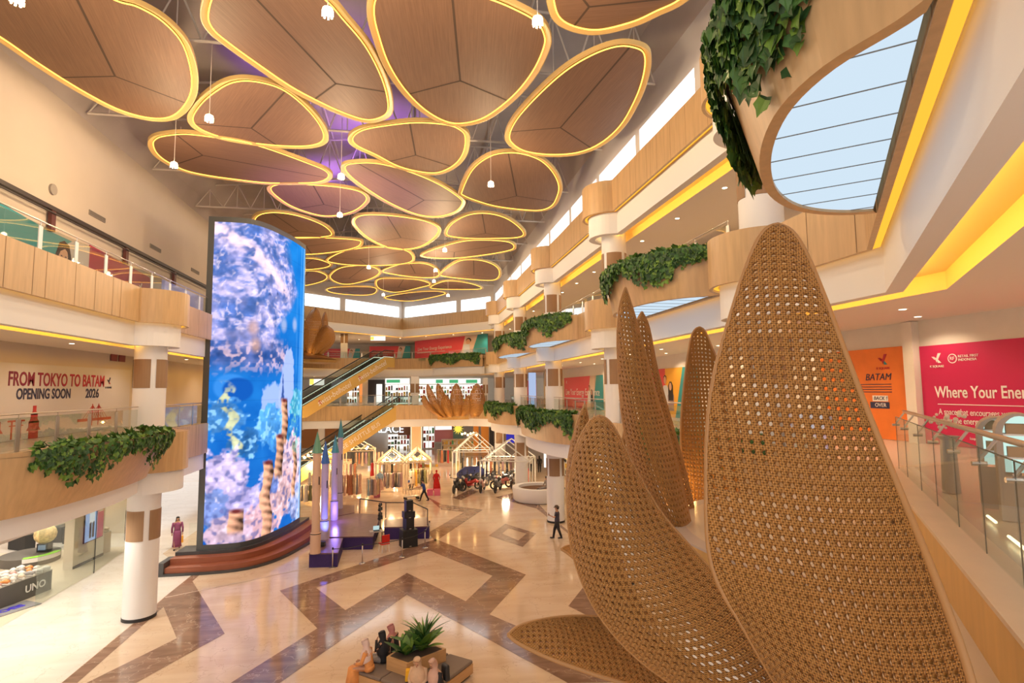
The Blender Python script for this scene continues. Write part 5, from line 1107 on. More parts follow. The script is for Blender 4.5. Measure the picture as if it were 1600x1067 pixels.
    S.build('shoes', BLACK, t, smooth=True)
    if hijab:
        S = MB(); rings = []; back = -f
        prof = [(.125, .102, .115, 0), (.07, .115, .125, -.005), (0, .108, .118, -.012), (-.08, .09, .10, -.015), (-.15, .12, .12, -.01), (-.24, .20, .16, -.02), (-.36, .235, .185, -.04), (-.50, .22, .18, -.06)]
        n = 16; vs = [tuple(hp(0, -.01, .15))]
        for c, a, b, o_ in prof:
            for k in range(n):
                an_ = 2*math.pi*k/n; y = math.sin(an_)*b+o_
                if y > .07 and c > -.06: y = .062
                vs.append(tuple(hp(math.cos(an_)*a, y, c) if c > -.14 else Vector((h.x, h.y, 0))+r*(math.cos(an_)*a)+f*(y)+Vector((0, 0, h.z+c))))
        fs = [(0, 1+k, 1+(k+1) % n) for k in range(n)]+[(1+i*n+k, 1+i*n+(k+1) % n, 1+(i+1)*n+(k+1) % n, 1+(i+1)*n+k) for i in range(len(prof)-1) for k in range(n)]
        S.add(vs, fs); S.build('hijab', hijab, t, smooth=True)
    else:
        S = MB(); long_ = hair == 'long'; n = 14; vs = [tuple(hp(0, 0, .150))]; prof = [(.12, .07, .085, -.01), (.075, .09, .105, -.015), (.02, .09, .10, -.03)] + ([(-.08, .10, .085, -.05), (-.2, .13, .07, -.08), (-.36, .12, .05, -.10), (-.42, .07, .03, -.10)] if long_ else [(-.05, .075, .06, -.055)])
        for c, a, b, o_ in prof:
            for k in range(n):
                an_ = 2*math.pi*k/n; y = math.sin(an_)*b+o_
                if c < .06: y = min(y, .02)
                vs.append(tuple(hp(math.cos(an_)*a, y, c)))
        fs = [(0, 1+k, 1+(k+1) % n) for k in range(n)]+[(1+i*n+k, 1+i*n+(k+1) % n, 1+(i+1)*n+(k+1) % n, 1+(i+1)*n+k) for i in range(len(prof)-1) for k in range(n)]
        S.add(vs, fs); S.build('hair', HAIR, t, smooth=True)
    if cap:
        S = MB(); S.lathe((0, 0, 0), [(.155, .055), (.10, .07), (.095, .12), (.06, .155), (.001, .16)], 14); S.v = [tuple(hp(v[0], v[1]*1.1+.01, v[2])) for v in S.v]; S.build('hat', cap, t, smooth=True)
    if extra: extra(t, J)
    return t
def stand(stride=.0, armL=None, armR=None, lean=0, headup=0):
    P = dict(pelvis=(0, 0, .93), belly=(0, lean*.3, 1.10), chest=(0, lean*.7, 1.32), neck=(0, lean, 1.47), head=(0, lean*1.2+.01, 1.60), face=(0, 1, headup))
    for s, k in (('L', -1), ('R', 1)):
        P.update({'sh'+s: (k*.19, lean*.8, 1.40), 'el'+s: (k*.25, lean*.7-.03, 1.13), 'wr'+s: (k*.25, lean*.7+.06, .90), 'ha'+s: (k*.25, lean*.7+.09, .82), 'hip'+s: (k*.10, 0, .90), 'kn'+s: (k*.11, k*stride*.55+.03, .50), 'an'+s: (k*.11, k*stride, .09+(.05 if k < 0 and stride > .1 else 0)), 'to'+s: (k*.12, k*stride+.14, .04)})
    if armL: P['elL'], P['wrL'], P['haL'] = armL
    if armR: P['elR'], P['wrR'], P['haR'] = armR
    return P
def sit(seat=.45, lean=.05, arms=None, headdown=-.2):
    P = dict(pelvis=(0, 0, seat+.10), belly=(0, lean*.3, seat+.27), chest=(0, lean, seat+.48), neck=(0, lean*1.4, seat+.62), head=(0, lean*1.9+.02, seat+.75), face=(0, 1, headdown))
    for s, k in (('L', -1), ('R', 1)):
        P.update({'sh'+s: (k*.18, lean, seat+.55), 'el'+s: (k*.24, lean+.08, seat+.30), 'wr'+s: (k*.14, lean+.28, seat+.22), 'ha'+s: (k*.10, lean+.34, seat+.20), 'hip'+s: (k*.09, .05, seat+.09), 'kn'+s: (k*.11, .46, seat+.06), 'an'+s: (k*.11, .50, .09), 'to'+s: (k*.12, .64, .04)})
    if arms: P.update(arms)
    return P
def cloth(n, c, r=.8): return mat(n, c, r, var=.12, vscale=5)
BLK = cloth('black_cloth', (.018, .017, .02)); PNK = cloth('dusty_pink_cloth', (.55, .22, .20)); WHT = cloth('pale_pink_cloth', (.70, .52, .47)); BEI = cloth('beige_cloth', (.60, .40, .26)); ORC = cloth('orange_cloth', (.72, .30, .09)); GRY = cloth('grey_cloth', (.28, .25, .24)); PUR = cloth('plum_cloth', (.26, .06, .14)); BLU = cloth('blue_cloth', (.02, .06, .28)); NVY = cloth('navy_cloth', (.03, .035, .08))
def phone_at(v):
    def f(t, J):
        m = MB(); m.box(tuple(J['haR']+Vector(v)), (.075, .012, .15)); m.build('phone', BLACK, t)
    return f
# standing and walking people on the marble floor
p = Z(871, 842, 0)
def capman(t, J):
    m = MB(); m.box(tuple(J['haL']+Vector((0, .02, .05))), (.08, .02, .14)); m.build('phone', BLACK, t)
    m = MB(); m.box((.27, 0, .62), (.06, .25, .42), taper=.8); m.build('tote_bag', mat('white_bag', (.7, .66, .6), .6), t)
person('person in a flat cap and dark vest holding up a phone beside the white column', p, math.radians(70), stand(.22, armL=((-.24, .12, 1.16), (-.12, .34, 1.22), (-.10, .42, 1.25))), cloth('dark_vest_cloth', (.05, .045, .07)), BLK, cap=cloth('brown_cap_cloth', (.10, .07, .05)), sleeves=False, scale=1.10, extra=capman)
p = Z(663, 783, 0)
person('man in a blue shirt striding while pushing a cart', p, math.radians(85), stand(.34, armL=((-.2, .30, 1.15), (-.16, .55, 1.12), (-.16, .62, 1.12)), armR=((.2, .30, 1.15), (.16, .55, 1.12), (.16, .62, 1.12)), lean=.12), BLU, BLK, sleeves=False, scale=.98)
q = Z(643, 780, 0); ct = thing('platform_cart', 'low wire platform cart pushed by the man in blue', 'cart', q, math.radians(15))
m = MB(); m.box((0, 0, .25), (1.2, .6, .06)); m.build('deck', FROST, ct)
for i in range(4): m = MB(); sx, sy = (1 if i % 2 else -1), (1 if i > 1 else -1); m.tube([(sx*.5, sy*.25-.03, .1), (sx*.5, sy*.25+.03, .1)], .1, 12); m.build('wheel', BLACK, ct)
m = MB(); 
for k in range(6): m.tube([(-.6+k*.24, -.3, .28), (-.6+k*.24, -.3, .8)], .012, 4); m.tube([(-.6+k*.24, .3, .28), (-.6+k*.24, .3, .8)], .012, 4)
m.tube([(.6, -.3, .8), (-.6, -.3, .8), (-.6, .3, .8), (.6, .3, .8), (.75, .3, 1.0), (.75, -.3, 1.0), (.6, -.3, .8)], .018, 5); m.build('wire_basket', STEEL, ct)
p = Z(641, 764, 0)
person('worker in a blue shirt crouching between the clothes stalls', p, math.radians(200), sit(.22, .12, {'knL': (-.14, .40, .48), 'anL': (-.12, .20, .09), 'toL': (-.12, .34, .04), 'knR': (.14, .40, .48), 'anR': (.12, .20, .09), 'toR': (.12, .34, .04)}), BLU, BLK, sleeves=False)
p = Z(276, 858, 0)
def bagw(t, J):
    m = MB(); h = J['haL']; m.box((h.x, h.y, h.z-.28), (.10, .28, .34), taper=.85); m.build('orange_bag', mat('orange_bag', (.85, .35, .02), .5), t)
    m = MB(); m.tube([(h.x, h.y-.08, h.z-.12), (h.x, h.y, h.z+.02), (h.x, h.y+.08, h.z-.12)], .008, 5); m.build('bag_handle', mat('orange_bag'), t)
person('long-haired woman in a plum dress carrying an orange bag beside the left column', p, math.radians(200), stand(.16), PUR, PUR, hair='long', skirt=PUR, scale=1.03, extra=bagw)
p = Z(843, 738, 0); person('dark-dressed woman with long hair standing in the bright shop doorway', p, 0, stand(.05), BLK, BLK, hair='long')
p = Z(829, 737, 0); person('person in a white top and black trousers in the bright shop doorway', p, math.radians(20), stand(.05), cloth('white_cloth', (.75, .7, .65)), BLK)
# white round seat with two people
c = Z(841, 781, 0); rp = thing('round_planter_seat', 'big white round planter seat on the marble beside the second column', 'planter seat', (c.x, c.y, 0))
m = MB(); m.lathe((0, 0, 0), [(1.85, .03), (1.97, .15), (2.05, 1.0), (2.03, 1.08), (1.55, 1.08), (1.5, .85)], 48); m.build('white_wall', WHITE, rp, auto=True); m = MB(); m.lathe((0, 0, 0), [(.001, .88), (1.52, .88)], 32); m.build('soil_bed', mat('brown_bark', (.16, .08, .04), .9, bump=.8), rp); m = MB(); m.lathe((0, 0, 0), [(1.83, 0), (1.86, .05)], 48); m.build('shadow_base', BLACK, rp)  # black band round the foot of the seat
person('seated woman with long dark hair on the rim of the white round planter seat', (c.x+.55, c.y-.9, .62), math.radians(120), sit(.45, .05, {'anL': (-.11, .85, .50), 'anR': (.11, .85, .50), 'toL': (-.12, .98, .56), 'toR': (.12, .98, .56)}), GRY, GRY, hair='long')
person('smaller seated person in grey next to the long-haired woman on the white round seat', (c.x+1.1, c.y-.7, .62), math.radians(250), sit(.45, .0, {'anL': (-.11, .85, .50), 'anR': (.11, .85, .50), 'toL': (-.12, .98, .56), 'toR': (.12, .98, .56)}), NVY, GRY, scale=.85)
# bench island with plants in the foreground
bc = Vector((.22, 17.75)); bn = thing('bench_island', 'square island bench with grey padded seat and wooden sides in the bottom foreground', 'bench', (bc.x, bc.y, 0), math.radians(-40.5))
BW = linesmat('bench_oak', (.62, .36, .16), (.52, .29, .12), 12, .5, 2); CU = mat('taupe_upholstery', (.20, .15, .12), .7, bump=.1, bscale=80)
m = MB(); m.box((0, 0, .06), (2.5, 2.1, .10)); m.build('plinth', BLACK, bn)
m = MB(); m.box((0, 0, .22), (2.62, 2.22, .28)); m.build('wood_base', BW, bn)
for x0, x1, y0, y1 in ((.42, 1.31, -1.11, 1.11), (-1.31, -.42, -1.11, 1.11), (-.40, .40, .45, 1.11), (-.40, .40, -1.11, -.45)):
    m = MB(); m.box(((x0+x1)/2, (y0+y1)/2, .41), (x1-x0, y1-y0, .10)); o = m.build('seat_cushion', CU, bn); bv = o.modifiers.new('b', 'BEVEL'); bv.width = .04; bv.segments = 3
pb = thing('planter_box', 'low slatted oak planter box in the middle of the grey bench', 'planter box', (bc.x, bc.y, .46), math.radians(-40.5))
tri_ = [(-.62, -.62), (.20, -.66), (.62, .66), (.30, .70), (-.66, .0)]
m = MB(); m.prism(tri_, 0, .36); m.build('box_body', BW, pb); m = MB(); m.prism([(x*.88, y*.88) for x, y in tri_], .33, .365); m.build('soil', mat('soil'), pb)
def blade_plant(name, lab, x, y, z, L, n, wdt, seed, mats, droop=.8):
    r = random.Random(seed); m = MB()
    for i in range(n):
        a = 2*math.pi*i/n*2.4+r.random(); e = r.uniform(.7, 1.35); l = L*r.uniform(.7, 1.1); ps = []
        for j in range(7):
            u = j/6; ps.append((Vector((math.cos(a)*l*u*math.cos(e)*(1+u*.5), math.sin(a)*l*u*math.cos(e)*(1+u*.5), l*math.sin(e)*u-droop*l*u*u*.5*math.cos(e))), wdt*math.sin(math.pi*(u*.86+.1))))
        sd = Vector((-math.sin(a), math.cos(a), 0)); vs = []
        for p_, w_ in ps: vs += [p_-sd*w_, p_-Vector((0, 0, .15*w_)), p_+sd*w_]
        m.add(vs, [(j*3+k, j*3+k+1, j*3+k+4, j*3+k+3) for j in range(6) for k in (0, 1)], r.choice(range(len(mats))))
    return tag(m.build(name, mats, loc=None), lab, 'plant') if False else (m, name, lab)
def put_plant(tp, x, y, z):
    m, name, lab = tp; o = m.build(name, LEAF, smooth=False); o.location = (x, y, z); tag(o, lab, 'plant'); return o
put_plant(blade_plant('dracaena', 'spiky dracaena with thin dark leaves at the back of the bench planter', 0, 0, 0, .85, 30, .034, 2, LEAF), bc.x+.25, bc.y+.35, 1.05)
m = MB(); m.tube([(0, 0, 0), (0, 0, .5)], .03, 6); o = m.build('plant_stem', STEMM); o.location = (bc.x+.25, bc.y+.35, .6); tag(o, 'stem of the spiky dracaena in the bench planter', 'stem')
put_plant(blade_plant('dieffenbachia', 'broad-leaved speckled plant at the centre of the bench planter', 0, 0, 0, .85, 22, .17, 3, LEAF, .7), bc.x+.15, bc.y+.15, .80)
put_plant(blade_plant('dieffenbachia', 'low broad-leaved plant at the front left corner of the bench planter', 0, 0, 0, .62, 16, .13, 5, LEAF, .6), bc.x-.30, bc.y-.05, .80)
# the five people on the bench
def onseat(px, py): v = Z(px, py, .5); return (v.x, v.y, .02)
person('seated person with a pale pink headscarf and orange dress, leftmost on the bench', onseat(577, 1046), math.radians(70), sit(.45, .06), ORC, ORC, hijab=WHT, skirt=ORC)
person('seated person in a black headscarf between the pale pink and rose headscarves', onseat(600, 1032), math.radians(60), sit(.45, .03, {'elL': (-.22, .14, .85), 'wrL': (-.08, .22, 1.08), 'haL': (-.05, .20, 1.14)}), BLK, GRY, hijab=BLK)
person('seated person in a rose headscarf and black skirt, rearmost on the bench', onseat(618, 1021), math.radians(60), sit(.45, .08), BLK, BLK, hijab=PNK, skirt=BLK)
person('seated person in a beige headscarf holding food, in front of the bench planter', onseat(656, 1072), math.radians(160), sit(.45, .10), BEI, BEI, hijab=BEI)
def backpack(t, J):
    m = MB(); m.box((0, -.19, .88), (.30, .16, .42), taper=.85); o = m.build('backpack', BLACK, t); b = o.modifiers.new('b', 'BEVEL'); b.width = .05; b.segments = 3
person('seated person in a pinkish headscarf with a black backpack, rightmost on the bench', onseat(687, 1077), math.radians(120), sit(.45, .10), BLK, BEI, hijab=cloth('pinkish_beige_cloth', (.58, .36, .28)), extra=backpack)
v = Z(640, 1060, .5)
m = MB(); m.box((0, 0, .14), (.26, .20, .28), taper=.8); o = m.build('paper_bag', mat('yellow_bag', (.95, .50, .02), .5)); o.location = (v.x, v.y, .47); tag(o, 'bright yellow bag resting on the bench beside the beige headscarf', 'bag')
# ------------------------------------------------------------------ stage with toy-castle turrets
DECK = mat('plum_deck', (.16, .085, .10), .28, var=.2, vscale=3); SKIRT = mat('purple_skirt', (.035, .015, .12), .75, var=.2, vscale=9, stretch=(6, 6, 1))
st_ = thing('stage', 'low stage with dark plum deck and purple skirting in the middle of the hall', 'stage', Z(560, 838, 0))
def deck(pxs, z, nm='deck'):
    q = [Z(x, y, z) for x, y in pxs]; pp = [(v.x, v.y) for v in q]
    m = MB(); m.prism(pp, z-.06, z); m.build(nm, DECK, st_, world=True)
    c = sum((Vector(p_) for p_ in pp), Vector((0, 0)))/len(pp); pp = [tuple(c+(Vector(p_)-c)*.985) for p_ in pp]
    m = MB(); m.prism(pp, 0, z-.06); m.build('skirting', SKIRT, st_, world=True)
deck([(514.6, 838.8), (583, 837.7), (594, 803.7), (553.8, 801.6), (528, 806.8), (515.7, 807.8)], .72)
deck([(528, 789), (553.8, 789), (553.8, 800.6), (528, 805.8)], .74)
deck([(503, 841.5), (536, 840.5), (528, 863.5), (482.7, 864.5), (490, 850)], .70)
deck([(600, 812), (668, 808), (671, 822), (600, 823.5)], .72)
def tower(lab, x, base_y, zb, r, top_y, cone_y, col, cone, step_y=None):
    p = Z(x, base_y, zb); w = (p-Vector(C_)).dot(Vector(F_)); zt = EYE+(p.z-EYE)+ (base_y-cone_y)*w/FOC; za = p.z+(base_y-top_y)*w/FOC
    t = thing('castle_turret', lab, 'turret', p, 0, 'toy-castle turrets on the stage'); h = zt-p.z; ha = za-p.z
    m = MB(); hs = (base_y-step_y)*w/FOC if step_y else h*.25
    m.lathe((0, 0, 0), [(r*1.28, 0), (r*1.28, hs), (r*1.3, hs+.03), (r, hs+.04), (r, h)], 20); m.build('shaft', col, t, auto=True)
    m = MB(); m.lathe((0, 0, 0), [(r*1.3, h-.02), (.01, ha)], 10); m.build('cone_roof', cone, t)
    m = MB(); m.lathe((0, 0, 0), [(r*1.31, hs-.02), (r*1.31, hs+.02)], 20); m.build('ring', BLACK, t)
    m = MB(); m.box((r*.7, -r*.75, h*.72), (.04, .06, .4), .6); m.build('slit_window', BLACK, t)
PCH = mat('turret_peach', (.66, .44, .32), .6); LAV = mat('turret_lavender', (.50, .42, .62), .6); CG = mat('cone_green', (.12, .30, .22), .5); CB = mat('cone_blue', (.04, .14, .50), .5); CT = mat('cone_teal', (.06, .26, .34), .5)
tower('front turret, peach shaft with green cone roof, standing on the purple stage corner', 492.5, 864, .70, .20, 676, 709, PCH, CG, 834)
tower('turret with bright blue cone roof just behind the front one', 506, 842, .70, .19, 691, 725, LAV, CB, 814)
tower('slim turret with teal cone roof, third from the left', 522, 812, .72, .19, 681, 708, LAV, CT, 783)
tower('tallest turret with teal cone roof, rearmost on the stage', 530.5, 794, .74, .17, 655, 684, LAV, CT, 770)
b = D(512, 846, 29.5); lamp('SPOT', (b.x, b.y, .9), 260, (.12, .2, 1.0), .1, 100, (math.radians(160), 0, 0)); lamp('POINT', tuple(D(524, 800, 34)), 60, (.3, .2, 1.0), .15)
m = MB(); p = Z(504, 853, .7); m.box((0, 0, .12), (.22, .2, .22)); m.tube([(-.15, 0, 0), (-.15, 0, .2), (.15, 0, .2), (.15, 0, 0)], .02, 5); m.tube([(0, -.12, .14), (0, -.2, .16)], .09, 12); o = m.build('stage_light', BLACK); o.location = p; tag(o, 'small black stage light glowing blue at the foot of the turrets', 'stage light')
# barrier posts
def stanchion(x, y, lab):
    p = Z(x, y, 0); t = thing('barrier_post', lab, 'post', p, 0, 'chrome barrier posts around the stage'); m = MB(); m.lathe((0, 0, 0), [(.001, .045), (.13, .035), (.16, .0)], 18); m.build('base', STEEL, t, auto=True); m = MB(); m.tube([(0, 0, .03), (0, 0, .94)], .03, 10); m.build('pole', STEEL, t, smooth=True); m = MB(); m.tube([(0, 0, .88), (0, 0, .98)], .04, 10); m.build('belt_head', BLACK, t); return p
ps = [stanchion(x, y, l) for x, y, l in ((519.5, 887, 'chrome barrier post before the purple stage corner, leftmost'), (566, 880, 'chrome barrier post left of the red chair'), (628.5, 870, 'chrome barrier post in front of the black speaker stack'), (664, 856, 'chrome barrier post at the right end of the belt line'), (671, 840, 'chrome barrier post at the far right corner of the stage'))]
m = MB()
for a, b in zip(ps, ps[1:]): m.tube([(a.x, a.y, .9), ((a.x+b.x)/2, (a.y+b.y)/2, .84), (b.x, b.y, .9)], .018, 4)
tag(m.build('barrier_belt', BLACK), 'thin black belt strung between the chrome barrier posts', 'belt')
m = MB(); q = [Z(x, y, .74) for x, y in ((562, 801), (602.7, 808), (645, 808), (668, 820))]
for a in q: m.tube([(a.x, a.y, .7), (a.x, a.y, 1.65)], .03, 5)
for a, b in zip(q, q[1:]): m.tube([(a.x, a.y, 1.65), (b.x, b.y, 1.65)], .035, 5)
tag(m.build('stage_rail', BLACK), 'black safety rail along the back of the stage', 'rail')
# loudspeakers, light stand, desk and chair
SPK = mat('speaker_black', (.012, .012, .014), .55, bump=.3, bscale=120)
def spk(lab, x, y, z, d, rz=.3):
    o = thing('loudspeaker', lab, 'loudspeaker', (x, y, z), rz, 'black loudspeakers stacked at the stage'); m = MB(); m.box((0, 0, d[2]/2), d); b = m.build('cabinet', BLACK, o); m = MB(); m.box((0, -d[1]/2-.012, d[2]/2), (d[0]*.9, .03, d[2]*.92)); m.build('grille', SPK, o); m = MB(); m.box((0, -d[1]/2-.03, d[2]*.08), (.12, .01, .04)); m.build('badge', STEEL, o)
p = Z(638, 853, 0)
spk('big bass loudspeaker at the bottom of the black stack', p.x, p.y, 0, (.85, .75, .95)); spk('middle loudspeaker of the black stack', p.x, p.y, .95, (.48, .5, .62), .4); spk('sloped upper loudspeaker of the black stack', p.x, p.y, 1.58, (.62, .5, .34), .3); spk('slim topmost loudspeaker of the black stack', p.x, p.y, 1.93, (.40, .36, .60), .35)
p = Z(594, 842, 0); t = thing('light_stand', 'black tripod stand carrying clustered stage lights beside the desk', 'light stand', p); m = MB()
m.tube([(0, 0, .4), (0, 0, 2.0)], .03, 6)
for k in range(3): a = k*2.1; m.tube([(0, 0, .7), (.5*math.cos(a), .5*math.sin(a), 0)], .022, 5)
m.build('tripod', BLACK, t)
for z, s in ((1.25, .2), (1.45, .17), (1.75, .18), (2.0, .15)): m = MB(); m.box((0, 0, z), (s*1.3, s, s)); m.tube([(0, -.1, z), (-.05, -.28, z-.03)], s*.5, 10); m.build('lamp_head', BLACK, t)
p = Z(588, 850, 0); t = thing('mixing_desk', 'small equipment table with laptop at the stage front', 'table', p, .2); m = MB(); m.box((0, 0, .72), (.75, .5, .05)); m.build('tabletop', FROST, t)
for sx in (-.33, .33):
    for sy in (-.2, .2): m = MB(); m.tube([(sx, sy, 0), (sx, sy, .72)], .018, 5); m.build('leg', BLACK, t)
lp = thing('laptop', 'open laptop on the small equipment table', 'laptop', (p.x, p.y, .75), .2); m = MB(); m.box((0, 0, .01), (.34, .24, .02)); m.build('keyboard', BLACK, lp); m = MB(); m.box((0, .13, .13), (.34, .015, .22)); m.build('screen', emis('laptop_glow', (.6, .8, .8), .8), lp)
p = Z(600, 862, 0); t = thing('chair', 'red chair with white legs behind the barrier belt', 'chair', p, .5); RD = mat('red_plastic', (.55, .015, .01), .4); m = MB(); m.box((0, 0, .45), (.46, .44, .06)); m.build('seat', RD, t); m = MB(); m.box((0, -.2, .72), (.44, .05, .42)); o = m.build('backrest', RD, t)
for sx in (-.19, .19):
    for sy in (-.18, .18): m = MB(); m.tube([(sx*1.1, sy*1.1, 0), (sx, sy, .45)], .016, 5); m.build('leg', mat('chrome_white', (.8, .78, .75), .3), t)
# ------------------------------------------------------------------ market stalls: house-shaped frames, clothes racks, mannequins
FRW = mat('cream_frame', (.82, .68, .48), .45); FRC = mat('white_frame', (.80, .80, .76), .45)
BULW = emis('stall_bulb', (1, .68, .30), 45)
def house(lab, px, py, wd, dp, h, hr, m_, rz=0, n=3, bulbs=True):
    p = Z(px, py, 0); t = thing('stall_frame', lab, 'stall frame', p, rz); m = MB(); r = .06
    for k in range(n):
        y = dp*k/(n-1)
        m.tube([(-wd/2, y, 0), (-wd/2, y, h), (0, y, hr), (wd/2, y, h), (wd/2, y, 0)], r, 5); m.tube([(-wd/2, y, h), (wd/2, y, h)], r*.8, 5)
        m.tube([(-wd/4, y, (h+hr)/2), (0, y, h), (wd/4, y, (h+hr)/2)], r*.6, 4)
    for x, z in ((-wd/2, h), (0, hr), (wd/2, h)): m.tube([(x, 0, z), (x, dp, z)], r, 5)
    m.build('frame', m_, t)
    if bulbs:
        for k in range(4):
            x, y, z = (-wd/4 if k % 2 else wd/4), dp*(.15+.6*(k//2)), (h+hr)/2-.25; b = MB(); b.ball((x, y, z), .10, 8); b.build('bulb', BULW, t)
            c, s_ = math.cos(rz), math.sin(rz)
        lamp('POINT', (p.x+math.cos(rz)*0-math.sin(rz)*dp*.4, p.y+dp*.4, h+.2), 260, (1, .66, .34), .25)
    return t
house('cream house-shaped stall frame with glowing bulbs, left one of the middle pair', 611, 772, 2.5, 3.2, 2.55, 3.55, FRW)
house('cream house-shaped stall frame with glowing bulbs, right one of the middle pair', 652, 770, 2.4, 3.4, 2.55, 3.55, FRW, n=4)
house('white house-shaped frame over the parked motorbikes, right front', 789, 769, 4.3, 3.6, 2.6, 4.2, FRC, rz=-.35, n=3, bulbs=False)
house('white house-shaped frame over the parked motorbikes, left rear', 735, 748, 3.6, 4.4, 2.6, 4.2, FRC, rz=-.25, n=3, bulbs=False)
house('cream stall frame left of the orange escalator, behind the turrets', 560, 745, 3.0, 2.6, 2.6, 3.5, FRW, n=2)
house('cream stall frame half hidden behind the front turret', 488, 765, 3.2, 3.0, 2.6, 3.5, FRW, n=2)
for p_, e_ in ((D(790, 735, 50), 500), (D(740, 725, 56), 400), (D(620, 715, 60), 500), (D(500, 730, 52), 500)): lamp('POINT', tuple(p_), e_, (1, .74, .46), .3)
GC = [cloth('garment_'+n, c) for n, c in (('grey', (.24, .22, .24)), ('mauve', (.32, .20, .22)), ('tan', (.52, .34, .20)), ('black', (.03, .03, .03)), ('cream', (.66, .52, .38)), ('olive', (.17, .16, .07)), ('red', (.50, .03, .03)), ('dusty_blue', (.26, .38, .46)), ('rust', (.42, .15, .07)), ('mustard', (.66, .36, .05)), ('blush', (.60, .36, .28)), ('white', (.72, .66, .58)))]
def garment(x, y, z, L, wd, rz, ci, lab, grp, seed=0):
    r = random.Random(seed); m = MB(); n = 10; rings = [(0, .10), (.05, .5), (.14, .52), (.45, .45), (.75, .6), (1, .72)]; vs = []
    for u, k in rings:
        for j in range(n):
            a = 2*math.pi*j/n; f_ = 1+(.12*math.sin(a*5+seed) if u > .3 else 0); vs.append((math.cos(a)*wd*k*f_, math.sin(a)*wd*.38*k*f_, -u*L))
    m.add(vs, [(i*n+j, i*n+(j+1) % n, (i+1)*n+(j+1) % n, (i+1)*n+j) for i in range(len(rings)-1) for j in range(n)]); m.tube([(0, 0, 0), (0, 0, .08)], .012, 4)
    o = m.build('garment', GC[ci], smooth=True); o.location = (x, y, z); o.rotation_euler = (0, 0, rz); tag(o, lab, 'garment', grp); return o
def rack(px, py, L, h, cols, lab, glab, drop, seed, rz=0, gw=.36):
    p = Z(px, py, 0); t = thing('clothes_rack', lab, 'clothes rack', p, rz); m = MB(); m.tube([(-L/2, 0, 0), (-L/2, 0, h), (L/2, 0, h), (L/2, 0, 0)], .02, 5)
    for s in (-1, 1): m.tube([(s*L/2, -.25, .03), (s*L/2, .25, .03)], .02, 5)
    m.build('rail_frame', BLACK if seed % 2 else FRW, t)
    n = len(cols)
    for i, c in enumerate(cols):
        x = -L/2+(i+.5)*L/n; garment(p.x+x*math.cos(rz), p.y+x*math.sin(rz), h-.08, drop*(.92+.08*math.sin(i*3+seed)), gw, rz+math.pi/2+.75*math.sin(i*2.3+seed), c, glab, 'clothes: '+glab, seed*20+i)
rack(612, 768, 1.9, 1.7, (0, 1, 0, 4, 1, 3, 0, 1), 'clothes rack of grey and mauve dresses in the left middle stall', 'grey, mauve and black clothes hanging in the left middle stall', 1.35, 1)
rack(655, 764, 1.8, 1.75, (11, 4, 9, 5, 3, 5, 4), 'clothes rack of cream and olive dresses in the right middle stall', 'cream, mustard and olive clothes hanging in the right middle stall', 1.4, 2)
rack(583, 778, 1.0, 1.6, (7, 0, 10, 2), 'short clothes rack at the left edge of the middle stalls', 'dusty blue and tan clothes at the left edge of the middle stalls', 1.4, 3)
rack(548, 776, 1.7, 1.9, (1, 10, 8, 8, 2, 0, 10), 'clothes rack of rust and blush gowns right of the tallest turret', 'rust, blush and mauve gowns right of the tallest turret', 1.75, 4)
rack(574, 732, 3.6, 1.9, (3, 2, 8, 2, 1, 5, 3, 8, 2, 4), 'long black clothes rack behind the middle stalls', 'tan, rust and black clothes on the long rack behind the stalls', 1.5, 5)
rack(705, 728, 3.2, 1.9, (5, 8, 3, 6, 5, 0, 11, 3, 0), 'long clothes rack between the middle stalls and the motorbikes', 'olive, red and grey clothes right of the middle stalls', 1.5, 6)
rack(478, 792, 1.5, 1.7, (5, 0, 11, 5, 0), 'clothes rack beside the right edge of the glowing screen', 'green-grey clothes beside the right edge of the screen', 1.3, 7)
rack(500, 778, 2.0, 2.2, (11, 4, 11, 10, 4, 11), 'clothes rack of pale clothes behind the turrets', 'pale shimmering clothes behind the turrets', 1.5, 8)
rack(745, 742, 3.4, 1.9, (3, 0, 3, 1, 3, 0, 3), 'dark clothes rack behind the parked motorbikes', 'dark clothes behind the parked motorbikes', 1.4, 9)
rack(795, 741, 2.8, 1.9, (1, 3, 0, 1, 11, 11), 'clothes rack at the back of the right white frame', 'mauve and white clothes at the back of the right white frame', 1.4, 10)
def mannequin(px, py, lab, top, skirt, base=None, h=.0):
    p = Z(px, py, 0); t = thing('mannequin', lab, 'mannequin', (p.x, p.y, h)); m = MB(); m.lathe((0, 0, 0), [(.17, .25), (.20, .6), (.16, .95), (.17, 1.1), (.20, 1.3), (.13, 1.42), (.05, 1.46)], 12, sy=.7); m.build('dress', top, t, smooth=True)
    m = MB(); m.lathe((0, 0, 0), [(.36, .05), (.30, .5), (.17, .98)], 14, sy=.8); m.build('skirt', skirt, t, smooth=True)
    m = MB(); m.ball((0, 0, 1.6), (.085, .1, .13), 10); m.tube([(0, 0, 1.4), (0, 0, 1.5)], .05, 8); m.tube([(0, 0, 0), (0, 0, .3)], .02, 5); m.build('head_and_neck', top if base else FRW, t, smooth=True)
    m = MB()
    for s in (-1, 1): m.tube([(s*.17, 0, 1.36), (s*.27, -.02, 1.08), (s*.20, -.14, .88)], [.06, .05, .035], 7)
    m.build('arm', top, t, smooth=True)
REDD = cloth('scarlet_cloth', (.60, .015, .01)); mannequin(682, 771, 'mannequin in a scarlet gown and headscarf at the right end of the stalls', REDD, REDD, True, .25)
mannequin(674.5, 771, 'mannequin in a cream gown beside the scarlet one', GC[4], GC[4], True, .25)
mannequin(593, 776, 'mannequin in a pale blue top on a pink box', cloth('pale_blue_cloth', (.34, .50, .62)), GC[10], None, .5)
PK = mat('pink_box', (.75, .16, .26), .5)
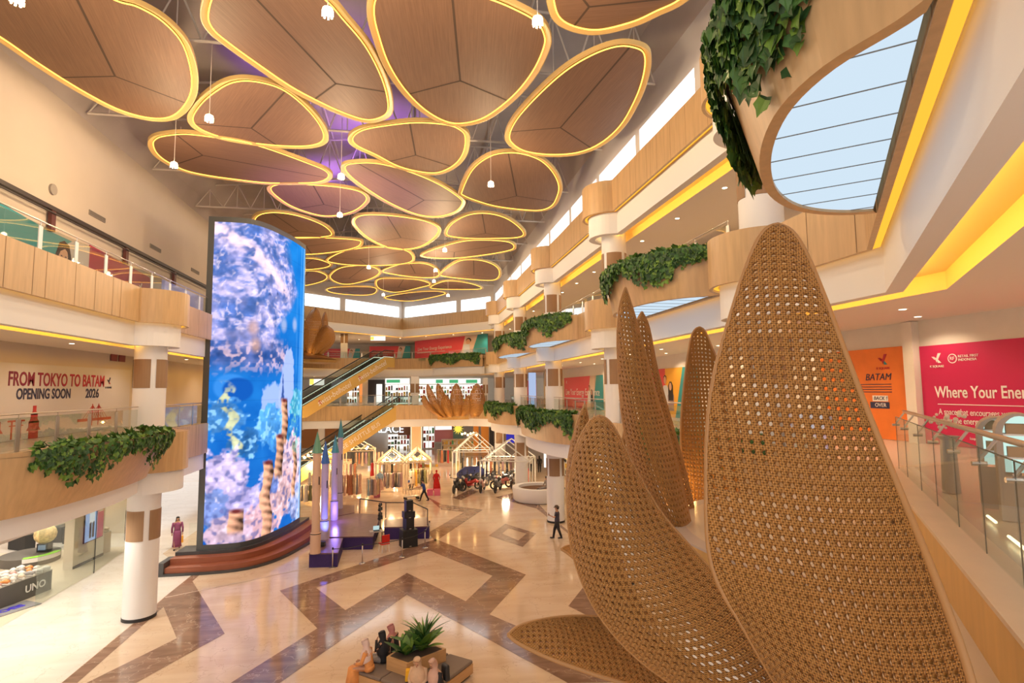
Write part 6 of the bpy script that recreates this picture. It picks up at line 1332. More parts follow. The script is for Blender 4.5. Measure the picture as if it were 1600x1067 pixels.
for px, py, lab in ((589, 777, 'pink display box under the pale blue mannequin'), (672, 774, 'pink display box left of the scarlet gown'), (683, 774, 'pink display box under the scarlet gown')):
    p = Z(px, py, 0); m = MB(); m.box((0, .1, .25), (.5, .4, .5)); o = m.build('display_box', PK); o.location = p; tag(o, lab, 'box', 'pink display boxes')
# motorbikes
def motorbike(px, py, rz, lab, body, sc=1.0):
    p = Z(px, py, 0); t = thing('motorbike', lab, 'motorbike', p, rz, 'parked motorbikes'); t.scale = (sc,)*3
    for x in (-.62, .62):
        m = MB(); m.tube([(x+.24*math.cos(a), 0, .30+.24*math.sin(a)) for a in np.linspace(0, 2*math.pi, 17)[:-1]], .06, 6, closed=True)
        for k in range(5): a = k*1.257; m.tube([(x, 0, .3), (x+.22*math.cos(a), 0, .3+.22*math.sin(a))], .012, 4)
        m.build('wheel', BLACK, t, smooth=True)
    m = MB(); m.tube([(-.62, 0, .5), (-.35, 0, .62), (0, 0, .50), (.3, 0, .52), (.42, 0, .82)], [.10, .16, .13, .10, .12], 8); m.box((0, 0, .36), (.5, .26, .10)); m.build('fairing', body, t, smooth=True)
    m = MB(); m.tube([(-.72, 0, .78), (-.4, 0, .80), (-.05, 0, .74)], [.07, .12, .09], 8); m.build('seat', BLACK, t, smooth=True)
    m = MB(); m.tube([(.60, 0, .3), (.42, 0, .95)], .035, 6); m.tube([(.40, -.32, 1.0), (.42, 0, .95), (.40, .32, 1.0)], .02, 6)
    for s in (-1, 1): m.tube([(.42, s*.25, .98), (.46, s*.30, 1.15)], .01, 4); m.ball((.46, s*.31, 1.17), (.02, .06, .04), 6)
    m.build('handlebar', BLACK, t); m = MB(); m.ball((.52, 0, .86), (.06, .08, .07), 8); m.build('headlight', mat('lamp_glass', (.7, .7, .65), .2), t)
BK = [mat('bike_'+n, c, .3) for n, c in (('black', (.02, .02, .025)), ('red', (.35, .02, .015)), ('pale_pink', (.70, .42, .36)), ('rose', (.55, .16, .14)), ('grey', (.16, .16, .17)))]
for px, py, rz, lab, b in ((713, 769, -1.9, 'small black motorbike, leftmost in front of the white frames', 0), (735, 766, -2.6, 'dark red motorbike left of the frame post', 1), (754, 768, -1.9, 'cream and pink motorbike right of the frame post', 2), (783, 763, -2.7, 'rose-coloured scooter under the right white frame', 3), (801, 761, -1.9, 'grey motorbike beside the round white planter', 4), (727, 763, -2.0, 'low black motorbike between the leftmost and the dark red one', 0), (793, 756, -2.4, 'black motorbike behind the grey one by the round planter', 0), (778, 768, -2.0, 'dark grey motorbike in front of the rose-coloured scooter', 4), (742, 760, -2.3, 'black motorbike behind the dark red one', 0), (768, 757, -2.2, 'black motorbike in the second row behind the frame post', 0)):
    motorbike(px, py, rz, lab, BK[b], 1.3)
p = Z(738, 752, 0); t = thing('covered_car', 'dark blue draped display car behind the motorbikes', 'car', p, .15); m = MB(); m.lathe((0, 0, 0), [(1.5, .35), (1.55, .8), (1.3, 1.05), (.8, 1.4), (.001, 1.45)], 20, sy=.5); m.build('blue_cover', mat('blue_cover', (.02, .03, .14), .35), t, smooth=True)
for x in (-.9, .9): m = MB(); m.tube([(x, -.8, .32), (x, -.62, .32)], .32, 14); m.build('wheel', BLACK, t)
# low counters and goods between the stalls
rc_ = random.Random(21)
for px, py, wd, hh, lab, m_ in ((530, 735, 2.6, 1.0, 'tan counter under the orange escalator', GC[2]), (622, 742, 3.0, 1.1, 'pale counter heaped with folded clothes behind the middle stalls', GC[4]), (668, 745, 2.2, 1.0, 'mustard-topped counter behind the right middle stall', GC[9]), (770, 742, 3.4, 1.1, 'white counter inside the right white frame', GC[11]), (815, 752, 1.6, 1.0, 'grey counter at the right end of the white frames', GC[0]), (490, 742, 3.0, 1.2, 'counter of pale goods behind the turrets', GC[10])):
    p = Z(px, py, 0); t = thing('market_counter', lab, 'counter', p); m = MB(); m.box((0, 0, hh/2), (wd, .8, hh)); m.build('counter_body', FRW, t); m = MB()
    for k in range(14): m.box((rc_.uniform(-wd/2+.15, wd/2-.15), rc_.uniform(-.3, .3), hh+.12), (rc_.uniform(.15, .4), rc_.uniform(.15, .35), .24), rc_.random(), mi=rc_.randrange(3))
    o = m.build('folded_goods', [m_, GC[rc_.randrange(12)], GC[11]], t); o['kind'] = 'stuff'
rack(600, 752, 2.6, 1.9, (6, 1, 9, 0, 4, 3, 10), 'second clothes rack inside the left middle stall', 'mixed bright clothes deep inside the left middle stall', 1.5, 11)
rack(645, 750, 2.4, 1.9, (2, 4, 3, 9, 8, 5), 'second clothes rack inside the right middle stall', 'tan and dark clothes deep inside the right middle stall', 1.5, 12)
rack(535, 755, 2.6, 1.9, (8, 10, 1, 2, 10, 1, 8), 'clothes rack of pink-brown clothes left of the middle stalls', 'pink-brown clothes left of the middle stalls', 1.5, 13)
rack(770, 750, 3.2, 1.9, (3, 0, 3, 8, 3, 0, 1, 3), 'clothes rack of dark clothes inside the right white frame', 'dark and rust clothes inside the right white frame', 1.5, 14)
# red notice on the column foot
p = Z(819, 762, 0); t = thing('sign_board', 'small red notice board standing before the third right column', 'sign', (p.x, p.y, 0), -.2); m = MB(); m.box((0, 0, .95), (.85, .05, 1.5)); m.build('board', mat('notice_red', (.60, .02, .02), .5, emit=(.6, .02, .02), es=.4), t); m = MB(); m.box((0, -.03, 1.25), (.5, .01, .18)); m.box((0, -.03, .8), (.5, .01, .3)); m.build('printed_text', WINK, t); m = MB(); m.box((0, 0, .1), (.5, .3, .2)); m.build('foot', BLACK, t)
# ------------------------------------------------------------------ escalators
GOLD = mat('golden_panel', (.62, .40, .11), .4); STEP = mat('escalator_step', (.10, .10, .10), .5, .6); RUB = mat('rubber_black', (.015, .015, .015), .4)
def escalator(lab, B, Tp, words, wd=1.5):
    B, Tp = Vector(B), Vector(Tp); t = thing('escalator', lab, 'escalator', B); d = (Tp-B); h = Vector((d.x, d.y, 0)).normalized(); s = Vector((h.y, -h.x, 0)); ext = 1.6
    E0, E1 = B-h*ext, Tp+h*ext
    for sg in (-1, 1):
        o = s*sg*(wd/2+.12); m = MB(); pr = [E0, B, Tp, E1]; lo = [E0-Vector((0, 0, .95)), B-Vector((0, 0, .95))+h*.45, Tp-Vector((0, 0, 1.05))+h*.45, E1-Vector((0, 0, 1.05))]; hi = [p+Vector((0, 0, .12)) for p in pr]
        for th in (0, .12):
            for i in range(3): a, b, c, e = lo[i]+o+s*sg*th, lo[i+1]+o+s*sg*th, hi[i+1]+o+s*sg*th, hi[i]+o+s*sg*th; m.quad(a, b, c, e)
        for L_ in (lo, hi):
            for i in range(3): m.quad(L_[i]+o, L_[i+1]+o, L_[i+1]+o+s*sg*.12, L_[i]+o+s*sg*.12)
        m.build('side_panel', GOLD, t, world=True)
        m = MB()
        for i in range(3): m.quad(hi[i]+o, hi[i+1]+o, hi[i+1]+o+Vector((0, 0, .78)), hi[i]+o+Vector((0, 0, .78)))
        m.build('glass_balustrade', glassmat('smoked_glass', (.55, .60, .55), .05) if 'smoked_glass' not in MATS else MATS['smoked_glass'], t, world=True)
        m = MB(); m.tube([p+o+Vector((0, 0, .80)) for p in hi], .055, 6); m.build('handrail', RUB, t, world=True, smooth=True)
        m = MB(); m.tube([p+o*.86+Vector((0, 0, .05)) for p in hi], .04, 4); m.build('light_skirt', emis('pale_strip', (.9, 1, .8), 1.2), t, world=True)
    n = int((Tp-B).length/.36); m = MB()
    for i in range(n):
        a = B.lerp(Tp, i/n); b = B.lerp(Tp, (i+1)/n); c = s*wd/2
        m.quad(a-c, a+c, Vector((a.x, a.y, b.z))+c, Vector((a.x, a.y, b.z))-c); m.quad(Vector((a.x, a.y, b.z))-c, Vector((a.x, a.y, b.z))+c, b+c, b-c)
    for P_, Q_ in ((E0, B), (Tp, E1)): c = s*wd/2; m.quad(P_-c, P_+c, Q_+c, Q_-c)
    m.build('steps', STEP, t, world=True)
    m = MB(); c = s*(wd/2+.1); m.quad(lo[0]-c, lo[1]-c, lo[1]+c, lo[0]+c); m.quad(lo[1]-c, lo[2]-c, lo[2]+c, lo[1]+c); m.quad(lo[2]-c, lo[3]-c, lo[3]+c, lo[2]+c); m.build('underside', mat('bright_soffit', (.7, .68, .64), .5), t, world=True)
    sd = s if (Vector((0, 0, 0))-B).dot(s) > 0 else -s        # the side seen from the hall
    ax = d.normalized(); nrm = sd; 
    if Vector((0, 0, 1)).cross(nrm).dot(ax) < 0: ax = -ax
    upv = nrm.cross(ax)
    R = Matrix((ax, upv, nrm)).transposed().to_euler()
    for f_, w_, size, m_ in words:
        o = text(w_, size, t, m_, (0, 0, 0), R); p = B.lerp(Tp, f_)-Vector((0, 0, .42))+sd*(wd/2+.26)+h*.2; o.location = p-B
        if m_ is WINK and 'belhotel' in w_:
            q = B.lerp(Tp, f_-.16)-Vector((0, 0, .42))+sd*(wd/2+.25)+h*.2; m = MB(); S = .42; pts = [(-.5, -.4), (-.15, -.4), (-.15, .35), (.1, -.4), (.5, -.4), (.5, .5), (.2, .5), (.2, -.1), (-.05, .5), (-.5, .5)]
            for x0, x1, y0, y1 in ((-.5, -.3, -.2, .6), (-.5, 0, .4, .6), (-.2, 0, -.3, .6), (0, .2, -.6, .3), (0, .5, -.6, -.4), (.3, .5, -.6, .2)):
                m.quad(*[q+ax*(a*S)+upv*(b*S) for a, b in ((x0, y0), (x1, y0), (x1, y1), (x0, y1))])
            m.build('red_emblem', REDK, t, world=True)
    return t
escalator('upper escalator with golden side panel lettered swiss-belhotel, rising to the back gallery', D(458, 642, 53) if False else tuple(D(462, 637, 53.5)), tuple(D(592, 560, 64)), [(.33, 'swiss-belhotel', .85, WINK), (.80, 'swiss-belhotel', .85, WINK)])
escalator('lower escalator with golden side panel lettered FREE SHUTTLE BUS, behind the turrets', tuple(D(425, 757, 51)), tuple(D(617, 633, 60)), [(.62, 'FREE SHUTTLE BUS', .62, WINK)])
# ------------------------------------------------------------------ far shops
def card(lab, name, cat, pa, pb, w, material, depth=.25, grp=None, parent=None):
    """a built box whose front spans two photo corners at distance w"""
    a, b = D(pa[0], pa[1], w), D(pb[0], pb[1], w); x0, x1 = sorted((a.x, b.x)); z0, z1 = sorted((a.z, b.z)); y = (a.y+b.y)/2
    m = MB(); m.box(((x0+x1)/2, y+depth/2, (z0+z1)/2), (x1-x0, depth, z1-z0)); 
    if parent is not None:
        m.v = [tuple(Vector(v)-parent.location) for v in m.v]; return m.build(name, material, parent)
    o = m.build(name, material, loc=((x0+x1)/2, y, z0)); tag(o, lab, cat, grp); return o
SHELFW = emis('lit_shop_white', (1, .95, .86), 1.15); SHELFG = emis('lit_shop_gold', (1, .62, .22), .9); GRN = emis('lit_green_sign', (.10, .52, .22), .8)
def shelves(lab, pa, pb, w, back, rows, cols, seed, pal, depth=.5):
    a, b = D(pa[0], pa[1], w), D(pb[0], pb[1], w); x0, x1 = sorted((a.x, b.x)); z0, z1 = sorted((a.z, b.z)); y = (a.y+b.y)/2; r = random.Random(seed)
    t = thing('shop_shelving', lab, 'shelves', ((x0+x1)/2, y, z0)); m = MB(); m.box((0, depth, (z1-z0)/2), (x1-x0, .06, z1-z0)); m.build('lit_back', back, t)
    m = MB()
    for i in range(rows+1): m.box((0, depth/2, (z1-z0)*i/rows), (x1-x0, depth, .05))
    for i in range(3): m.box((-(x1-x0)/2+(x1-x0)*i/2, depth/2, (z1-z0)/2), (.06, depth, z1-z0))
    m.build('shelf_boards', WHITE, t); m = MB()
    for i in range(rows):
        for j in range(cols):
            if r.random() < .15: continue
            hh = (z1-z0)/rows*r.uniform(.35, .8); ww = (x1-x0)/cols*r.uniform(.5, .9); m.box((-(x1-x0)/2+(x1-x0)*(j+.5)/cols, depth*.35, (z1-z0)*i/rows+.03+hh/2), (ww, .2, hh), mi=r.randrange(len(pal)))
    o = m.build('goods', pal, t); o['kind'] = 'stuff'; return t
PAL = [mat('goods_white', (.85, .8, .72), .5), mat('goods_green', (.12, .42, .18), .5), mat('goods_red', (.55, .06, .05), .5), mat('goods_tan', (.55, .34, .18), .5), mat('goods_yellow', (.85, .55, .08), .5), mat('goods_dark', (.05, .05, .06), .5)]
# first-gallery level
shelves('brightly lit green and white shop shelving behind the distant lotus', (652, 629), (760, 600), 84, SHELFW, 4, 26, 1, PAL)
fa1 = card('long white and green lit fascia above the far first-gallery shop, right part', 'shop_fascia', 'shop sign', (655, 600), (752, 591), 83, SHELFW); 
for k, (a, b) in enumerate(((662, 676), (681, 692), (702, 716), (728, 746))): card(['first', 'second', 'third', 'fourth'][k]+' green lit panel from the left on the far white shop fascia', 'sign_panel', 'sign panel', (a, 598.5), (b, 593), 82.6, GRN, .1, 'green sign panels', parent=fa1)
shelves('lit white shelving of the far shop left of the wide pillar', (602, 629), (642, 600), 84, SHELFW, 3, 10, 2, PAL)
fa2 = card('white lit fascia with a green strip left of the wide pillar', 'shop_fascia', 'shop sign', (602, 600), (640, 591), 83, SHELFW); card('green lit strip on the white fascia left of the wide pillar', 'sign_panel', 'sign panel', (604, 598), (625, 593), 82.6, GRN, .1, parent=fa2)
sfr = card('dark open shopfront beside the green and white shop', 'dark_shopfront', 'shopfront', (575, 630), (601, 593), 83, mat('dark_shop', (.05, .045, .045), .4))
card('bright inner doorway of the dark far shopfront', 'doorway_panel', 'doorway', (588, 629), (597, 600), 82.7, SHELFW, .1, parent=sfr)
shelves('small lit shop display left of the dark shopfront', (542, 629), (561, 601), 83, SHELFW, 3, 5, 3, PAL)
card('slim orange lit pillar between two far shops', 'lit_pillar', 'pillar', (561.5, 631), (566, 595), 82, emis('orange_glow', (1, .32, .08), .9), .4)
for k, (a, b, y0, y1, w, lab) in enumerate(((641.5, 654, 632, 588, 64, 'square pillar with brown bands on the far first gallery left of the distant lotus'), (566, 574, 632, 590, 70, 'plain far pillar beside the orange lit pillar'), (755, 762, 632, 590, 64, 'far square pillar right of the distant lotus'), (532, 543, 560, 503, 69, 'square white pillar with brown bands on the upper back gallery'))):
    a_, b_ = D(a, y0, w), D(b, y1, w); t = thing('square_pillar', lab, 'pillar', ((a_.x+b_.x)/2, a_.y, a_.z), .1); wd = abs(b_.x-a_.x); hh = abs(b_.z-a_.z); m = MB(); m.box((0, 0, hh/2), (wd, wd, hh)); m.build('pillar_shaft', CREAM if k in (1,) else WHITE, t)
    if k != 1:
        m = MB(); m.box((0, 0, hh*.58), (wd+.04, wd+.04, hh*.32)); m.build('brown_band', COLP, t); m = MB(); m.box((0, 0, hh*.58), (.12, wd+.06, hh*.32)); m.build('band_gap', WHITE, t)
hs1 = card('lit white and yellow hanging sign on the upper back gallery', 'hanging_sign', 'sign', (579, 532), (602, 525), 71, SHELFW, .2)
card('yellow end of the hanging sign on the upper back gallery', 'sign_panel', 'sign panel', (579, 531), (584, 526), 70.8, emis('yellow_glow', (1, .66, .12), 1.3), .2, parent=hs1)
hs2 = card('lit yellow and white sign on the first gallery just right of the screen', 'hanging_sign', 'sign', (484, 602), (506, 592), 66, SHELFW, .2); card('yellow end of the lit sign just right of the screen', 'sign_panel', 'sign panel', (484, 601), (490, 592), 65.8, emis('yellow_glow', (1, .66, .12), 1.3), .2, parent=hs2)
# posters of the back galleries
def farposter(lab, pa, pb, w, w2, name='wall_poster', teal=.72, fam=True):
    a, b = D(pa[0], pa[1], w), D(pb[0], pa[1], w2); top = D(pa[0], pb[1], w).z; zb = a.z; d = Vector((b.x-a.x, b.y-a.y, 0)); L = d.length; rz = math.atan2(d.y, d.x); H = top-zb
    t = thing(name, lab, 'poster', a, rz, 'red and teal wall posters')
    def q(x0, x1, x2, x3, m_, nm, dy=0, z0=0, z1=None):
        z1 = H if z1 is None else z1; m = MB(); m.quad((x0*L, dy, z0), (x1*L, dy, z0), (x2*L, dy, z1), (x3*L, dy, z1)); m.quad((x0*L, dy+.05, z0), (x1*L, dy+.05, z0), (x2*L, dy+.05, z1), (x3*L, dy+.05, z1)); m.build(nm, m_, t)
    q(0, .66, .72, 0, CORAL, 'red_print'); q(.66, .80, .88, .72, mat('pale_print'), 'pale_print'); q(.80, 1, 1, .88, TEAL, 'teal_print'); q(.04, .45, .45, .04, WINK, 'rule_line', -.03, H*.28, H*.31)
    text('Live Your Energy Experience', L*.042, t, WINK, (L*.05, -.04, H*.5), (math.pi/2, 0, 0), align='LEFT')
    if fam:
        m = MB(); m.box((L*.74, -.03, H*.3), (L*.08, .02, H*.5)); m.build('printed_person', SHIRT, t); m = MB(); m.ball((L*.76, -.03, H*.68), (L*.028, .02, H*.14), 10); m.build('printed_face', SKINP, t); m = MB(); m.ball((L*.765, -.015, H*.75), (L*.034, .015, H*.13), 10); m.build('printed_hair', HAIR, t)
farposter('long red and teal poster on the upper back gallery, right of the corner', (648, 560), (762, 533), 80, 70)
farposter('red and teal poster on the upper back gallery, just left of the corner', (577, 560), (641, 541), 82, 82)
farposter('red and teal poster on the upper back gallery, behind the white square pillar', (506, 560), (562, 545), 82, 82)
# ground floor, far end
card('white wall with glowing PALACE lettering above the far stalls', 'sign_wall', 'sign wall', (575, 702), (606, 664), 84, mat('grey_white_wall', (.62, .56, .52), .7))
t = thing('shop_sign', 'glowing white PALACE lettering at the far ground floor', 'sign', D(602, 672, 83.2)); T('PALACE', 1.5, t, emis('white_letters', (.85, .95, 1), 2.2), *D(603, 671, 83.0), (math.pi/2, 0, -.18), ext=.05)
shelves('white lit counters of the far shop below the PALACE sign', (606, 702), (640, 678), 83.5, SHELFW, 3, 7, 5, PAL)
card('dark brown screen wall behind the far white counters', 'back_panel', 'wall panel', (622, 680), (641, 664), 83.6, mat('brown_screen', (.20, .08, .04), .6))
shelves('white lit display right of the tan pillar', (661, 700), (679, 666), 83, SHELFW, 3, 4, 6, PAL)
card('wide tan pillar with lit edges at the far ground floor', 'tan_pillar', 'pillar', (643, 706), (658, 664), 66, mat('tan_stone', (.62, .44, .26), .5), 1.0)
for x in (642.3, 658.6): card('%s glowing edge strip of the wide tan pillar' % ('left' if x < 650 else 'right'), 'light_strip', 'light strip', (x-.5, 706), (x+.5, 664), 65.8, DLITE if False else emis('strip_glow', (1, .72, .4), 2.5), .15, 'glowing strips of the tan pillar')
card('pink wall at the far ground floor left of the sun sign', 'pink_wall', 'wall panel', (679, 690), (708, 663), 84, mat('pink_wall', (.75, .30, .38), .6))
card('teal-grey wall panel carrying the yellow sun sign', 'teal_wall', 'wall panel', (708, 690), (724, 663), 84, mat('teal_grey_wall', (.16, .30, .34), .6))
t = thing('sun_sign', 'round yellow sun-shaped sign on the far ground floor', 'sign', D(716, 670, 83.4)); SUN = emis('sun_yellow', (1, .68, .08), 1.2); m = MB(); m.tube([(0, 0, 0), (0, .1, 0)], .30*1.6, 20); m.build('disc', SUN, t); m = MB()
for k in range(12): a = k*math.pi/6; m.add([(math.cos(a-.16)*.5, 0, math.sin(a-.16)*.5), (math.cos(a+.16)*.5, 0, math.sin(a+.16)*.5), (math.cos(a)*.85, 0, math.sin(a)*.85)], [(0, 1, 2)])
m.build('rays', SUN, t)
card('white lit hanging sign with a yellow end at the far ground floor', 'hanging_sign', 'sign', (680, 671.5), (706, 665.5), 80, SHELFW, .2)
OR2 = mat('orange_wood', (.62, .22, .03), .4, emit=(.8, .25, .03), es=.25)
card('orange timber storefront panel, left of two, at the far ground floor', 'storefront_panel', 'storefront', (740, 705), (748, 663), 80, OR2, .5, 'orange storefront panels'); card('orange timber storefront panel, right of two, at the far ground floor', 'storefront_panel', 'storefront', (752, 708), (764, 663), 79, OR2, .5, 'orange storefront panels')
card('dark cafe window beside the orange storefront', 'cafe_window', 'window', (765, 700), (772, 668), 79, mat('dark_shop'))
shelves('warm cluttered cafe counter below the sun sign', (690, 703), (740, 686), 80, emis('cafe_glow', (.9, .42, .14), .35), 2, 16, 8, PAL)
r_ = random.Random(4)
for k in range(6): p = D(722+k*4.5, 676+r_.uniform(0, 9), 78); m = MB(); m.ball((0, 0, 0), .16, 8); o = m.build('cafe_lamp', BULW if False else emis('cafe_bulb', (1, .6, .25), 8)); o.location = p; tag(o, 'small round glowing lamp hanging in the far cafe', 'lamp', 'cafe lamps')
card('orange-brown wooden shop interior behind the turrets at far left', 'wood_interior', 'wall panel', (470, 700), (500, 667), 76, mat('orange_brown_wood', (.45, .19, .06), .5))
card('white pillar behind the turrets at the far ground floor', 'white_pillar', 'pillar', (497, 705), (506, 664), 70, WHITE, .8)
card('orange glowing wall of the far shop beside the escalator foot', 'wood_interior', 'wall panel', (507, 700), (530, 667), 76, mat('orange_brown_wood'))
# right-hand ground floor shops
def wallshop(lab, y0, y1, z0, z1, back, rows, cols, seed, x=15.8):
    L = y1-y0; t = thing('shop_shelving', lab, 'shelves', (x, (y0+y1)/2, z0), -math.pi/2); m = MB(); m.box((0, .1, (z1-z0)/2), (L, .06, z1-z0)); m.build('lit_back', back, t); m = MB(); r = random.Random(seed)
    for i in range(rows+1): m.box((0, -.2, (z1-z0)*i/rows), (L, .5, .05))
    m.build('shelf_boards', WHITE, t); m = MB()
    for i in range(rows):
        for j in range(cols):
            if r.random() < .2: continue
            hh = (z1-z0)/rows*r.uniform(.3, .75); m.box((-L/2+L*(j+.5)/cols, -.2, (z1-z0)*i/rows+.03+hh/2), (L/cols*r.uniform(.4, .85), .2, hh), mi=r.randrange(len(pl_)))
    o = m.build('goods', pl_, t); o['kind'] = 'stuff'
pl_ = [PAL[0], PAL[3], PAL[4], PAL[5]]
wallshop('golden lit shop shelving on the ground floor between the second and third right columns', 46, 60, .1, 4.4, SHELFG, 7, 22, 12)
card('round orange lit logo discs of the golden shop, upper', 'logo_disc', 'sign', (828, 684), (838, 672), 56, emis('orange_glow2', (1, .42, .04), 1.2), .1)
card('dark blue lit sign between the third and fourth right columns', 'blue_sign', 'sign', (791, 692), (804, 676), 60, emis('blue_glow', (.05, .04, .45), .8), .1)
card('bright white lit shop entrance beside the two standing people', 'doorway_panel', 'doorway', (850, 730), (856, 672), 54, SHELFW, .2)
# dark glimpsed shop on the first gallery, right side
card('dark shop window with blue display on the first gallery between two right columns', 'shop_window', 'window', (826, 636), (838, 582), 50.5, emis('blue_white_glow', (.45, .55, .8), .9), .1)
# ------------------------------------------------------------------ the shoe shop at lower left
sf = MB(); sf.quad((-30, 8, .012), (-15.1, 8, .012), (-15.1, 31.2, .012), (-30, 31.2, .012)); sf.quad((-30, 31.2, .012), (-15.1, 31.2, .012), (-15.6, 36, .012), (-30, 36, .012)); struct('floor', sf, mat('shop_floor', (.70, .58, .44), .3, var=.06, vscale=1), name='floor_shoe_shop')
m = MB(); m.quad((-30, 8, 0), (-30, 60, 0), (-30, 60, 4.65), (-30, 8, 4.65)); m.quad((-30, 39.5, 0), (-17, 39.5, 0), (-17, 39.5, 4.65), (-30, 39.5, 4.65)); struct('wall', m, mat('shop_wall', (.72, .62, .50), .7), name='wall_shoe_shop')
p0, p1 = Z(113, 890, 0), Z(160, 868, 0); q = thing('partition_wall', 'short pale partition wall carrying the tall lit poster at the shoe shop', 'partition', p0); d = (p1-p0).normalized(); nn = Vector((-d.y, d.x, 0))
m = MB(); a, b = p0, p1+d*.05; m.prism([a.xy, b.xy, (b+nn*.45).xy, (a+nn*.45).xy], 0, 4.64); m.build('wall_body', mat('pale_wall', (.70, .60, .50), .7), q, world=True); m = MB(); m.prism([(a-nn*.02).xy, (b-nn*.02).xy, b.xy, a.xy], 0, .14); m.build('skirting', BLACK, q, world=True)
# lit poster on it
t = thing('light_box', 'tall lit advertising poster of a walking man on the shoe shop partition', 'light box', p0+d*.72-nn*.03, math.atan2(d.y, d.x)); W_, H_ = 1.45, 3.2
m = MB(); m.box((W_/2, 0, 1.45+H_/2-.35), (W_+.08, .06, H_+.08)); m.build('frame', BLACK, t); m = MB(); m.box((W_/2, -.035, 1.1+H_/2), (W_, .02, H_)); m.build('lit_sheet', emis('poster_blue', (.42, .55, .85), .9), t); m = MB(); m.box((W_*.82, -.05, 1.1+H_/2), (W_*.34, .01, H_)); m.build('red_strip', emis('poster_red', (.45, .06, .14), .8), t)
m = MB(); m.box((W_*.34, -.055, 2.6), (.42, .01, 1.2)); m.build('printed_shirt', emis('poster_white', (.85, .85, .85), .9), t); m = MB(); m.box((W_*.26, -.055, 1.65), (.15, .01, .8)); m.box((W_*.42, -.055, 1.65), (.15, .01, .8)); m.build('printed_trousers', mat('printed_dark', (.08, .08, .12), .6), t); m = MB(); m.ball((W_*.38, -.055, 3.42), (.15, .01, .2), 10); m.build('printed_face', SKINP, t)
for k in range(5): m = MB(); m.box((W_*.82, -.06, 3.9-k*.35), (.36, .01, .12)); m.build('printed_line', WINK, t)
# glowing S logo and shoe shelf
t = thing('shop_logo', 'glowing white S logo above the shoe shelf beside the left column', 'shop sign', Z(181, 812, 2.9) if False else D(181, 812, 37), .15); LW = emis('logo_white', (.9, .97, 1), 1.6)
def ring(rx, rz, y): 
    m = MB(); m.tube([(rx*math.cos(a)*(1+.25*math.sin(a)), y, rz*math.sin(a)) for a in np.linspace(0, 2*math.pi, 25)[:-1]], .035, 5, closed=True); return m
m = MB(); m.lathe((0, 0, 0), [(.001, .02), (1.0, .02), (1.0, -.02)], 24); m.v = [(x*.85, z_+.12, y*.6) for x, y, z_ in m.v]; m.build('halo_plate', LW, t)
ring(.95, .68, .0).build('outline_ring', mat('logo_grey', (.25, .28, .3), .5), t); text('S', 1.15, t, mat('logo_grey'), (0.02, -.03, 0), (math.pi/2, 0, 0), bold=.03)
m = MB(); m.box((0, 0, -.95), (1.7, .06, .16)); m.build('glow_bar', LW, t); lamp('POINT', tuple(D(181, 812, 36)), 120, (.9, .95, 1), .3)
SHC = [mat('shoe_'+n, c, .6) for n, c in (('white', (.78, .74, .68)), ('orange', (.75, .28, .08)), ('cream', (.70, .58, .44)), ('grey', (.35, .33, .32)), ('pink', (.70, .38, .34)))]
SOLE = mat('shoe_sole', (.75, .70, .62), .6)
def make_shoe():
    t = thing('shoe', 'x', 'shoe', (0, 0, -70)); m = MB(); m.tube([(-.13, 0, .07), (-.05, 0, .085), (.05, 0, .06), (.15, 0, .045)], [.045, .052, .045, .028], 8); m.build('upper', SHC[0], t, smooth=True); m = MB(); m.tube([(-.14, 0, .022), (0, 0, .02), (.16, 0, .022)], [.035, .042, .034], 8); m.build('sole', SOLE, t, smooth=True); m = MB()
    for k in range(3): m.box((-.01+.03*k, 0, .125-.012*k), (.012, .05, .012))
    m.build('laces', WINK, t); return t
shoe0 = make_shoe(); used = [False]
def shoe(x, y, z, rz, c, lab, grp, s=1.5):
    t = shoe0 if not used[0] else copy_tree(shoe0); used[0] = True; t.location = (x, y, z); t.rotation_euler = (0, 0, rz); t.scale = (s,)*3; t['label'] = lab; t['group'] = grp
    for ch in t.children:
        if ch.name.startswith('upper'): ch.data = ch.data.copy(); ch.data.materials[0] = SHC[c]
DG = mat('dark_grey_cabinet', (.10, .09, .08), .55)
def cab(lab, pts, h, name='display_plinth', m_=None, top=None, cat='display plinth'):
    c = sum((Vector(p_) for p_ in pts), Vector((0, 0)))/len(pts); t = thing(name, lab, cat, (c.x, c.y, 0)); m = MB(); m.prism([tuple(p_) for p_ in pts], 0, h); m.build('body', m_ or DG, t, world=True)
    m = MB(); m.prism([tuple(c+(Vector(p_)-c)*1.01) for p_ in pts], h, h+.03); m.build('top_board', top or FROST, t, world=True); return t
f0, f1 = Z(7, 950, 0).xy, Z(80, 921, 0).xy; f2 = Z(16, 951, 0).xy; dd = (f1-f0).normalized(); n_ = Vector((-dd.y, dd.x)); 
tb = cab('long dark grey display table crowded with pale shoes at the lower left corner', [f0-dd*1.2, f1, f1+n_*1.6, f0-dd*1.2+n_*1.6], .85)
o = text('UNO', .42, tb, WINK, (0, 0, 0), (math.pi/2, 0, math.atan2(dd.y, dd.x)), bold=.01); pv = Vector((*(f0+dd*((f1-f0).length*.62)-n_*.03), .42)); o.location = pv-tb.location
r_ = random.Random(9); L_ = (f1-f0).length+1.2; k = 0
for i in range(9):
    for j in range(4):
        v = f0-dd*1.2+dd*(L_*(i+.5)/9)+n_*(.2+.38*j); shoe(v.x, v.y, .88+.0*j, math.atan2(dd.y, dd.x)+r_.uniform(.9, 1.7), r_.choice([0, 0, 2, 2, 1, 4, 3]), 'pale shoe among the rows on the long dark grey display table', 'shoes on the long grey table', 1.7)
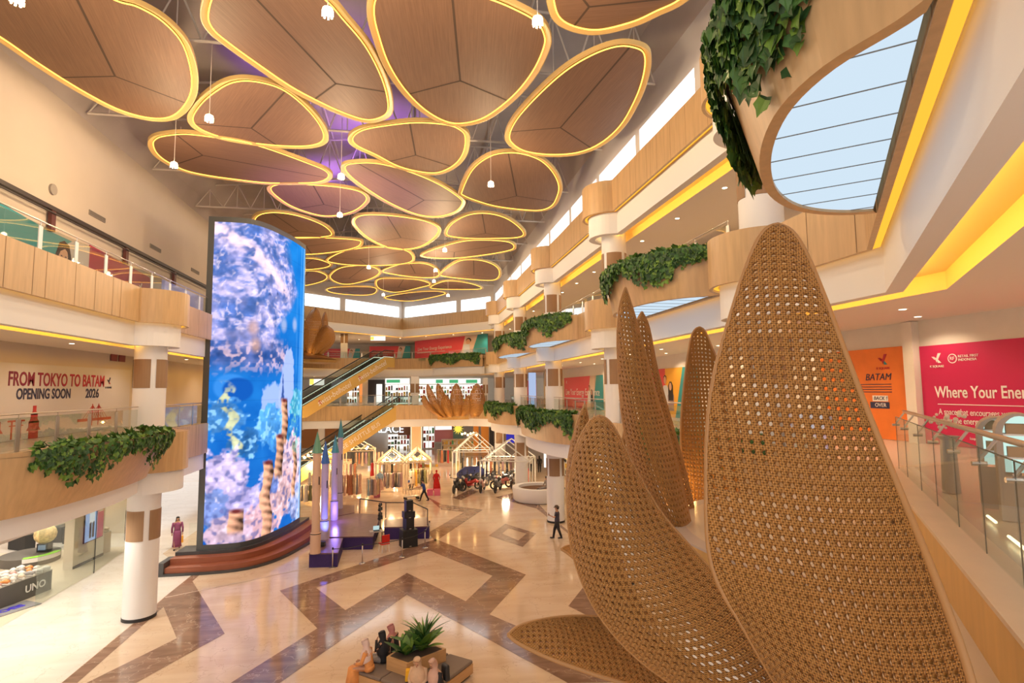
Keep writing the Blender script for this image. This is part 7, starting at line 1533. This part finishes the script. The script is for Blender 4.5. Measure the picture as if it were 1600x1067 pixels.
ctr = Z(47, 878, 0); rd = thing('round_plinth', 'low round grey plinth with a green-topped white edge in the shoe shop', 'display plinth', (ctr.x, ctr.y, 0)); rd.scale = (.72, .72, .8); m = MB(); m.lathe((0, 0, 0), [(1.75, 0), (1.75, .55), (.001, .56)], 30); m.build('body', DG, rd, auto=True); m = MB(); m.lathe((0, 0, 0), [(1.78, .3), (1.80, .56)], 20, a0=-1.3, a1=.2); m.build('white_edge', WHITE, rd); m = MB(); m.lathe((0, 0, 0), [(1.4, .60), (1.80, .58)], 20, a0=-1.3, a1=.2); m.build('green_rim', mat('lime_green', (.22, .55, .03), .5), rd)
gb = D(65, 845, (Z(60, 868, 0)-Vector(C_)).dot(Vector(F_))+.4); t = thing('globe_ornament', 'big pale gold patterned globe on a small black box in the shoe shop', 'globe', (ctr.x+.55, ctr.y+.15, .48)); m = MB(); m.ball((0, 0, .88), .50, 20); m.build('globe', mat('pale_gold', (.70, .52, .26), .4, var=.4, vscale=7), t, smooth=True); m = MB(); m.box((0, 0, .22), (.5, .45, .42)); m.build('box', BLACK, t); m = MB(); m.box((0, -.24, .24), (.34, .02, .26)); m.build('small_screen', emis('small_screen', (.4, .5, .6), .6), t); m = MB(); m.ball((0, 0, 1.36), (.24, .24, .06), 10); m.build('cap', mat('blue_grey', (.10, .14, .22), .4), t)
for k, (a, b) in enumerate((((78, 848), (95, 848)), ((97, 850), (112, 850)), ((38, 862), (55, 858)))):
    A_, B_ = Z(*a, 0).xy, Z(*b, 0).xy; d2 = (B_-A_).normalized(); n2 = Vector((-d2.y, d2.x)); cab('black open display cabinet in the shoe shop, %s' % ['middle one', 'right one beside the partition', 'left one behind the round plinth'][k], [A_, B_, B_+n2*1.5, A_+n2*1.5], .85, 'display_cabinet', BLACK, DG, 'cabinet')
A_ = Z(84, 852, 0).xy; t = thing('shelf_rack', 'tall open black metal shelf rack with shoes on top in the shoe shop', 'shelf', (A_.x-1.4, A_.y+3.2, 0), -.2); m = MB()
for x in (-.9, 0, .9):
    for y in (0, .5): m.tube([(x, y, 0), (x, y, 2.3)], .03, 4)
m.build('frame', BLACK, t)
for z in (.8, 1.3, 1.8, 2.3): m = MB(); m.box((0, .25, z), (1.9, .6, .04)); m.build('shelf_board', mat('pale_board', (.65, .5, .35), .5), t)
for k in range(4): shoe(A_.x-2.1+.4*k, A_.y+3.5, 2.33, 1.2, (0, 2, 0, 3)[k], 'shoe on top of the tall black shelf rack', 'shoes on the tall rack', 1.6)
A_, B_ = Z(163, 871, 0).xy, Z(186, 862, 0).xy; d2 = (B_-A_).normalized(); n2 = Vector((-d2.y, d2.x)); cab('tan display counter with shoes below the glowing S logo', [A_+n2*.5, B_+n2*.5, B_+n2*1.8, A_+n2*1.8], 1.1, 'display_counter', mat('tan_board', (.45, .33, .22), .6), None, 'counter')
for k in range(6): v = A_+d2*((B_-A_).length*(k % 3+.5)/3)+n2*(.8+.5*(k//3)); shoe(v.x, v.y, 1.14+.25*(k//3), 1.2+k, (0, 3, 2, 3, 0, 2)[k], 'shoe on the tan counter below the glowing S logo', 'shoes on the tan counter', 1.8)
m = MB(); A_ = Z(10, 958, 0); m.box((0, 0, .015), (2.2, 1.0, .03)); o = m.build('door_mat', mat('grey_mat', (.25, .24, .25), .9)); o.location = (A_.x-.2, A_.y+.1, .012); o.rotation_euler = (0, 0, 1.05); tag(o, 'grey door mat with blue lettering at the shoe shop entrance', 'door mat'); x_ = text('SHOES', .5, o, mat('blue_ink', (.05, .03, .6), .5), (0, 0, .035), (0, 0, 0), bold=.02)
m = MB(); 
gl = thing('shop_glass', 'frameless glass shopfront of the shoe shop at lower left', 'glass front', (-15.1, 28, 0)); 
for y0, y1 in ((26.8, 31.1), (31.15, 35.4)):
    m = MB(); xx0 = -15.1-(max(0, y0-31)*.1); xx1 = -15.1-(max(0, y1-31)*.1); m.prism([(xx0, y0), (xx1, y1), (xx1-.015, y1), (xx0-.015, y0)], 0, 4.6); m.build('glass_panel', GLASS, gl, world=True)
m = MB(); m.box((-15.1, 31.12, 2.3), (.03, .03, 4.6)); m.build('glass_joint', BLACK, gl, world=True)
# ------------------------------------------------------------------ general lamps of the hall
